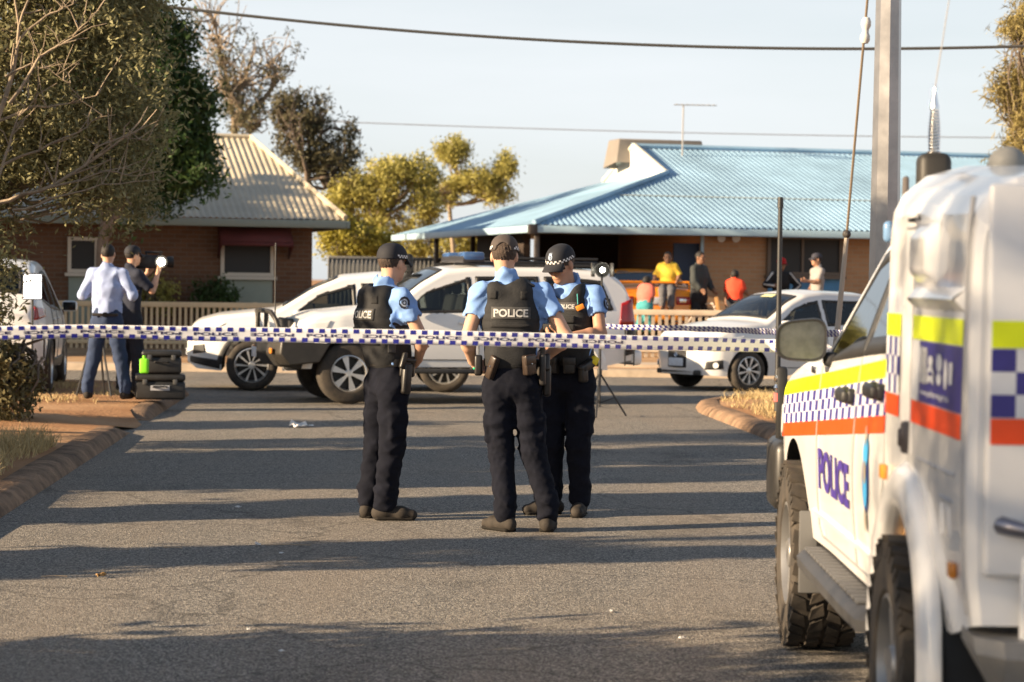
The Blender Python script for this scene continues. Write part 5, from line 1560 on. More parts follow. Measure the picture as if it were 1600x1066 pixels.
# sunlit clear-coat sill moulding below the doors
m = MB()
m.tube([cab.side(x, 0.645, 1, 0.004) for x in np.linspace(0.95, -0.75, 14)], 0.012, 5); m.build('door_moulding', PAINT, ute)
# mirror
m = MB()
def shell(y, z): return 0
mc = Vector((0.62, 0.985, 1.345))
hw, hh = 0.098, 0.080
def mir_ring(k, dx):
    pts = []
    for t in np.linspace(0, 2 * math.pi, 28, endpoint=False):
        c, s = math.cos(t), math.sin(t)
        yy_ = math.copysign(abs(c) ** 0.55, c) * hw * k
        zz_ = math.copysign(abs(s) ** 0.55, s) * hh * k * (1.0 + 0.10 * (yy_ / hw) * -1)
        pts.append(mc + Vector((dx, yy_, zz_ + 0.06 * -yy_ * 0.6)))
    return pts
m.grid([mir_ring(0.90, -0.048), mir_ring(1.0, -0.05), mir_ring(1.04, -0.02), mir_ring(0.95, 0.05), mir_ring(0.6, 0.085), mir_ring(0.02, 0.095)], wrap=True)
m.rbox(mc + Vector((0.0, -0.15, -0.075)), (0.09, 0.12, 0.06), 0.02)
m.rbox(mc + Vector((0.0, -0.20, -0.07)), (0.14, 0.06, 0.11), 0.02)
mir = m.build('wing_mirror', MAT_BLACK, ute, 50)
m = MB(); r_ = mir_ring(0.90, -0.046); m.add(r_, [tuple(range(28))]); m.build('mirror_glass', M('mirror_glass', (0.15, 0.16, 0.16), 0.30, metal=0.7, var=(18, 0.3)), mir, None)
# front wheels with chunky all-terrain tread
def at_wheel(x, y, sd, r=0.405, w=0.275, rim=0.225):
    ax = (0, sd, 0)
    h = w / 2
    m = MB()
    m.lathe([(rim * 0.96, -h * 0.85), (rim + 0.01, -h), (r - 0.07, -h * 1.02), (r - 0.03, -h * 0.93), (r - 0.014, -h * 0.72), (r - 0.014, h * 0.72), (r - 0.03, h * 0.93), (r - 0.07, h * 1.02), (rim + 0.01, h), (rim * 0.96, h * 0.85), (rim * 0.96, -h * 0.85)], (0, 0, 0), ax, 48)
    o = m.build('wheel', MAT_RUBBER, ute, 40)
    o.location = (x, y, r)
    t = MB()
    N = 34
    for k in range(N):
        for j, (yc, bw) in enumerate(((-0.40, 0.22), (-0.15, 0.20), (0.12, 0.20), (0.40, 0.22))):
            a = 2 * math.pi * (k + (0.5 if j % 2 else 0) + 0.12 * math.sin(k * 2.4 + j)) / N
            da = math.pi / N * (0.74 + 0.14 * math.sin(k * 1.7 + j * 2))
            sk = 0.10 * (1 if j in (0, 2) else -1)
            vs = []
            for rr_ in (r - 0.022, r + 0.001 - (0.006 if j in (0, 3) else 0)):
                for (u, v) in ((-1, -1), (1, -1), (1, 1), (-1, 1)):
                    yv = (yc + v * bw / 2 * (1 + 0.15 * u)) * w
                    an = a + u * da + v * sk * 0.35
                    vs.append((rr_ * math.cos(an), yv, rr_ * math.sin(an)))
            t.add(vs, [(0, 1, 2, 3), (4, 5, 6, 7), (0, 1, 5, 4), (1, 2, 6, 5), (2, 3, 7, 6), (3, 0, 4, 7)])
            if j in (0, 3):
                s = -1 if j == 0 else 1
                vs = []
                for rr_, yv in ((r - 0.075, s * h * 1.045), (r - 0.02, s * h * 0.99)):
                    for u in (-0.8, 0.8): vs.append((rr_ * math.cos(a + u * da), yv, rr_ * math.sin(a + u * da)))
                for rr_, yv in ((r - 0.075, s * h * 0.95), (r - 0.03, s * h * 0.85)):
                    for u in (-0.8, 0.8): vs.append((rr_ * math.cos(a + u * da), yv, rr_ * math.sin(a + u * da)))
                t.add(vs, [(0, 1, 3, 2), (4, 5, 7, 6), (0, 1, 5, 4), (2, 3, 7, 6), (0, 2, 6, 4), (1, 3, 7, 5)])
    t.build('tread', MAT_RUBBER, o, 30)
    q = MB()
    q.lathe([(rim * 0.985, h * 0.1), (rim * 0.985, h * 0.95), (rim * 0.93, h * 0.97), (rim * 0.88, h * 0.7), (rim * 0.86, h * 0.1)], (0, 0, 0), ax, 36)
    q.lathe([(0.0, h * 0.1), (rim * 0.9, h * 0.1)], (0, 0, 0), ax, 30)
    q.lathe([(0.0, h * 0.9), (0.06, h * 0.9), (0.075, h * 0.7), (0.08, h * 0.3)], (0, 0, 0), ax, 20)
    for k in range(6):
        a = 2 * math.pi * k / 6
        c = Vector((math.cos(a) * 0.13, sd * h * 0.62, math.sin(a) * 0.13))
        q.box(c, (0.17, 0.05, 0.055), Matrix.Rotation(-a, 3, 'Y'))
    q.build('rim', M('rim_grey', (0.30, 0.295, 0.29), 0.4, metal=0.6), o, 30)
    return o
for x in (WB, -WB):
    for sd in (1, -1): at_wheel(x, sd * 0.805, sd)
# front mud flap, arch liner, bull bar with aerial
m = MB(); m.rbox((WB - 0.46, 0.80, 0.46), (0.015, 0.26, 0.34), 0.006); m.build('mud_flap', M('flap_grey', (0.10, 0.10, 0.10), 0.7), ute)
m = MB()
rows = []
for t in np.linspace(0.0, math.pi, 20): rows.append([(WB + 0.485 * math.cos(t), yv, 0.43 + 0.485 * math.sin(t)) for yv in (0.5, 0.7, 0.86)])
m.grid(rows); m.build('arch_liner', MAT_UNDER, ute, 60)
MATB2 = M('bullbar_black', (0.022, 0.021, 0.02), 0.4, var=(5, 0.4))
m = MB()
m.rbox((2.50, 0, 0.68), (0.28, 1.86, 0.34), 0.05, seg=3)
m.rbox((2.32, 0.86, 0.70), (0.42, 0.16, 0.30), 0.05, seg=3); m.rbox((2.32, -0.86, 0.70), (0.42, 0.16, 0.30), 0.05, seg=3)
bbar = m.build('bull_bar', MATB2, ute, 50)
m = MB()
m.tube([(2.42, 0.84, 0.80), (2.48, 0.84, 1.02), (2.50, 0.78, 1.14), (2.52, 0.60, 1.19), (2.54, 0, 1.20), (2.52, -0.60, 1.19), (2.50, -0.78, 1.14), (2.48, -0.84, 1.02), (2.42, -0.84, 0.80)], 0.035, 10)
m.tube([(2.40, 0.80, 0.80), (2.50, 0.42, 0.86), (2.52, 0.40, 1.19)], 0.028, 8)
m.build('hoop', MATB2, bbar, 60)
m = MB(); m.rbox((2.42, 0.88, 0.97), (0.05, 0.05, 0.42), 0.015); m.build('aerial_bracket', MATB2, bbar)
ae = Vector((2.42, 0.90, 0.97))
m = MB(); m.tube([ae, ae + Vector((0, 0, 0.18)), ae + Vector((0, 0.0, 0.20))], [0.014, 0.014, 0.012], 8); m.tube([ae + Vector((0, 0, 0.2)), ae + Vector((0, 0, 0.95))], [0.013, 0.011], 8); m.tube([ae + Vector((0, 0, 0.95)), ae + Vector((0, 0, 1.0))], [0.015, 0.013], 8)
m.build('aerial', MAT_BLACK, bbar, 50)
m = MB(); m.cyl(ae + Vector((0, 0, 0.045)), ae + Vector((0, 0, 0.085)), 0.019, n=10); m.build('aerial_ring', M('ring_pink', (0.65, 0.12, 0.11), 0.5), bbar)
m = MB(); m.lathe([(0.012, 0.10), (0.02, 0.11), (0.012, 0.13), (0.018, 0.15), (0.011, 0.18)], ae, (0, 0, 1), 10); m.build('aerial_spring', MAT_CHROME, bbar)
m = MB(); cab.side_patch(m, [(2.30, 0.84), (1.98, 0.90)], [(2.26, 1.0), (1.9, 1.03)], 1, 0.012); m.build('headlight', MAT_LAMP, ute, 60, solid=0.01)
m = MB(); m.rbox((1.98, 0.84, 0.80), (0.12, 0.06, 0.10), 0.01); m.build('tow_bracket', M('bracket_dusty', (0.20, 0.13, 0.08), 0.8), ute)
# fender badge and repeater
m = MB(); m.rbox(cab.side(1.02, 1.215, 1, 0.004), (0.14, 0.01, 0.03), 0.004); m.build('badge', MAT_CHROME, ute)
# side step
m = MB()
prof = [(0.76, 0.50), (0.93, 0.495), (0.965, 0.465), (0.96, 0.425), (0.76, 0.43)]
rows = []
for x, k in ((0.98, 0.72), (0.90, 0.97), (0.5, 1.0), (-0.6, 1.0), (-0.96, 0.97), (-1.02, 0.72)): rows.append([(x, 0.76 + (a - 0.76) * k, b) for a, b in prof])
m.grid(rows, wrap=True); m.add(rows[0], [(0, 1, 2, 3, 4)]); m.add(rows[-1], [(4, 3, 2, 1, 0)])
st = m.build('side_step', M('step_grey', (0.045, 0.045, 0.047), 0.5, var=(10, 0.25)), ute, 40)
m = MB()
for i in range(16): m.rbox((0.80 - i * 0.105, 0.88, 0.503), (0.07, 0.11, 0.012), 0.004)
m.build('step_tread', M('step_tread', (0.09, 0.09, 0.092), 0.6), st)
m = MB()
for x in (0.7, -0.7): m.cyl((x, 0.5, 0.46), (x, 0.9, 0.43), 0.025, n=8)
m.build('step_bracket', MAT_BLACK, st)
m = MB(); m.box((0.0, 0, 0.50), (4.4, 1.2, 0.16)); m.box((-WB, 0, 0.42), (0.12, 1.5, 0.12)); m.box((WB, 0, 0.42), (0.12, 1.5, 0.12)); m.cyl((-2.6, -0.6, .45), (-2.6, .6, .45), 0.05); m.build('chassis', MAT_UNDER, ute)

# ---- canopy pod: closed fibreglass body on the tray --------------------------------------
PX0, PX1 = -2.60, -1.00
def pod_w(z):
    return float(np.interp(z, [0.58, 0.80, 1.05, 1.70, 1.80, 1.86, 1.92, 1.955], [0.85, 0.878, 0.885, 0.877, 0.868, 0.838, 0.765, 0.64]))
def pod_pt(x, z, off=0.0):
    w = pod_w(z) + off
    # front edge leans in, rear corner chamfered
    if x < PX0 + 0.03: w -= 0.022 * ((PX0 + 0.03 - x) / 0.03) ** 1.6
    if x > PX1 - 0.06: w -= 0.02 * ((x - PX1 + 0.06) / 0.06)
    # shallow vertical step behind the front stile
    w -= 0.018 * float(np.clip(1 - abs(x + 1.49) / 0.10, 0, 1)) if z > 1.05 else 0
    return w
arch_c, arch_r = (-WB, 0.43), 0.50
m = MB()
zs_full = [0.60, 0.66, 0.72, 0.80, 0.86, 0.92, 0.98, 1.05, 1.15, 1.25, 1.35, 1.45, 1.5, 1.6, 1.70, 1.75, 1.80, 1.86, 1.92, 1.955]
def pod_bottom(x):
    z = 0.60 if x > -2.2 else 0.60 + 0.06 * (-2.2 - x) / 0.3
    if abs(x - arch_c[0]) < arch_r: z = max(z, arch_c[1] + math.sqrt(arch_r ** 2 - (x - arch_c[0]) ** 2))
    return z
xs = sorted(set([round(v, 4) for v in list(np.linspace(PX0, PX1, 44)) + [arch_c[0] + arch_r * math.cos(t) for t in np.linspace(0, math.pi, 23)] + [PX0 + d for d in (0.01, 0.025, 0.05, 0.08, 0.12)] if PX0 <= v <= PX1]))
V = []
nn_ = None
for x in xs:
    zb_ = pod_bottom(x)
    zs = [zb_ + (z - 0.60) / (1.955 - 0.60) * (1.955 - zb_) for z in zs_full]
    # roof falls a little to the rear and rounds over at the back edge
    def drop(z): return (z - 1.5) / 0.455 * (0.05 * (PX1 - x) + 0.05 * max(0, (PX0 + 0.10 - x) / 0.10) ** 2) if z > 1.5 else 0
    half = [(x, pod_pt(x, z), z - drop(z)) for z in zs]
    zt = half[-1][2]
    half += [(x, half[-1][1] * t, zt + 0.012 * (1 - t * t)) for t in (0.6, 0.3, 0.0)]
    full = half + [(p_[0], -p_[1], p_[2]) for p_ in half[-2::-1]]
    nn_ = len(full)
    V += full
F = []
for i in range(len(xs) - 1):
    for k in range(nn_): F.append((i * nn_ + k, i * nn_ + (k + 1) % nn_, (i + 1) * nn_ + (k + 1) % nn_, (i + 1) * nn_ + k))
F += [tuple(range(nn_)), tuple(range((len(xs) - 1) * nn_, len(xs) * nn_))[::-1]]
m.v, m.f, m.mi = V, F, [0] * len(F)
pod = m.build('canopy', PAINT, ute, 13)
def pside(x, z, off=0.004): return (x, pod_pt(x, z) + off, z)
def ppatch(mb_, xa, xb, z0, z1, off=0.0045, mi=0, nx=10, nz=3):
    mb_.grid([[pside(xa + (xb - xa) * i / nx, z0 + (z1 - z0) * j / nz, off) for i in range(nx + 1)] for j in range(nz + 1)], mi)
# bands on the pod side (front stile, then rear panel)
PZ = dict(y=(1.405, 1.475), b=(1.225, 1.402), o=(1.155, 1.222))
for nm, mt_, zz_ in (('yellow_band', MAT_YEL, PZ['y']), ('orange_band', MAT_ORA, PZ['o'])):
    for xa_, xb_ in ((-1.015, -1.36), (-1.62, -2.49)):
        m = MB(); ppatch(m, xa_, xb_, *zz_); m.build(nm, mt_, ute, 60)
m = MB()
H3 = (PZ['b'][1] - PZ['b'][0]) / 3
for r in range(3):
    for i in range(6): ppatch(m, -1.015 - i * 0.0575, -1.015 - (i + 1) * 0.0575, PZ['b'][0] + r * H3, PZ['b'][0] + (r + 1) * H3, mi=(i + r) % 2, nx=2, nz=1)
m.build('check_band', [MAT_BLU, MAT_DWH], ute, 60)
m = MB()
for r in range(3):
    for i in range(2): ppatch(m, -1.62 - i * 0.07, -1.62 - (i + 1) * 0.07, PZ['b'][0] + r * H3, PZ['b'][0] + (r + 1) * H3, mi=1, nx=2, nz=1)
ppatch(m, -1.76, -2.49, *PZ['b'], mi=0)
m.build('check_band', [MAT_BLU, MAT_DWH], ute, 60)
# white marks on the blue panel: stripes, two round icons, a leaf shape and a line of small type
m = MB()
for i in range(5): ppatch(m, -1.78 - i * 0.028, -1.796 - i * 0.028, 1.28, 1.385, 0.007, nx=1, nz=1)
def disc(cx, cz, rx, rz, off=0.007):
    m.add([pside(cx - rx * math.cos(t), cz + rz * math.sin(t), off) for t in np.linspace(0, 2 * math.pi, 18, endpoint=False)], [tuple(range(18))])
disc(-1.98, 1.312, 0.062, 0.024); disc(-1.98, 1.348, 0.042, 0.016); disc(-2.13, 1.348, 0.05, 0.026); disc(-2.13, 1.303, 0.042, 0.018); disc(-2.24, 1.32, 0.028, 0.042)
ppatch(m, -2.30, -2.35, 1.295, 1.355, 0.007, nx=1, nz=1)
for cx in (-1.935, -2.025): disc(cx, 1.292, 0.016, 0.010)
add_text(m, 'www.police.wa.gov.au', lambda a, b: pside(-2.05 - a, 1.253 + b, 0.007), 0.026, 0.50, 0.01)
m.build('decal_marks', MAT_DWH, ute, None, fixn=False)
m = MB(); disc(-1.98, 1.312, 0.042, 0.006, 0.0085); m.build('decal_mark_detail', MAT_BLU, ute, None, fixn=False)
# arch flare (broad moulded guard)
m = MB()
rows = []
for t in np.linspace(-0.30, math.pi + 0.22, 40):
    c, s = math.cos(t), math.sin(t)
    row = []
    for rr_, yv in ((0.465, 0.80), (0.468, 0.905), (0.48, 0.922), (0.53, 0.930), (0.585, 0.912), (0.62, 0.872)):
        row.append((arch_c[0] + rr_ * c, yv, max(arch_c[1] + rr_ * s * 0.98, 0.40)))
    rows.append(row)
m.grid(rows); m.build('wheel_flare', PAINT, ute, 60, solid=0.01)
m = MB()
rows = []
for t in np.linspace(0.0, math.pi, 20): rows.append([(arch_c[0] + 0.49 * math.cos(t), yv, 0.43 + 0.49 * math.sin(t)) for yv in (0.4, 0.6, 0.86)])
m.grid(rows); m.build('arch_liner', MAT_UNDER, ute, 60)
m = MB(); m.rbox((arch_c[0] + 0.33, 0.80, 0.80), (0.16, 0.10, 0.22), 0.02); m.build('dusty_bracket', M('dust_orange', (0.42, 0.24, 0.10), 0.9, var=(8, 0.3)), ute)
m = MB(); m.rbox((-2.10, 0.74, 0.42), (0.015, 0.30, 0.36), 0.006); m.build('mud_flap', MAT_BLACK, ute)
# pod fittings
m = MB()
for x0_, z0_, x1_, z1_ in ((-1.46, 1.06, -1.60, 1.06), (-1.40, 1.74, -1.66, 1.74), (-1.75, 1.055, -2.40, 1.055), (-2.15, 0.98, -2.36, 0.98)):
    m.tube([pside(x0_ + (x1_ - x0_) * t, z0_ + (z1_ - z0_) * t, 0.0) for t in np.linspace(0, 1, 8)], 0.006, 4)
m.tube([pside(-2.525, z, 0.001) for z in np.linspace(0.70, 1.80, 24)], 0.007, 4)
m.tube([pside(-1.60, z, 0.001) for z in np.linspace(1.06, 1.78, 20)], 0.004, 4)
m.build('panel_seam', M('seam_pale', (0.36, 0.36, 0.37), 0.6), ute)
# recessed vent: raised frame with sunken floor
m = MB()
def raised(x0_, x1_, z0_, z1_, h, mi=0):
    a = [pside(x0_, z0_, 0), pside(x1_, z0_, 0), pside(x1_, z1_, 0), pside(x0_, z1_, 0)]
    d = 0.035
    b = [pside(x0_ - d, z0_ + d, h), pside(x1_ + d, z0_ + d, h), pside(x1_ + d, z1_ - d, h), pside(x0_ - d, z1_ - d, h)]
    m.add(a + b, [(4, 5, 6, 7), (0, 1, 5, 4), (1, 2, 6, 5), (2, 3, 7, 6), (3, 0, 4, 7)], mi)
raised(-1.66, -2.02, 1.57, 1.745, 0.035)
m.build('vent_cowl', PAINT, ute, 30, bevel=0.012)
m = MB(); raised(-1.62, -2.50, 1.495, 1.56, 0.03); m.build('side_rail', PAINT, ute, 30, bevel=0.008)
for x in (-1.42, -1.58):
    m = MB(); m.rbox(pside(x, 1.765, 0.001), (0.10, 0.006, 0.014), 0.002); m.build('latch', MAT_BLACK, ute)
m = MB(); m.rbox(pside(-1.50, 1.10, 0.01), (0.05, 0.04, 0.10), 0.012); m.rbox(pside(-1.50, 1.10, 0.025), (0.025, 0.03, 0.06), 0.01); m.build('side_lock', M('lock_dark', (0.06, 0.055, 0.06), 0.35, metal=0.6), ute)
m = MB(); m.rbox(pside(-1.10, 0.965, 0.012), (0.07, 0.02, 0.05), 0.008); m.build('side_marker', MAT_AMBER, ute)
m = MB(); m.rbox(pside(-2.38, 0.80, 0.008), (0.07, 0.02, 0.045), 0.008); m.build('side_marker', MAT_AMBER, ute)
m = MB(); m.rbox(pside(-2.24, 0.92, -0.002), (0.16, 0.010, 0.085), 0.004); m.build('filler_flap', PAINT, ute, 40)
# rear door on the pod
XR = PX0 - 0.004
m = MB(); m.rbox((XR - 0.012, 0, 1.32), (0.03, 1.69, 1.02), 0.03, seg=3); rd = m.build('rear_door', PAINT, ute, 50)
def rear_rect(mb_, y0, y1, z0, z1, mi=0, off=0.0305): mb_.add([(XR - off, y0, z0), (XR - off, y1, z0), (XR - off, y1, z1), (XR - off, y0, z1)], [(0, 1, 2, 3)], mi)
m = MB(); rear_rect(m, 0.835, -0.835, 1.405, 1.475); m.build('yellow_band', MAT_YEL, rd, None)
m = MB(); rear_rect(m, 0.835, -0.835, 1.155, 1.222); m.build('orange_band', MAT_ORA, rd, None)
m = MB()
for r in range(3):
    for i in range(26):
        rear_rect(m, 0.835 - i * 0.0642, 0.835 - (i + 1) * 0.0642, 1.225 + r * 0.059, 1.225 + (r + 1) * 0.059, (i + r) % 2 if True else 0)
m.build('check_band', [MAT_BLU, MAT_DWH], rd, None)
m = MB(); m.rbox((XR - 0.05, 0.57, 1.245), (0.05, 0.10, 0.055), 0.012); m.build('reflector', MAT_RED, rd)
m = MB(); m.rbox((XR - 0.03, 0.54, 1.735), (0.03, 0.10, 0.05), 0.012); m.build('lamp_housing', PAINT, rd); 
m = MB(); m.cyl((XR - 0.045, 0.52, 1.735), (XR - 0.055, 0.52, 1.735), 0.022, n=12); m.build('lamp', MAT_RED, rd)
m = MB(); m.tube([(XR + 0.03, 0.80, 0.96), (XR - 0.02, 0.80, 0.945), (XR - 0.07, 0.74, 0.935), (XR - 0.075, 0.66, 0.97), (XR - 0.06, 0.60, 0.995)], [0.022, 0.026, 0.02, 0.014, 0.016], 8); m.ball((XR - 0.05, 0.59, 1.0), 0.028, 10, 8); m.rbox((XR + 0.03, 0.80, 1.0), (0.05, 0.03, 0.10), 0.01)
m.build('tail_latch', M('latch_steel', (0.24, 0.24, 0.28), 0.3, metal=0.8), ute, 60)
m = MB(); m.rbox((XR - 0.02, 0.0, 0.75), (0.03, 1.5, 0.24), 0.03); m.build('tailgate', PAINT, ute, 50)
m = MB(); m.rbox((XR - 0.04, 0.60, 0.74), (0.03, 0.10, 0.16), 0.02); m.build('tail_light', M('tail_dark', (0.05, 0.04, 0.045), 0.3), ute)
# bumper
m = MB()
rows = []
for y, dx, zlo in ((0.86, 0.10, 0.62), (0.80, 0.0, 0.50), (0.5, -0.07, 0.45), (0.0, -0.08, 0.45), (-0.5, -0.07, 0.45), (-0.80, 0.0, 0.50), (-0.86, 0.10, 0.62)):
    rows.append([(XR + dx + 0.10, y, 0.655), (XR + dx - 0.08, y, 0.65), (XR + dx - 0.11, y, 0.61), (XR + dx - 0.06, y, zlo), (XR + dx + 0.10, y, zlo)])
m.grid(rows, wrap=True); m.add(rows[0], [(0, 1, 2, 3, 4)]); m.add(rows[-1], [(4, 3, 2, 1, 0)])
m.build('rear_bumper', M('bumper_grey', (0.20, 0.19, 0.175), 0.45, var=(6, 0.15)), ute, 40)
# roof gear: radio box with spring whip, beacon, dome
bx = Vector((-0.35, 0.63, 1.77))
m = MB(); m.rbox(bx + Vector((0, 0, 0.11)), (0.12, 0.115, 0.30), 0.03, seg=3); rb = m.build('radio_box', M('box_dark', (0.03, 0.027, 0.022), 0.55), ute, 50)
m = MB()
sp0 = bx + Vector((0, 0, 0.255))
m.lathe([(0.022, 0.0), (0.024, 0.01)] + [(0.0215 + 0.004 * math.sin(math.pi * min(1, i / 26)) - (0.005 if i % 2 else 0) - 0.0002 * i, 0.012 + 0.0056 * i) for i in range(27)] + [(0.016, 0.17), (0.009, 0.20), (0.005, 0.235), (0.0, 0.236)], sp0, (0, 0, 1), 16)
m.build('spring', MAT_CHROME, rb, 30)
m = MB(); m.tube([sp0 + Vector((0, 0, 0.23)), sp0 + Vector((0.0, -0.045, 0.55)), sp0 + Vector((0, -0.12, 1.1))], [0.0025, 0.0022, 0.0018], 5); m.build('whip', MAT_ALU, rb)
m = MB(); m.rbox((-0.1, 0.69, 1.83), (0.05, 0.022, 0.26), 0.015); m.build('light_bar_end', M('lens_smoke', (0.12, 0.10, 0.085), 0.2, coat=0.4), ute)
m = MB(); m.rbox((0.0, 0.735, 1.76), (0.05, 0.04, 0.08), 0.02, seg=3); m.build('spot_lamp', M('spot_blue', (0.14, 0.25, 0.42), 0.15, coat=0.5), ute)
m = MB(); m.ball((-1.35, 0.56, 1.945), (0.06, 0.06, 0.055), 20, 12); m.cyl((-1.35, 0.56, 1.92), (-1.35, 0.56, 1.95), 0.062, 0.062, 20); m.build('roof_dome', M('dome_grey', (0.24, 0.24, 0.225), 0.6), ute, 60)
# ================================================================ PEOPLE
def skin_mat(name, c): return M(name, c, 0.55, var=(14, 0.10), spec=0.35)
SKIN_A = skin_mat('skin_fair', (0.56, 0.33, 0.225))
SKIN_B = skin_mat('skin_tan', (0.44, 0.24, 0.155))
SKIN_C = skin_mat('skin_brown', (0.22, 0.115, 0.07))
MAT_SHIRT = M('shirt_blue', (0.20, 0.345, 0.66), 0.8, var=(30, 0.06), bump=(260, 0.15), spec=0.25)
MAT_VEST = M('vest_black', (0.018, 0.0185, 0.020), 0.75, var=(22, 0.25), bump=(180, 0.3), spec=0.35)
MAT_TROUS = M('trousers_navy', (0.0085, 0.0095, 0.0155), 0.9, var=(9, 0.25), bump=(200, 0.2), spec=0.12)
MAT_BOOT = M('boot_dusty', (0.036, 0.030, 0.025), 0.8, var=(18, 0.4), spec=0.3)
MAT_BELT = M('leather_black', (0.016, 0.014, 0.013), 0.4, var=(12, 0.3))
MAT_LEATHER = M('leather_brown_black', (0.040, 0.027, 0.020), 0.32, var=(12, 0.35))
MAT_HAIR = M('hair_brown', (0.055, 0.035, 0.024), 0.7, var=(40, 0.4), bump=(220, 0.5))
MAT_HAIR_D = M('hair_black', (0.015, 0.012, 0.010), 0.7, var=(40, 0.4))
MAT_CAPN = M('cap_navy', (0.013, 0.014, 0.020), 0.8, var=(40, 0.2))
MAT_CAPG = M('cap_faded', (0.070, 0.056, 0.050), 0.85, var=(30, 0.15))
MAT_CHK_W = M('check_white', (0.75, 0.74, 0.72), 0.7)
MAT_CHK_K = M('check_black', (0.015, 0.015, 0.02), 0.7)
vn = lambda v: np.array(v, float) / np.linalg.norm(v)
def head_axes(f, up=(0, 0, 1)):
    F = vn(f)
    Rr = vn(np.cross(F, up))
    return Rr, F, np.cross(Rr, F)
def sdf_head(s, c, f, jaw=1.0):
    Rr, F, U = head_axes(f)
    A = (Rr, F, U)
    c = _v(c)
    q = lambda r, ff, u: c + Rr * r + F * ff + U * u
    s.ell(q(0, -0.012, 0.028), (0.074, 0.093, 0.086), A, 0.02)
    s.ell(q(0, 0.018, -0.045), (0.058 * jaw, 0.070, 0.072), A, 0.03)
    s.ell(q(0, 0.058, -0.092), (0.026, 0.022, 0.020), A, 0.03)
    s.cone(q(0, 0.086, 0.012), q(0, 0.108, -0.028), 0.008, 0.013, 0.012)
    s.ell(q(0, 0.085, 0.026), (0.045, 0.014, 0.011), A, 0.015)
    s.ell(q(0, 0.084, -0.062), (0.024, 0.011, 0.009), A, 0.010)
    for e in (1, -1):
        s.ell(q(e * 0.032, 0.094, 0.004), (0.016, 0.014, 0.011), A, 0.012, 's')
        s.ell(q(e * 0.045, 0.058, -0.026), (0.020, 0.022, 0.018), A, 0.02)
        s.ell(q(e * 0.078, -0.010, -0.006), (0.010, 0.021, 0.033), A, 0.008)
    return A, q
def sdf_hand(s, w, d, n, side, curl=0.9, k=0.006):
    """wrist, direction, palm normal; side = +1 when the thumb lies along +cross(d, n)"""
    d, n = vn(d), vn(n)
    n = vn(n - d * (n @ d))
    t = np.cross(d, n) * side
    w = _v(w)
    s.econe(w, w + d * 0.045, (0.026, 0.019), (0.034, 0.016), t, 0.02)
    s.econe(w + d * 0.035, w + d * 0.085, (0.036, 0.016), (0.041, 0.014), t, 0.02)
    for i, (off, L) in enumerate(((0.030, 0.072), (0.010, 0.080), (-0.010, 0.074), (-0.029, 0.058))):
        p = w + d * 0.088 + t * off
        a = 0.0
        for j, fr in enumerate((0.45, 0.32, 0.23)):
            a += curl * (0.55, 0.75, 0.6)[j]
            q = p + (d * math.cos(a) + n * math.sin(a)) * L * fr
            s.cone(p, q, 0.0098 - 0.0007 * j, 0.0092 - 0.0009 * j, k)
            p = q
    p0 = w + d * 0.025 + t * 0.026
    p1 = p0 + (d * 0.55 + t * 0.62 + n * 0.4) * 0.042
    p2 = p1 + (d * 0.85 + t * 0.15 + n * (0.35 + 0.3 * curl)) * 0.032
    p3 = p2 + (d * 0.85 - t * 0.05 + n * (0.45 + 0.4 * curl)) * 0.025
    s.cone(p0, p1, 0.015, 0.012, 0.012); s.cone(p1, p2, 0.0115, 0.0105, k); s.cone(p2, p3, 0.0105, 0.009, k)
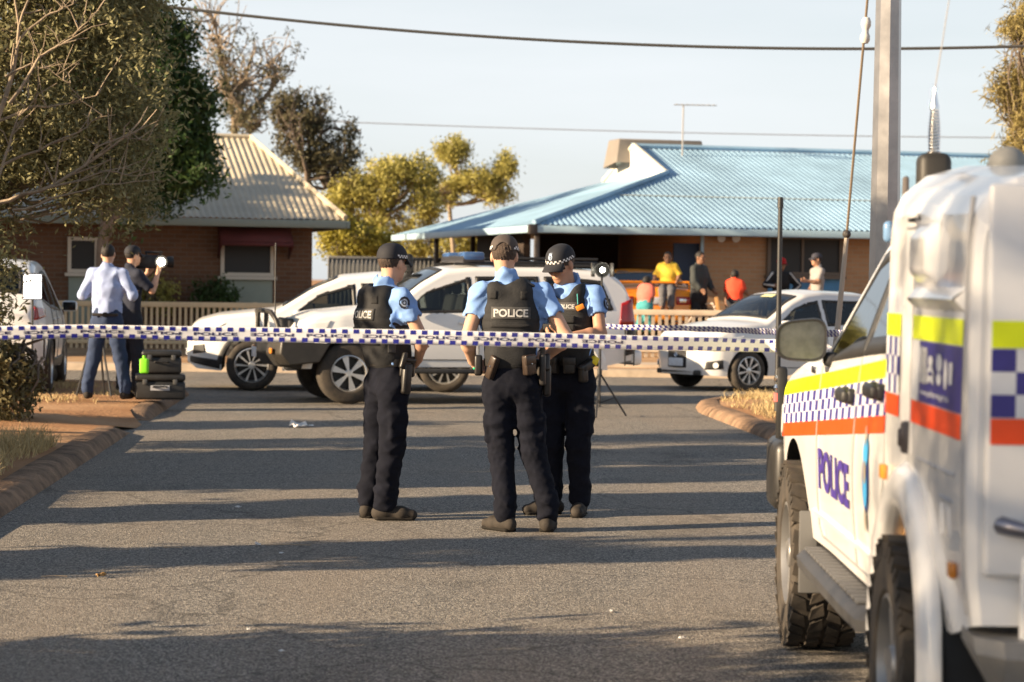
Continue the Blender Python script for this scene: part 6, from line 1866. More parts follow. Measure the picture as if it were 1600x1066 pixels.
def person(name, label, loc, J, outfit, res=0.009, rz=0.0, group=None, seed=1, hand_curl=0.9):
    """J: joints in local metres (person's own frame is the world frame at rz = 0)"""
    o = empty(name, loc, rz, label, 'person', group)
    sc = outfit.get('scale', 1.0)
    if sc != 1.0: o.scale = (sc, sc, sc)
    g = lambda k: _v(J[k])
    fc, fp, fh = vn(J['face_c']), vn(J['face_p']), vn(J['face_h'])
    rc, rp = vn(np.cross(fc, (0, 0, 1))), vn(np.cross(fp, (0, 0, 1)))
    fat = outfit.get('fat', 1.0)
    bulk = outfit.get('bulk', 1.0)
    ut = vn(g('neck') - g('pelvis'))
    # ---- continuous body
    b = SDF()
    hA, hq = sdf_head(b, J['head'], J['face_h'], outfit.get('jaw', 1.0))
    b.cone(g('neck') - ut * 0.03, g('head') - hA[2] * 0.05 - hA[1] * 0.018, 0.058, 0.052, 0.03)
    b.econe(g('chest') + ut * 0.08, g('chest') - ut * 0.1, (0.135, 0.085), (0.13, 0.085), rc, 0.05)
    b.econe(g('chest') - ut * 0.1, g('pelvis'), (0.12, 0.08), (0.13, 0.09), rp, 0.05)
    for s in 'LR':
        sh, el, wr, hp, kn, an, to = (g(s + k) for k in ('sh', 'el', 'wr', 'hip', 'kn', 'an', 'toe'))
        b.cone(g('neck') - ut * 0.05, sh, 0.05, 0.045, 0.05)
        b.cone(sh, el, 0.047 * bulk, 0.040 * bulk, 0.03)
        b.cone(el, el + (wr - el) * 0.3, 0.041 * bulk, 0.042 * bulk, 0.02)
        b.cone(el + (wr - el) * 0.3, wr, 0.042 * bulk, 0.027 * bulk, 0.02)
        d = vn(wr - el)
        hn = J.get(s + 'palm')
        if hn is None: hn = np.cross(d, (0, 0, 1)) * (1 if s == 'R' else -1)
        hd = J.get(s + 'hand')
        sdf_hand(b, wr, d if hd is None else hd, hn, -1 if s == 'R' else 1, hand_curl)
        b.cone(hp, kn, 0.07, 0.05, 0.04); b.cone(kn, an, 0.048, 0.035, 0.03); b.cone(an, an + (to - an) * 0.7, 0.03, 0.025, 0.02)
    sdf_obj('body', b, res, outfit['skin'], o)
    # ---- trousers
    t = SDF()
    baggy = outfit.get('baggy', 1.0)
    t.econe(g('pelvis') + ut * outfit.get('waist', 0.10), g('pelvis') - (0, 0, 0.04), (0.158 * fat, 0.108 * fat), (0.175 * fat, 0.125 * fat), rp, 0.05)
    for s in 'LR':
        hp, kn, an = g(s + 'hip'), g(s + 'kn'), g(s + 'an')
        t.econe(hp, hp + (kn - hp) * 0.5, (0.098 * baggy, 0.108 * baggy), (0.088 * baggy, 0.094 * baggy), rp, 0.035)
        t.econe(hp + (kn - hp) * 0.5, kn, (0.088 * baggy, 0.094 * baggy), (0.080 * baggy, 0.084 * baggy), rp, 0.03)
        t.econe(kn, an + (0, 0, 0.10), (0.080 * baggy, 0.084 * baggy), (0.070 * baggy, 0.076 * baggy), rp, 0.03)
        cuff = outfit.get('cuff', 0.02)
        t.econe(an + (0, 0, 0.10), an + (0, 0, cuff), (0.070 * baggy, 0.078 * baggy), (0.068 * baggy, 0.080 * baggy), rp, 0.02)
        if outfit.get('cargo'):
            sd = 1 if s == 'R' else -1
            m_ = hp + (kn - hp) * 0.62
            t.box(m_ + rp * sd * 0.080, (0.022, 0.12, 0.16), (rp, fp, (0, 0, 1)), 0.010, 0.035)
    fo = folds(seed, outfit.get('fold', 0.006) * 1.3, 30, (0.9, 0.9, 1.0))
    zk = (g('Lan')[2] + g('Ran')[2]) / 2
    fo2 = folds(seed + 3, 0.0042, 62, (0.8, 0.8, 1.1))
    zkn = (g('Lkn')[2] + g('Rkn')[2]) / 2
    wgt = lambda z: 0.35 + np.exp(-((z - zkn) / 0.12) ** 2) + np.exp(-((z - zk - 0.08) / 0.12) ** 2) + 0.8 * np.exp(-((z - g('pelvis')[2] + 0.12) / 0.1) ** 2)
    t.post = lambda q, f: fo(q, f) + (fo2(q, f) - f) * wgt(q[:, 2]) + 0.0022 * np.sin(q[:, 2] * 80 + 2.2 * np.sin(q[:, 0] * 30 + seed) + 3 * q[:, 1]) * np.exp(-((q[:, 2] - zk - 0.09) / 0.10) ** 2)
    if outfit.get('shorts'):
        zcut = min(g('Lkn')[2], g('Rkn')[2]) + 0.02
        p0 = t.post
        t.post = lambda q, f: np.maximum(p0(q, f), zcut - q[:, 2])
    sdf_obj('trousers', t, res, outfit['trousers'], o)
    # ---- shirt
    h = SDF()
    tw = outfit.get('torso', 1.0)
    h.econe(g('chest') + ut * 0.10, g('chest') - ut * 0.04, (0.165 * tw, 0.100 * fat), (0.172 * tw, 0.115 * fat), rc, 0.05)
    h.econe(g('chest') - ut * 0.04, g('pelvis') + ut * outfit.get('hem', 0.11), (0.170 * tw, 0.115 * fat), (0.158 * fat, 0.112 * fat), rp, 0.05)
    for s in 'LR':
        sh, el, wr = g(s + 'sh'), g(s + 'el'), g(s + 'wr')
        h.cone(g('neck') - ut * 0.035, sh, 0.060, 0.058, 0.05)
        L = outfit.get('sleeve', 0.68)
        a = sh + (el - sh) * min(L, 1.0)
        h.cone(sh, a, 0.061 * bulk, 0.064 * bulk, 0.045)
        if L > 1:
            h.cone(el, el + (wr - el) * (L - 1), 0.060 * bulk, 0.046 * bulk, 0.03)
        else:   # open cuff
            dd = vn(el - sh)
            h.cone(a + dd * 0.062, a + dd * 0.14, 0.064 * bulk, 0.064 * bulk, 0.004, 's')
    h.cone(g('neck') - ut * 0.02, g('neck') + ut * 0.042 - hA[1] * 0.012, 0.080, 0.070, 0.02)
    h.cone(g('neck') + ut * 0.060 + fc * 0.01, g('neck') + ut * 0.17 + fc * 0.02, 0.062, 0.085, 0.006, 's')
    h.post = folds(seed + 5, outfit.get('sfold', 0.005), 38, (1.0, 1.0, 0.8))
    sdf_obj('shirt', h, res, outfit['shirt'], o)
    # ---- shoes
    for s in 'LR':
        an, to = g(s + 'an'), g(s + 'toe')
        d = vn((to - an) * (1, 1, 0))
        z0 = 0.0
        w = SDF()
        hl_ = an * (1, 1, 0)
        w.econe(hl_ - d * 0.05 + (0, 0, 0.048), hl_ + d * 0.10 + (0, 0, 0.046), (0.042, 0.046), (0.046, 0.046), np.cross(d, (0, 0, 1)), 0.03)
        w.econe(hl_ + d * 0.10 + (0, 0, 0.042), hl_ + d * 0.175 + (0, 0, 0.036), (0.048, 0.042), (0.040, 0.034), np.cross(d, (0, 0, 1)), 0.03)
        w.cone(hl_ - d * 0.01 + (0, 0, 0.06), an + (0, 0, 0.05), 0.046, 0.048, 0.03)
        w.post = lambda q, f: np.maximum(f, 0.004 - q[:, 2])
        so_ = sdf_obj('shoe', w, res * 0.9, outfit['shoes'], o)
        if res < 0.012:
            z_ = SDF()
            z_.econe(hl_ - d * 0.05 + (0, 0, 0.012), hl_ + d * 0.175 + (0, 0, 0.012), (0.049, 0.02), (0.046, 0.02), np.cross(d, (0, 0, 1)), 0.01)
            z_.post = lambda q, f: np.maximum(np.maximum(f, 0.001 - q[:, 2]), q[:, 2] - 0.026)
            sdf_obj('sole', z_, 0.006, M('sole_rubber', (0.02, 0.018, 0.016), 0.9, spec=0.1), so_)
    # ---- hair, cap, eyes
    c = _v(J['head'])
    Rr, F, U = hA
    hr_ = SDF()
    hr_.ell(hq(0, -0.016, 0.032), (0.080, 0.097, 0.090), hA, 0.01)
    hl = outfit.get('hair_low', -0.05 if outfit.get('cap') is not None else -0.075)
    def hpost(q, f):
        e = q - c
        fu, ff, fr_ = e @ U, e @ F, np.abs(e @ Rr)
        keep = np.maximum(ff - (0.045 + 0.35 * (fu - 0.05)), hl - fu + 0.6 * (ff + 0.06) * (ff > -0.06))
        keep = np.minimum(keep, np.maximum(0.070 - fu, ff - 0.09))
        nz_ = 0.006 * np.sin(q @ np.array([190., 130., 160.])) * np.sin(q @ np.array([-120., 210., 90.]))
        return np.maximum(f + nz_ * 0.6, keep + nz_)
    hr_.post = hpost
    if outfit.get('hair') is not None: sdf_obj('hair', hr_, 0.007 if res < 0.012 else 0.012, outfit['hair'], o)
    if outfit.get('cap') is not None:
        cp = SDF()
        cp.ell(hq(0, -0.010, 0.040), (0.088, 0.105, 0.097), hA, 0.01, n=2.3)
        back = outfit.get('cap_gap', False)
        def cpost(q, f):
            e = q - c
            fu, ff, fr_ = e @ U, e @ F, e @ Rr
            r_ = np.maximum(f, 0.032 - fu - 0.10 * np.maximum(-ff - 0.02, 0))
            if back: r_ = np.maximum(r_, 0.043 - np.sqrt((fr_ / 1.0) ** 2 + (fu - 0.03) ** 2) - 0.3 * (ff > -0.02))
            return r_
        cp.post = cpost
        ch = 0.007 if res < 0.012 else 0.012
        cap = sdf_obj('cap', cp, ch, outfit['cap'], o)
        m = MB()
        rows = []
        for k in np.linspace(0, 1, 6):
            row = []
            for t_ in np.linspace(-1.15, 1.15, 15):
                rad = 0.098 + 0.075 * k * math.cos(t_ * 0.75) ** 0.8
                row.append(Vector(hq(math.sin(t_) * (0.086 + 0.004 * k), math.cos(t_) * 0.060 + 0.030 + 0.075 * k * math.cos(t_ * 0.9), 0.040 - 0.030 * k - 0.020 * abs(t_) ** 2 * (0.3 + 0.7 * k))))
            rows.append(row)
        m.grid(rows); m.build('peak', outfit['cap'], cap, 60, solid=0.006)
        m = MB(); m.ball(hq(0, -0.012, 0.129), 0.007, 8, 6); m.build('button', outfit['cap'], cap)
        if outfit.get('checks'):
            m = MB()
            N = 44
            for i in range(N):
                a0, a1 = 2 * math.pi * i / N, 2 * math.pi * (i + 1) / N
                if math.cos((a0 + a1) / 2) < (-0.80 if back else -0.45): continue
                for r in range(2):
                    z0, z1 = 0.036 + r * 0.0105, 0.036 + (r + 1) * 0.0105
                    def k(a, z):
                        dr = Rr * math.sin(a) + F * math.cos(a)
                        s0 = cp.p[0][0]
                        q_ = np.array(hq(0, -0.010, z)) + dr * 0.2
                        for _ in range(12): q_ = q_ - dr * float(s0(q_[None])[0]) * 0.9
                        return Vector(q_ + dr * 0.0015)
                    m.add([k(a0, z0), k(a1, z0), k(a1, z1), k(a0, z1)], [(0, 1, 2, 3)], (i + r) % 2)
            m.build('check_band', [MAT_CHK_W, MAT_CHK_K], cap, None, solid=0.001)
    for e in (1, -1):
        m = MB(); m.ball(hq(e * 0.032, 0.077, 0.004), 0.0115, 10, 8); m.build('eye', M('eye_dark', (0.05, 0.035, 0.03), 0.2), o)
    return o, dict(body=b, trousers=t, shirt=h, head=hq, axes=hA)

def project_patch(sdf, o, name, mat, c, d, u, w, h, depth=0.3, off=0.004, nx=14, nz=8, th=0.003):
    """thin panel laid on a surface: centre c outside, marching along d; u = writing direction"""
    d, u = vn(d), vn(u)
    v = np.cross(u, d); v = v if v[2] > 0 else -v
    pts = np.array([_v(c) + u * (w * (i / nx - 0.5)) + v * (h * (j / nz - 0.5)) for j in range(nz + 1) for i in range(nx + 1)])
    q = sdf.project(pts, d) - d * off
    m = MB(); m.grid([[tuple(q[j * (nx + 1) + i]) for i in range(nx + 1)] for j in range(nz + 1)])
    return m.build(name, mat, o, 60, solid=th)
def project_text(sdf, o, name, mat, s, c, d, u, h, w, off=0.0075, bold=0.03):
    d, u = vn(d), vn(u)
    v = np.cross(u, d); v = v if v[2] > 0 else -v
    tv, tf = text_geo(s, bold)
    sx = w / (tv[:, 0].max() - tv[:, 0].min())
    pts = np.array([_v(c) + u * a * sx + v * b * h for a, b in tv])
    q = sdf.project(pts, d) - d * off
    m = MB(); m.add([tuple(p) for p in q], tf)
    return m.build(name, mat, o, None, fixn=False)
def make_vest(o, J, outfit, seed, grow=0.024, res=0.008):
    g = lambda k: _v(J[k])
    fc = vn(J['face_c']); rc = vn(np.cross(fc, (0, 0, 1)))
    ut = vn(g('neck') - g('pelvis'))
    s = SDF()
    fat, tw = outfit.get('fat', 1), outfit.get('torso', 1)
    c = g('chest')
    s.econe(c + ut * 0.105, c - ut * 0.04, (0.150 * tw, 0.105 * fat + grow), (0.168 * tw, 0.120 * fat + grow), rc, 0.05, n=2.6)
    s.econe(c - ut * 0.04, g('pelvis') + ut * 0.165, (0.170 * tw, 0.120 * fat + grow), (0.163 * tw, 0.115 * fat + grow), rc, 0.05, n=2.6)
    for k in 'LR':
        sh = g(k + 'sh')
        i = g('neck') + (sh - g('neck')) * 0.45
        s.econe(i + fc * 0.07 - ut * 0.03, i - fc * 0.07 - ut * 0.03, (0.05, 0.052), (0.05, 0.052), rc, 0.05)
        s.ell(sh + rc * (0.03 if k == 'R' else -0.03) - ut * 0.015, (0.082, 0.17, 0.105), (rc, fc, ut), 0.02, 's')
    s.ell(g('neck') + ut * 0.03 + fc * 0.035, (0.092, 0.135, 0.125), (rc, fc, ut), 0.03, 's')
    fo = folds(seed, 0.004, 26)
    zs = [c[2] + k for k in (0.0, -0.05, -0.10)]
    def post(q, f):
        f = fo(q, f)
        for z in zs: f = f + 0.003 * np.exp(-((q[:, 2] - z) / 0.006) ** 2)
        return f
    s.post = post
    sdf_obj('vest', s, res, MAT_VEST, o)
    WEB = M('webbing', (0.012, 0.012, 0.013), 0.8, bump=(300, 0.4))
    bf = -fc
    for dz in (-0.075, -0.12, -0.165):
        project_patch(s, o, 'webbing', WEB, c + bf * 0.45 + ut * dz, fc, rc, 0.25, 0.022, off=0.004, th=0.004, nx=18, nz=2)
    for k in 'LR':
        sg = 1 if k == 'R' else -1
        project_patch(s, o, 'side_strap', WEB, c + rc * sg * 0.45 - ut * 0.13, -rc * sg, fc, 0.12, 0.05, off=0.004, th=0.005, nx=10, nz=3)
        project_patch(s, o, 'shoulder_strap', WEB, c + bf * 0.45 + ut * 0.115 + rc * sg * 0.098, fc, rc, 0.05, 0.05, off=0.003, th=0.005, nx=4, nz=4)
    return s
def make_belt(o, J, sd, z0=0.10, hgt=0.048):
    """duty belt: a band round the trousers' waist"""
    g = lambda k: _v(J[k])
    ut = vn(g('neck') - g('pelvis'))
    fp = vn(J['face_p']); rp = vn(np.cross(fp, (0, 0, 1)))
    c = g('pelvis') + ut * z0
    m = MB()
    rows = []
    N = 40
    dirs = [rp * math.cos(t) + fp * math.sin(t) for t in np.linspace(0, 2 * math.pi, N, endpoint=False)]
    start = np.array([c + d * 0.30 for d in dirs])
    hit = []
    for p, d in zip(start, dirs): hit.append(sd.project(np.array([p]), -d)[0])
    for off, dz in ((-0.01, -hgt / 2), (0.012, -hgt / 2), (0.014, 0), (0.012, hgt / 2), (-0.01, hgt / 2)):
        rows.append([tuple(h_ + d * off + ut * dz) for h_, d in zip(hit, dirs)])
    m.grid(rows, wrap=True)
    m.build('belt', MAT_BELT, o, 60)
    def at(ang, dz=0.0, off=0.03):
        """point on the belt at an angle (degrees from the right hip, +90 = front)"""
        t = math.radians(ang)
        d = rp * math.cos(t) + fp * math.sin(t)
        h_ = sd.project(np.array([c + d * 0.30]), -d)[0]
        p = Vector(h_ + d * off + ut * dz)
        w = Vector(d); up = Vector(ut)
        side = up.cross(w).normalized()
        up = w.cross(side)
        return p, Matrix((side, w, up)).transposed()
    return at
def pouch(o, at, ang, dz, size, mat, name='pouch', tilt=0.0, flap=True, off=0.035, stud=True):
    p, rot = at(ang, dz, off)
    rot = rot @ Matrix.Rotation(R(tilt), 3, 'Y')
    m = MB(); m.rbox(p, size, 0.012, rot, seg=3)
    if flap: m.rbox(p + rot @ Vector((0, size[1] * 0.3, size[2] * 0.25)), (size[0] * 1.06, size[1] * 0.5, size[2] * 0.55), 0.012, rot, seg=3)
    q = m.build(name, mat, o, 50)
    if stud:
        s = MB(); s.ball(p + rot @ Vector((0, size[1] * 0.56, size[2] * 0.06)), 0.006, 8, 6); s.build('stud', MAT_CHROME, q)
    return q
def holster(o, at, ang, dz, tilt=0.0, off=0.055):
    p, rot = at(ang, dz, off)
    rot = rot @ Matrix.Rotation(R(tilt), 3, 'Y')
    m = MB()
    m.rbox(p + rot @ Vector((0, 0, -0.05)), (0.065, 0.05, 0.20), 0.018, rot, seg=3)
    m.rbox(p + rot @ Vector((-0.035, 0.0, 0.065)), (0.035, 0.034, 0.11), 0.012, rot @ Matrix.Rotation(R(14), 3, 'Y'), seg=3)
    m.rbox(p + rot @ Vector((0.02, -0.01, 0.07)), (0.10, 0.03, 0.03), 0.01, rot)
    m.rbox(p + rot @ Vector((0.0, -0.02, 0.02)), (0.08, 0.03, 0.12), 0.012, rot)
    return m.build('holster', MAT_BELT, o, 50)
def badge_patch(o, sdf, c, d, u, r=0.036):
    b1 = MB()
    d, u = vn(d), vn(u)
    v = np.cross(u, d); v = v if v[2] > 0 else -v
    def ring(k, n=10, off=0.0):
        pts = np.array([_v(c) + u * math.cos(t) * r * k + v * math.sin(t) * r * 1.15 * k for t in np.linspace(0, 2 * math.pi, n, endpoint=False) + math.pi / n])
        return sdf.project(pts, d) - d * off
    q = ring(1.0, 10, 0.005); b1.add([tuple(p) for p in q], [tuple(range(len(q)))])
    q = ring(0.62, 14, 0.0065); b1.add([tuple(p) for p in q], [tuple(range(len(q)))], 1)
    q = ring(0.40, 8, 0.008); b1.add([tuple(p) for p in q], [tuple(range(len(q)))], 0)
    q = ring(0.22, 8, 0.0095); b1.add([tuple(p) for p in q], [tuple(range(len(q)))], 1)
    return b1.build('shoulder_patch', [M('patch_navy', (0.014, 0.018, 0.035), 0.8), M('patch_silver', (0.35, 0.42, 0.55), 0.7)], o, None, fixn=False)
def cap_badge(o, hq, a=(0, 1, 0)):
    b1 = MB()
    def pt(r, u, off): return Vector(hq(r, -0.010 + (0.1075 + off) * max(0.01, 1 - (abs(r) / 0.088) ** 2.3 - (abs(u - 0.04) / 0.097) ** 2.3) ** (1 / 2.3), u))
    for k, n, off, mi in ((1.0, 12, 0.001, 0), (0.62, 12, 0.0025, 1), (0.36, 10, 0.004, 0)):
        b1.add([pt(math.cos(t) * 0.017 * k, 0.083 + math.sin(t) * 0.019 * k, off) for t in np.linspace(0, 2 * math.pi, n, endpoint=False)], [tuple(range(n))], mi)
    for sx in (-1, 0, 1): b1.add([pt(sx * 0.009 - 0.004, 0.100, 0.0015), pt(sx * 0.009 + 0.004, 0.100, 0.0015), pt(sx * 0.009, 0.112, 0.0015)], [(0, 1, 2)], 0)
    return b1.build('cap_badge', [M('badge_silver', (0.36, 0.45, 0.60), 0.6), M('badge_navy', (0.02, 0.03, 0.06), 0.7)], o, None, fixn=False)
MAT_TXT = M('letter_white', (0.46, 0.455, 0.44), 0.65, var=(40, 0.12))
MAT_PATCH = M('patch_grey', (0.055, 0.054, 0.053), 0.75, var=(40, 0.15))
OFF = dict(skin=SKIN_A, shirt=MAT_SHIRT, trousers=MAT_TROUS, shoes=MAT_BOOT, hair=MAT_HAIR, cap=MAT_CAPN, checks=True, cargo=True, sleeve=0.44, sfold=0.013)

# ---- officer 1: back to the camera, hands at the belt
J = dict(head=(-0.130, 0.02, 1.715), neck=(-0.112, 0.0, 1.555), chest=(-0.085, 0.0, 1.36), pelvis=(-0.075, 0.0, 0.955),
         face_c=(0.05, 1, 0), face_p=(0.08, 1, 0), face_h=(0.08, 1, -0.12),
         Lsh=(-0.275, 0.0, 1.485), Rsh=(0.110, 0.0, 1.485), Lel=(-0.355, -0.05, 1.20), Rel=(0.265, -0.06, 1.215), Lwr=(-0.325, 0.12, 1.06), Rwr=(0.155, 0.13, 1.10),
         Lhand=(0.45, 0.75, -0.3), Rhand=(-0.6, 0.65, -0.2), Lpalm=(1, -0.2, 0.1), Rpalm=(-0.8, -0.5, 0.2),
         Lhip=(-0.160, 0.0, 0.89), Rhip=(0.015, 0.0, 0.89), Lkn=(-0.135, 0.03, 0.50), Rkn=(0.065, 0.02, 0.50), Lan=(-0.105, -0.02, 0.085), Ran=(0.160, 0.0, 0.085), Ltoe=(-0.23, 0.13, 0.03), Rtoe=(0.185, 0.22, 0.03))
of1 = dict(OFF); of1.update(cap=MAT_CAPG, cap_gap=True, bulk=1.06, fold=0.007)
loc = G(815, 830)
o1, S1 = person('police_officer', 'police officer in a faded cap seen from behind, POLICE across his back', loc, J, of1, 0.008, group='police officers talking on the road', seed=4)
v1 = make_vest(o1, J, of1, 31)
project_patch(v1, o1, 'name_patch', MAT_PATCH, (-0.085, -0.4, 1.365), (0, 1, 0), (1, 0, 0), 0.245, 0.075)
project_text(v1, o1, 'lettering', MAT_TXT, 'POLICE', (-0.085, -0.4, 1.365), (0, 1, 0), (1, 0, 0), 0.050, 0.215)
m = MB(); m.rbox((-0.165, -0.135, 1.19 + 0.02), (0.10, 0.012, 0.02), 0.005); m.rbox((0.0, -0.135, 1.21), (0.10, 0.012, 0.02), 0.005); m.build('vest_strap', MAT_VEST, o1)
at = make_belt(o1, J, S1['trousers'])
pouch(o1, at, 228, -0.03, (0.055, 0.045, 0.15), MAT_LEATHER, 'baton_pouch', tilt=28)
pouch(o1, at, 318, -0.01, (0.085, 0.05, 0.125), MAT_LEATHER, 'cuff_pouch', tilt=-4)
p, rot = at(345, -0.02, 0.05)
m = MB(); m.rbox(p + rot @ Vector((0, 0, -0.02)), (0.04, 0.04, 0.20), 0.014, rot, seg=3); m.cyl(p + rot @ Vector((0, 0, 0.06)), p + rot @ Vector((0, 0, 0.12)), 0.016, n=10); m.build('baton', MAT_BELT, o1, 50)
holster(o1, at, 5, -0.06)
p, rot = at(185, -0.02, 0.045)
m = MB(); m.rbox(p, (0.08, 0.05, 0.13), 0.015, rot, seg=3); q = m.build('radio', MAT_BELT, o1, 50)
m = MB(); m.ball(p + rot @ Vector((0.0, 0.028, -0.02)), 0.006, 8, 6); m.build('radio_lamp', M('green_led', (0.0, 0.4, 0.1), 0.3, emit=((0.05, 1.0, 0.3), 0.6)), q)
for s in (-1, 1):
    m = MB(); m.rbox((-0.085 + s * 0.115, -0.03, 1.545), (0.07, 0.11, 0.018), 0.008, Matrix.Rotation(R(s * 22), 3, 'Y')); m.build('epaulette', M('epaulette_navy', (0.02, 0.022, 0.03), 0.8), o1)

# ---- officer 2: on the left, turned away to the right
J = dict(head=(0.010, 0.03, 1.665), neck=(-0.030, 0.0, 1.50), chest=(-0.060, 0.0, 1.315), pelvis=(-0.015, 0.03, 0.925),
         face_c=(0.80, 0.60, 0), face_p=(0.85, 0.5, 0), face_h=(0.62, 0.78, -0.05),
         Lsh=(-0.155, 0.165, 1.445), Rsh=(0.085, -0.155, 1.445), Lel=(-0.06, 0.33, 1.19), Rel=(0.215, -0.135, 1.185), Lwr=(0.145, 0.24, 1.16), Rwr=(0.185, 0.04, 1.045),
         Lhand=(0.7, -0.4, 0.35), Rhand=(-0.2, 0.9, -0.2), Lpalm=(0.2, -0.9, -0.3), Rpalm=(-0.9, -0.1, 0.2),
         Lhip=(-0.065, 0.105, 0.86), Rhip=(0.030, -0.065, 0.86), Lkn=(-0.085, 0.13, 0.48), Rkn=(0.025, -0.06, 0.48), Lan=(-0.125, 0.12, 0.085), Ran=(-0.015, -0.04, 0.085), Ltoe=(-0.02, 0.30, 0.03), Rtoe=(0.21, -0.02, 0.03))
of2 = dict(OFF); of2.update(jaw=1.05, fold=0.008)
loc = G(606, 812)
o2, S2 = person('police_officer', 'police officer on the left with a navy checked cap, turned away in profile', loc, J, of2, 0.008, group='police officers talking on the road', seed=9)
v2 = make_vest(o2, J, of2, 32)
dv = (0.80, 0.60, 0)
bk = _v(J['chest']) - vn(dv) * 0.4 + (0, 0, 0.02)
project_patch(v2, o2, 'name_patch', MAT_PATCH, bk, dv, (0.60, -0.80, 0), 0.235, 0.075)
project_text(v2, o2, 'lettering', MAT_TXT, 'POLICE', bk, dv, (0.60, -0.80, 0), 0.050, 0.205)
badge_patch(o2, S2['shirt'], (0.115, -0.5, 1.415), (-0.05, 1, 0), (1, 0, 0))
at = make_belt(o2, J, S2['trousers'])
holster(o2, at, 10, -0.05, tilt=8)
pouch(o2, at, 55, -0.03, (0.08, 0.05, 0.13), MAT_BELT, 'pouch', stud=False)
pouch(o2, at, 100, -0.03, (0.07, 0.05, 0.12), MAT_BELT, 'pouch', stud=False)
project_patch(v2, o2, 'vest_label', MAT_PATCH, _v((0.02, -0.5, 1.13)), (0.0, 1, 0), (1, 0, 0), 0.05, 0.08)

# ---- officer 3: on the right, facing the camera and looking down
J = dict(head=(-0.060, -0.045, 1.675), neck=(-0.005, 0.0, 1.53), chest=(0.0, 0.0, 1.345), pelvis=(0.005, 0.03, 0.94),
         face_c=(-0.42, -0.9, 0), face_p=(-0.35, -0.93, 0), face_h=(-0.62, -0.72, -0.36),
         Rsh=(-0.175, 0.075, 1.47), Lsh=(0.170, -0.075, 1.475), Lel=(0.205, -0.15, 1.225), Rel=(-0.200, -0.02, 1.18), Lwr=(-0.030, -0.30, 1.20), Rwr=(-0.14, -0.26, 1.12),
         Lhand=(-0.9, -0.25, 0.0), Rhand=(0.5, -0.8, 0.1), Lpalm=(0.2, -0.3, 0.9), Rpalm=(0.1, 0.2, 0.9),
         Lhip=(0.085, 0.0, 0.87), Rhip=(-0.080, 0.06, 0.87), Lkn=(0.070, -0.02, 0.49), Rkn=(-0.105, 0.05, 0.49), Lan=(0.090, 0.03, 0.085), Ran=(-0.10, 0.10, 0.085), Ltoe=(0.06, -0.19, 0.03), Rtoe=(-0.31, 0.02, 0.03))
of3 = dict(OFF); of3.update(skin=SKIN_B, fold=0.008)
loc = G(885, 806)
o3, S3 = person('police_officer', 'police officer on the right facing the camera, looking down under a navy cap', loc, J, of3, 0.008, group='police officers talking on the road', seed=14)
v3 = make_vest(o3, J, of3, 33)
fv = vn((-0.42, -0.9, 0)); rv = vn((-0.9, 0.42, 0))
ce = _v(J['chest']) + fv * 0.45
project_patch(v3, o3, 'name_patch', MAT_PATCH, ce + (0, 0, 0.055) - rv * 0.02, -fv, -rv, 0.21, 0.055)
project_text(v3, o3, 'lettering', MAT_TXT, 'POLICE', ce + (0, 0, 0.055) - rv * 0.035, -fv, -rv, 0.028, 0.125)
m = MB()
q0 = v3.project(np.array([ce + (0, 0, 0.062) + rv * 0.065]), -fv)[0] + fv * 0.012
for dx, r in ((-0.014, 0.017), (0.014, 0.017), (0.0, 0.016)): m.ball(Vector(q0) + Vector(rv) * dx + Vector((0, 0, -0.012 if dx == 0 else 0.004)), (r, 0.006, r), 10, 8)
m.build('emblem', M('emblem_white', (0.72, 0.70, 0.70), 0.6), o3, 60)
for dz, w in ((-0.03, 0.22), (-0.085, 0.22)):
    project_patch(v3, o3, 'vest_pocket', MAT_VEST, ce + (0, 0, dz), -fv, -rv, w, 0.045, off=0.016, th=0.018)
q0 = Vector(v3.project(np.array([ce + (0, 0, 0.05) - rv * 0.135]), -fv)[0] + fv * 0.025)
m = MB(); m.rbox(q0, (0.055, 0.02, 0.035), 0.005, Matrix.Rotation(R(-25), 3, 'Y')); m.build('orange_tag', M('orange_tag', (0.75, 0.23, 0.02), 0.6), o3)
m = MB(); m.tube([q0 + Vector((-0.015, 0.0, 0.02)), q0 + Vector((-0.02, 0, 0.09))], 0.003, 6); m.build('pen', M('pen_teal', (0.1, 0.45, 0.42), 0.4), o3)
q0 = Vector(v3.project(np.array([ce + (0, 0, 0.135) + rv * 0.105]), -fv)[0] + fv * 0.025)
m = MB(); m.rbox(q0, (0.075, 0.05, 0.14), 0.018, Matrix.Rotation(R(8), 3, 'Y'), seg=3); rd_ = m.build('shoulder_radio', MAT_BELT, o3, 50)
m = MB(); m.ball(q0 + Vector((-0.005, -0.03, -0.045)), 0.008, 8, 6); m.build('radio_lamp', M('lamp_orange', (0.8, 0.2, 0.02), 0.4), rd_)
badge_patch(o3, S3['shirt'], (0.6, -0.33, 1.42), (-0.85, 0.5, 0), (0.5, 0.85, 0))
cap_badge(o3, S3['head'])
at = make_belt(o3, J, S3['trousers'])
p, rot = at(150, -0.03, 0.05)
m = MB(); m.rbox(p, (0.15, 0.05, 0.06), 0.015, rot @ Matrix.Rotation(R(-25), 3, 'Y'), seg=3); m.rbox(p + rot @ Vector((-0.04, 0, -0.05)), (0.06, 0.05, 0.12), 0.015, rot, seg=3); tz_ = m.build('taser_holster', MAT_BELT, o3, 50)
m = MB(); m.rbox(p + rot @ Vector((0.05, 0.012, 0.03)), (0.05, 0.04, 0.06), 0.012, rot @ Matrix.Rotation(R(30), 3, 'Y'), seg=2); m.build('taser_grip', M('taser_yellow', (0.80, 0.62, 0.02), 0.5), tz_, 50)
pouch(o3, at, 110, -0.03, (0.08, 0.05, 0.11), MAT_BELT, 'pouch', stud=False)
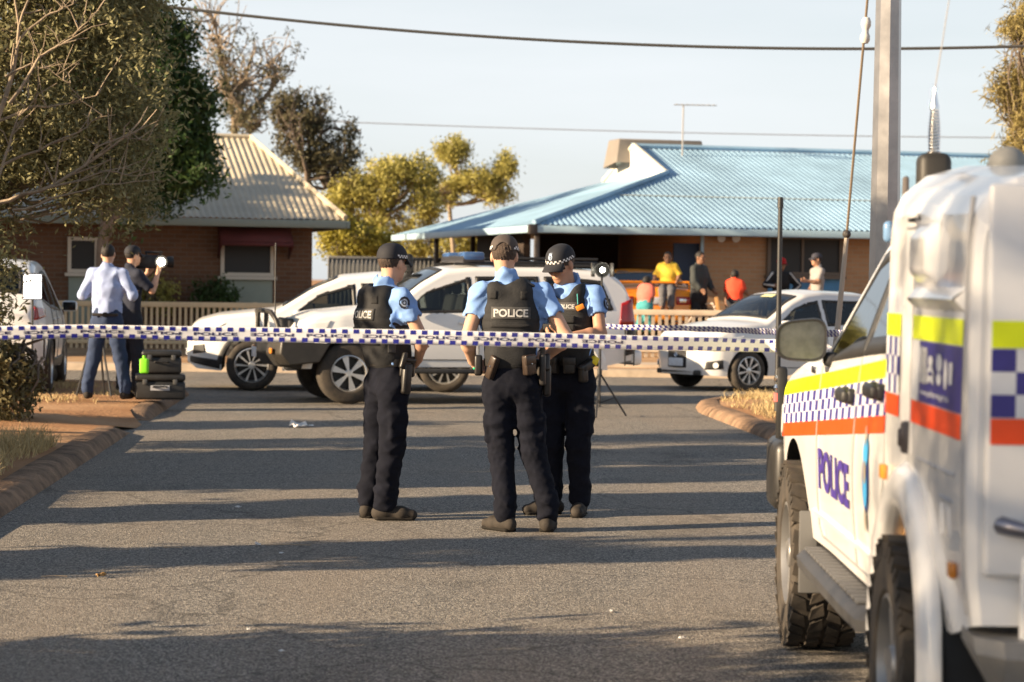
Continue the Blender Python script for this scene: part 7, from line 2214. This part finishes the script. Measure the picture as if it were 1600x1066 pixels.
pouch(o3, at, 65, -0.03, (0.08, 0.05, 0.11), MAT_BELT, 'pouch', stud=False)
hq = S3['head']
m = MB()
rows = [[Vector(hq(math.sin(t_) * 0.074, 0.022 + math.cos(t_) * 0.078, u)) for t_ in np.linspace(-1.25, 1.25, 15)] for u in (0.020, 0.004, -0.012)]
m.grid(rows); m.build('eye_strip', M('eye_strip_dark', (0.01, 0.01, 0.012), 0.12), o3, 60, solid=0.003)  # dark glossy strip curved across the eyes

# ---- onlookers and crew: one builder, simple standing poses --------------------------------
def stand(H=1.75, face=(0, -1), lean=0.0, la=((-0.05, 0, -0.26), (0.0, -0.05, -0.25)), ra=((0.05, 0, -0.26), (0.0, -0.05, -0.25)), sit=False, head=None, spread=0.1, sw=0.18):
    """person facing `face`; arm offsets are (elbow from shoulder, wrist from elbow) in own frame: x = own right... mapped to world"""
    f = vn((face[0], face[1], 0)); r = vn(np.cross(f, (0, 0, 1)))
    k = H / 1.78
    W = lambda x, y, z: tuple(r * x * k + f * y * k + np.array((0, 0, z * k)))
    D = lambda v: r * v[0] * k + f * v[1] * k + np.array((0, 0, v[2] * k))
    J = dict(head=W(0, 0.03 + lean * 1.2, 1.665), neck=W(0, lean, 1.50), chest=W(0, lean * 0.7, 1.315), pelvis=W(0, 0, 0.93), face_c=f, face_p=f, face_h=tuple(f) if head is None else head,
             Rsh=W(sw, lean, 1.44), Lsh=W(-sw, lean, 1.44))
    for s, a in (('L', la), ('R', ra)):
        e = np.array(J[s + 'sh']) + D(a[0]); J[s + 'el'] = tuple(e); J[s + 'wr'] = tuple(e + D(a[1]))
    for s, sg in (('L', -1), ('R', 1)):
        if sit:
            J[s + 'hip'] = W(sg * 0.09, 0, 0.87); J[s + 'kn'] = W(sg * 0.11, 0.40, 0.85); J[s + 'an'] = W(sg * 0.11, 0.42, 0.45); J[s + 'toe'] = W(sg * 0.12, 0.62, 0.40)
        else:
            J[s + 'hip'] = W(sg * 0.09, 0, 0.86); J[s + 'kn'] = W(sg * (0.09 + spread * 0.5), 0.02, 0.48); J[s + 'an'] = W(sg * (0.09 + spread), 0, 0.085); J[s + 'toe'] = W(sg * (0.10 + spread * 1.2), 0.2, 0.03)
    return J
cloth = lambda n, c: M(n, c, 0.8, var=(8, 0.15), spec=0.25)
JEANS = cloth('jeans_blue', (0.028, 0.045, 0.095))
SHOE = cloth('shoe_dark', (0.03, 0.025, 0.022))
RES = 0.016
p = G(166, 624, 0.13)
J = stand(1.80, (0.1, 1), la=((-0.10, -0.02, -0.24), (0.10, 0.20, 0.05)), ra=((0.12, 0, -0.24), (-0.05, 0.22, 0.0)), spread=0.13)
rep, _ = person('person', 'person in a pale blue shirt and jeans seen from behind on the left verge', p, J, dict(skin=SKIN_A, shirt=cloth('shirt_pale_blue', (0.34, 0.42, 0.66)), trousers=JEANS, shoes=SHOE, hair=MAT_HAIR_D, sleeve=1.45, hem=0.04, fat=1.08, sfold=0.017), RES, seed=41)
m = MB(); m.cyl((0.0, -0.126, 0.985), (0.0, -0.15, 0.985), 0.03, n=10); m.rbox((0, -0.13, 0.985), (0.30, 0.02, 0.035), 0.008); m.build('belt', MAT_BELT, rep)
p = G(203, 612, 0.13)
J = stand(1.80, (0.75, 0.6), la=((-0.04, 0.16, -0.20), (0.10, 0.14, 0.22)), ra=((0.06, 0.16, -0.20), (-0.06, 0.12, 0.24)), spread=0.1)
Jcrew = J
crew, _ = person('person', 'camera operator in dark clothes beside the person in the pale shirt', p, J, dict(skin=SKIN_A, shirt=cloth('shirt_navy', (0.02, 0.024, 0.04)), trousers=cloth('trousers_dark', (0.018, 0.02, 0.028)), shoes=SHOE, hair=MAT_HAIR_D, cap=MAT_CAPN, sleeve=0.8, hem=0.02), RES, seed=42)
# people at the right-hand house
def onlooker(px, Y, zg, label, J, outfit, seed, H):
    c = P(px, 440, Y)
    return person('person', label, (c.x, Y, zg), J, outfit, RES, group='people outside the house with the blue roof', seed=seed)
yz = yard_z(47)
zy = P(1043, 396, 46.15).z
onlooker(1043, 46.15, zy - 1.34, 'child in a yellow top sitting on the boot of the orange car', stand(1.34, (-0.1, -1), sit=True, la=((-0.12, 0.02, -0.20), (0.05, 0.12, -0.16)), ra=((0.12, 0.05, -0.22), (0.06, 0.10, -0.24))), dict(skin=SKIN_C, shirt=cloth('top_yellow', (0.78, 0.52, 0.06)), trousers=cloth('trousers_grey', (0.12, 0.12, 0.13)), shoes=SHOE, hair=MAT_HAIR_D, sleeve=0.95, hem=0.02), 51, 1.3)
zy = P(1085, 394, 46.4).z
onlooker(1092, 46.0, zy - 1.72, 'person in a dark hooded jacket standing beside the orange car', stand(1.72, (0.8, -0.6), la=((-0.08, 0.05, -0.25), (0.06, 0.15, -0.15)), ra=((0.06, 0.05, -0.25), (-0.02, 0.15, -0.15))), dict(skin=SKIN_C, shirt=cloth('jacket_dark', (0.045, 0.05, 0.05)), trousers=cloth('trousers_black', (0.015, 0.015, 0.018)), shoes=SHOE, hair=MAT_HAIR_D, sleeve=1.8, hem=-0.02, fat=1.25, torso=1.1, bulk=1.2), 52, 1.7)
zy = P(1148, 425, 46.0).z
onlooker(1148, 46.0, zy - 1.20, 'child in a red top with grey side stripes seen from behind', stand(1.20, (0.3, 0.9), ra=((0.10, 0.05, -0.2), (0.10, 0.10, -0.12))), dict(skin=SKIN_C, shirt=cloth('top_red', (0.72, 0.075, 0.035)), trousers=cloth('shorts_dark', (0.03, 0.03, 0.035)), shoes=SHOE, hair=MAT_HAIR_D, sleeve=0.7, hem=-0.03, shorts=True), 53, 1.2)
zy = P(1220, 404, 47.6).z
a_, _ = onlooker(1220, 47.6, zy - 1.74, 'person in a black tracksuit top with pale sleeve stripes and red cap', stand(1.74, (0.3, -1), la=((-0.18, 0.03, -0.20), (0.16, 0.14, -0.12)), ra=((0.16, 0.06, -0.19), (-0.10, 0.18, -0.02))), dict(skin=SKIN_C, shirt=cloth('track_black', (0.018, 0.018, 0.02)), trousers=cloth('trousers_black', (0.015, 0.015, 0.018)), shoes=SHOE, hair=MAT_HAIR_D, cap=cloth('cap_red', (0.4, 0.02, 0.02)), sleeve=1.75, hem=0.02, fat=1.1, bulk=1.15), 54, 1.74)
m = MB()
Jt = stand(1.74, (0.3, -1), la=((-0.18, 0.03, -0.20), (0.16, 0.14, -0.12)), ra=((0.16, 0.06, -0.19), (-0.10, 0.18, -0.02)))
for s in 'LR':
    pts = [Vector(Jt[s + 'sh']) + Vector((0, -0.05, 0.05)), Vector(Jt[s + 'el']) + Vector((0.04 * (1 if Jt[s + 'el'][0] > 0 else -1), -0.055, 0.0)), Vector(Jt[s + 'wr']) + Vector((0, -0.05, 0.0))]
    m.tube(pts, 0.022, 6)
m.build('sleeve_stripe', cloth('stripe_white', (0.6, 0.58, 0.55)), a_)
zy = P(1277, 397, 47.0).z
onlooker(1277, 47.0, zy - 1.76, 'person in a grey t shirt and dark cap facing left by the window', stand(1.76, (-0.95, -0.3), la=((-0.05, 0.10, -0.22), (0.0, 0.24, 0.03)), ra=((0.10, -0.03, -0.26), (0.0, 0.12, -0.22))), dict(skin=SKIN_B, shirt=cloth('tee_grey', (0.30, 0.28, 0.27)), trousers=cloth('shorts_dark', (0.03, 0.03, 0.035)), shoes=SHOE, hair=MAT_HAIR_D, cap=cloth('cap_slate', (0.05, 0.05, 0.065)), sleeve=0.7, hem=-0.03), 55, 1.76)
zy = P(1020, 436, 45.6).z
onlooker(1008, 45.4, zy - 1.02, 'small child in a pink and teal top behind the orange car', stand(1.02, (0.6, 0.8), lean=0.08), dict(skin=SKIN_C, shirt=cloth('top_pink', (0.62, 0.16, 0.12)), trousers=cloth('shorts_teal', (0.06, 0.28, 0.30)), shoes=SHOE, hair=MAT_HAIR_D, sleeve=0.6, hem=0.03), 56, 1.15)
# ================================================================ PROPS
MAT_TAPE_W = M('tape_white', (0.80, 0.80, 0.82), 0.4)
MAT_TAPE_B = M('tape_blue', (0.022, 0.026, 0.27), 0.4)
def cat_spline(pts, n):
    pts = [Vector(p) for p in pts]
    out = []
    for i in range(len(pts) - 1):
        p0, p1, p2, p3 = pts[max(i - 1, 0)], pts[i], pts[i + 1], pts[min(i + 2, len(pts) - 1)]
        for k in range(n):
            t = k / n
            out.append(0.5 * ((2 * p1) + (p2 - p0) * t + (2 * p0 - 5 * p1 + 4 * p2 - p3) * t * t + (3 * p1 - p0 - 3 * p2 + p3) * t ** 3))
    out.append(pts[-1])
    return out
class Ribbon:
    """sagging strip; at(u, v, off): u metres along, v across (-.5..+.5 of the width)"""
    def __init__(s, ctrl, width, tilt):
        s.p = cat_spline(ctrl, 16)
        s.L = [0.0]
        for a, b in zip(s.p, s.p[1:]): s.L.append(s.L[-1] + (b - a).length)
        s.w, s.tk = width, tilt
        s.total = s.L[-1]
        s.P = np.array([list(q) for q in s.p])
    def c(s, u): return Vector([np.interp(u, s.L, s.P[:, i]) for i in range(3)])
    def at(s, u, v, off=0.0):
        a, b = s.c(max(u - 0.02, 0)), s.c(min(u + 0.02, s.total))
        d = (b - a).normalized()
        up = Vector((0, 0, 1)); up = (up - d * up.dot(d)).normalized()
        nrm = d.cross(up)                       # towards the camera for a strip running left to right
        t = float(np.interp(u / s.total, [k[0] for k in s.tk], [k[1] for k in s.tk]))
        e = up * math.cos(t) + nrm * math.sin(t)
        n2 = d.cross(e)
        return s.c(u) + e * (v * s.w) + n2 * (off + 0.004 * math.sin(u * 9) * 1)
def tape(name, label, ctrl, width, tilt, cell, rows, words, group):
    o = empty(name, ctrl[0], 0, label, 'tape', group)
    b = Vector(ctrl[0])
    rb = Ribbon(ctrl, width, tilt)
    m = MB()
    n = int(rb.total / 0.03)
    m.grid([[rb.at(rb.total * i / n, v) - b for i in range(n + 1)] for v in (-0.5, -0.25, 0, 0.25, 0.5)])
    m.build('strip', MAT_TAPE_W, o, 60, solid=0.0006)
    m = MB()
    u, i = 0.0, 0
    while u < rb.total - cell:
        for v0, v1, ph in rows:
            if (i + ph) % 2 == 0:
                for sgn in (0.0012, -0.0018):
                    m.add([rb.at(u, v0, sgn) - b, rb.at(u + cell, v0, sgn) - b, rb.at(u + cell, v1, sgn) - b, rb.at(u, v1, sgn) - b], [(0, 1, 2, 3)])
        u += cell; i += 1
    m.build('check_print', MAT_TAPE_B, o, None, fixn=False)['kind'] = 'stuff'
    if words:
        u, flip = 0.12, False
        while u < words - 0.1:
            m = MB()
            sg = -1 if flip else 1
            add_text(m, 'POLICE', lambda a, q: rb.at(u + sg * a, sg * q / width, 0.0016) - b, 0.0145, 0.19, 0.035)
            m.build('lettering', M('tape_print', (0.03, 0.028, 0.10), 0.5), o, None, fixn=False)
            u += 0.245; flip = not flip
    return o
ctrl = [P(-60, 521, 10.5), P(60, 519, 10.5), P(200, 518.5, 10.52), P(330, 522, 10.55), P(480, 524, 10.6), P(700, 528, 10.65), P(900, 533, 10.75), P(1080, 537.5, 10.9), P(1216, 540, 11.05), P(1262, 540, 10.4), P(1300, 541, 9.75)]
tape('police_tape', 'blue and white checked police tape stretched across the whole foreground', ctrl, 0.065,
     [(0, 0.35), (0.06, 0.35), (0.14, 0.5), (0.22, 0.1), (0.35, 0.1), (0.6, 0.05), (0.75, 0.45), (0.88, 1.0), (1, 1.05)], 0.025, ((0.17, 0.46, 0), (-0.46, -0.17, 1)), 3.05, 'lengths of police tape')
ctrl = [P(896, 508, 27.0), P(960, 511, 26.5), P(1060, 513, 25.5), P(1150, 516, 24.3), P(1222, 519, 23.0), P(1300, 521, 21.6), P(1372, 522, 20.2)]
tape('police_tape', 'far length of police tape running behind the wing mirror to the steel pole', ctrl, 0.070, [(0, 0.7), (0.5, 0.6), (1, 0.5)], 0.05, ((0.0, 0.5, 0), (-0.5, 0.0, 1)), 0, 'lengths of police tape')

# ---- media light on a stand near the wagon's tail
g0 = G(936, 652)
st = empty('light_stand', g0, 0, 'lit media lamp on a black tripod stand behind the right officer', 'lamp')
hz = P(938, 422, g0.y).z
m = MB(); m.cyl((0, 0, 0.12), (0, 0, 1.0), 0.016, n=8); m.cyl((0, 0, 0.95), (0.012, 0, hz - 0.06), 0.012, n=8); m.cyl((0, 0, 0.5), (0, 0, 0.56), 0.028, n=10); m.cyl((0, 0, 0.95), (0, 0, 1.0), 0.026, n=10); m.build('pole', MAT_BLACK, st)
for a in (20, 140, 262):
    d = Vector((math.cos(R(a)), math.sin(R(a)), 0))
    m = MB(); m.tube([Vector((0, 0, 0.52)), d * 0.34 + Vector((0, 0, 0.012))], 0.011, 6); m.tube([Vector((0, 0, 0.16)), d * 0.2 + Vector((0, 0, 0.23))], 0.007, 5); m.build('leg', MAT_BLACK, st)
m = MB(); m.lathe([(0.0, 0.12), (0.05, 0.12), (0.065, 0.07), (0.085, 0.0), (0.09, -0.01)], (0.015, 0.0, hz), (0.1, 1, 0.0), 18); hd = m.build('lamp_head', MAT_BLACK, st, 40)
m = MB(); m.ball((0.015, 0.0, hz), (0.03, 0.02, 0.03), 14, 8); m.build('bulb', M('lamp_glow', (1, 1, 1), 0.4, emit=((1.0, 0.92, 0.72), 10)), hd, 60)
for s in (-1, 1):
    m = MB(); m.box((0.015 + s * 0.11, -0.04, hz), (0.012, 0.09, 0.16), Matrix.Rotation(R(s * 25), 3, 'Z')); m.build('barn_door', MAT_BLACK, hd)

# ---- television camera, tripod, cases of the crew ------------------------------------------------
c = crew.location + (Vector(Jcrew['Lwr']) + Vector(Jcrew['Rwr'])) / 2 + Vector((-0.04, -0.02, 0.13))
cm = empty('television_camera', c, 0, 'black shoulder camera with a bright lamp held by the camera operator', 'camera')
m = MB(); m.rbox((-0.02, 0, 0), (0.30, 0.13, 0.17), 0.02, seg=2); m.rbox((0.05, 0, 0.12), (0.22, 0.03, 0.03), 0.01); m.box((0.13, 0, 0.10), (0.02, 0.03, 0.05)); m.box((-0.04, 0, 0.10), (0.02, 0.03, 0.05)); m.build('camera_body', MAT_BLACK, cm, 50)
m = MB(); m.lathe([(0.0, 0.0), (0.055, 0.0), (0.055, 0.09), (0.07, 0.11), (0.075, 0.17), (0.06, 0.17)], (0.12, 0.02, 0.0), (1, 0.3, 0), 18); m.build('lens', MAT_BLACK, cm, 40)
m = MB(); m.rbox((-0.2, 0, 0), (0.08, 0.11, 0.13), 0.02); m.build('battery', MAT_BLACK, cm)
lc = Vector((0.16, -0.10, 0.0))
m = MB(); m.lathe([(0.0, 0.09), (0.05, 0.09), (0.075, 0.0), (0.08, 0.0)], lc, (0.1, 1, 0), 18); lh = m.build('lamp_head', MAT_BLACK, cm, 40)
m = MB(); m.ball(lc, (0.05, 0.03, 0.05), 14, 8); m.build('bulb', M('lamp_glow'), lh, 60)
p = G(152, 618, 0.13)
tp_ = empty('tripod', p, 0, 'slim black camera tripod standing behind the person in the pale shirt', 'tripod')
for a in (80, 200, 320):
    d = Vector((math.cos(R(a)), math.sin(R(a)), 0))
    m = MB(); m.tube([Vector((0, 0, 0.95)), d * 0.25], 0.014, 6); m.build('leg', MAT_BLACK, tp_)
m = MB(); m.cyl((0, 0, 0.85), (0, 0, 1.15), 0.02, n=8); m.rbox((0, 0, 1.17), (0.1, 0.1, 0.05), 0.01); m.build('head', MAT_BLACK, tp_)
MAT_CASE = M('case_black', (0.02, 0.02, 0.021), 0.5, var=(8, 0.3))
def case(px, py, w, h, label, dz=0, lid=True, Y=None, dpt=0.36):
    p = G(px, py, 0.13)
    o = empty('equipment_case', (p.x, p.y, 0.13 + dz), R(8), label, 'case', 'equipment cases beside the camera crew')
    m = MB(); m.rbox((0, 0, h * 0.36), (w, dpt, h * 0.70), 0.03, seg=3); m.build('shell', MAT_CASE, o, 50)
    m = MB(); m.rbox((0, 0, h * 0.86), (w * 1.01, dpt * 1.01, h * 0.27), 0.03, seg=3); m.build('lid', MAT_CASE, o, 50)
    for s in (-1, 1):
        m = MB(); m.rbox((s * w * 0.3, -dpt / 2 - 0.01, h * 0.70), (0.05, 0.02, 0.06), 0.006); m.build('latch', M('case_latch', (0.09, 0.09, 0.09), 0.4), o)
    m = MB(); m.tube([(-0.08, -dpt / 2, h * 0.5), (-0.07, -dpt / 2 - 0.035, h * 0.52), (0.07, -dpt / 2 - 0.035, h * 0.52), (0.08, -dpt / 2, h * 0.5)], 0.011, 6); m.build('handle', MAT_BLACK, o)
    return o
c1 = case(250, 624, 0.58, 0.30, 'large black equipment case with a white label, on the ground')
m = MB(); m.box((0.0, -0.185, 0.14), (0.22, 0.004, 0.06)); m.build('paper_label', M('paper_grey', (0.45, 0.46, 0.5), 0.7), c1)
case(252, 624, 0.46, 0.27, 'smaller black equipment case stacked on the large one', dz=0.305)
p = G(236, 626, 0.13)
m = MB(); m.rbox((0, 0, 0), (0.10, 0.08, 0.17), 0.02, seg=3); m.cyl((0, 0, 0.08), (0, 0, 0.12), 0.02, n=8)
bt = m.build('bottle_pouch', M('hi_vis_green', (0.22, 0.75, 0.02), 0.6)); bt.location = (p.x - 0.06, p.y - 0.10, 0.13 + 0.305 + 0.09)
bt.location = (p.x - 0.05, p.y - 0.22, 0.13 + 0.09)
tag(bt, 'bright green pouch hanging at the front of the black cases', 'pouch')
bt.location.z = P(240, 571, p.y).z
m = MB(); m.tube([(0.3, 0.0, 0.0), (0.18, -0.04, 0.15), (0.02, -0.06, 0.32), (-0.08, -0.06, 0.50)], 0.016, 6)
# dark bag by the wagon
p = G(62, 596, 0.13)
bg = empty('kit_bag', (p.x, p.y - 0.4, 0.12), R(-12), 'dark soft kit bag lying behind the left bush', 'bag')
m = MB(); m.rbox((0, 0, 0.16), (0.62, 0.32, 0.32), 0.12, seg=4); m.build('bag_body', MAT_CASE, bg, 60)
m = MB(); m.tube([(-0.15, -0.15, 0.24), (-0.10, -0.12, 0.38), (0.10, -0.12, 0.38), (0.15, -0.15, 0.24)], 0.014, 6); m.build('handle', MAT_BLACK, bg)
# glowing white square panel on a stand in front of the wagon
p = P(51, 448, 27.6)
rf = empty('glow_panel', (p.x, p.y, 0.12), R(6), 'glowing white square panel on a thin stand at the left', 'lamp')
h_ = p.z - 0.12
m = MB(); m.rbox((0, 0, h_), (0.22, 0.03, 0.30), 0.01); fr_ = m.build('panel_frame', MAT_BLACK, rf)
m = MB(); m.rbox((0, -0.017, h_), (0.20, 0.006, 0.275), 0.003); m.build('glow_face', M('panel_glow', (0.9, 0.9, 0.9), 0.6, emit=((1, 0.98, 0.95), 1.0)), fr_)
m = MB(); m.cyl((0, 0.01, 0.05), (0, 0.01, h_ - 0.1), 0.012, n=8); m.build('pole', MAT_BLACK, rf)
for a in (30, 150, 270):
    d = Vector((math.cos(R(a)), math.sin(R(a)), 0))
    m = MB(); m.tube([Vector((0, 0.01, 0.4)), d * 0.28], 0.009, 5); m.build('leg', MAT_BLACK, rf)

# ---- bicycle handlebars and bits by the right fence ------------------------------------
p = P(1096, 470, 45.6)
bk_ = empty('bicycle', (p.x, p.y, yard_z(45.6)), R(20), 'pale bicycle leaning by the picket fence near the dark jacket', 'bicycle')
for x in (-0.45, 0.45):
    m = MB(); m.tube([(x + 0.30 * math.cos(t), 0, 0.31 + 0.30 * math.sin(t)) for t in np.linspace(0, 2 * math.pi, 28, endpoint=False)], 0.02, 6, closed=True); w_ = m.build('wheel', MAT_RUBBER, bk_, 60)
    m = MB()
    for k in range(10): m.cyl((x, 0, 0.31), (x + 0.29 * math.cos(k * 0.628), 0, 0.31 + 0.29 * math.sin(k * 0.628)), 0.003, n=4)
    m.build('spoke', MAT_ALU, w_)
m = MB()
PAL = M('bike_pale', (0.55, 0.48, 0.40), 0.5)
for a, b in (((-0.45, 0, 0.31), (-0.1, 0, 0.32)), ((-0.1, 0, 0.32), (-0.2, 0, 0.72)), ((-0.1, 0, 0.32), (0.30, 0, 0.72)), ((-0.2, 0, 0.68), (0.30, 0, 0.76)), ((-0.45, 0, 0.31), (-0.2, 0, 0.68)), ((0.45, 0, 0.31), (0.28, 0, 0.84))): m.cyl(a, b, 0.018, n=8)
m.build('bike_frame', PAL, bk_)
m = MB(); m.tube([(0.22, -0.28, 0.93), (0.28, -0.1, 0.95), (0.27, 0, 0.86), (0.28, 0.1, 0.95), (0.22, 0.28, 0.93)], 0.014, 6); m.build('handlebar', PAL, bk_)
m = MB(); m.rbox((-0.22, 0, 0.76), (0.24, 0.14, 0.05), 0.02); m.build('saddle', MAT_BLACK, bk_)
p = P(1127, 470, 45.0)
m = MB(); m.rbox((0, 0, 0.55), (0.07, 0.04, 1.1), 0.006, Matrix.Rotation(R(-10), 3, 'Y'))
pl = m.build('timber_plank', M('plank_orange', (0.42, 0.22, 0.08), 0.8, var=(5, 0.2))); pl.location = (p.x, p.y, yard_z(45)); tag(pl, 'orange brown timber plank leaning by the picket fence', 'plank')

# ---- litter on the road -----------------------------------------------------------------
MAT_PAPER = M('litter_white', (0.75, 0.74, 0.72), 0.8)
def scrap(px, py, s, label, seed, mat=MAT_PAPER, name='paper_scrap', cat='litter'):
    g = np.random.default_rng(seed)
    m = MB()
    n = 5
    rows = [[((i / n - 0.5) * s[0] + g.normal() * s[0] * 0.05, (j / n - 0.5) * s[1] + g.normal() * s[1] * 0.05, abs(g.normal()) * s[2] + 0.002) for i in range(n + 1)] for j in range(n + 1)]
    m.grid(rows)
    o = m.build(name, mat, None, 40, solid=0.001)
    p = G(px, py)
    o.location = (p.x, p.y, 0.004); o.rotation_euler = (0, 0, g.uniform(0, 3))
    return tag(o, label, cat)
scrap(470, 668, (0.22, 0.14, 0.035), 'crumpled white paper on the road left of the officers', 1)
scrap(403, 854, (0.03, 0.025, 0.01), 'tiny white scrap on the road below the left officer', 2)
scrap(440, 866, (0.03, 0.02, 0.004), 'tiny pale chip on the shaded asphalt left of centre', 3)
scrap(372, 794, (0.04, 0.025, 0.006), 'tiny white scrap on the far dark shadow band', 4)
scrap(440, 1020, (0.022, 0.018, 0.004), 'tiny white speck near the bottom of the picture', 5)
scrap(1066, 1000, (0.03, 0.018, 0.005), 'white speck on the asphalt left of the ute front wheel', 6)
scrap(955, 957, (0.05, 0.012, 0.004), 'short pale strip on the asphalt right of centre', 7)
scrap(388, 986, (0.03, 0.012, 0.004), 'pale flake on the shaded road bottom left', 8)
scrap(158, 903, (0.06, 0.02, 0.012), 'curled brown leaf on the road near the left kerb', 9, M('leaf_brown', (0.36, 0.22, 0.09), 0.8), 'fallen_leaf', 'leaf')
for i, (px, py, L, ang) in enumerate(((85, 903, 0.13, 0.2), (450, 854, 0.26, 0.1), (270, 858, 0.12, -0.2))):
    p = G(px, py)
    m = MB(); m.tube([(-L / 2, 0, 0.006), (0, 0.012, 0.008), (L / 2, 0.0, 0.006)], 0.0025, 5)
    o = m.build('dry_twig', M('twig', (0.4, 0.3, 0.2), 0.8)); o.location = (p.x, p.y, 0.002); o.rotation_euler = (0, 0, ang)
    tag(o, ('thin dry twig by the left kerb shadow', 'long thin dry twig left of the officers', 'short dry twig on the shaded left lane')[i], 'twig')
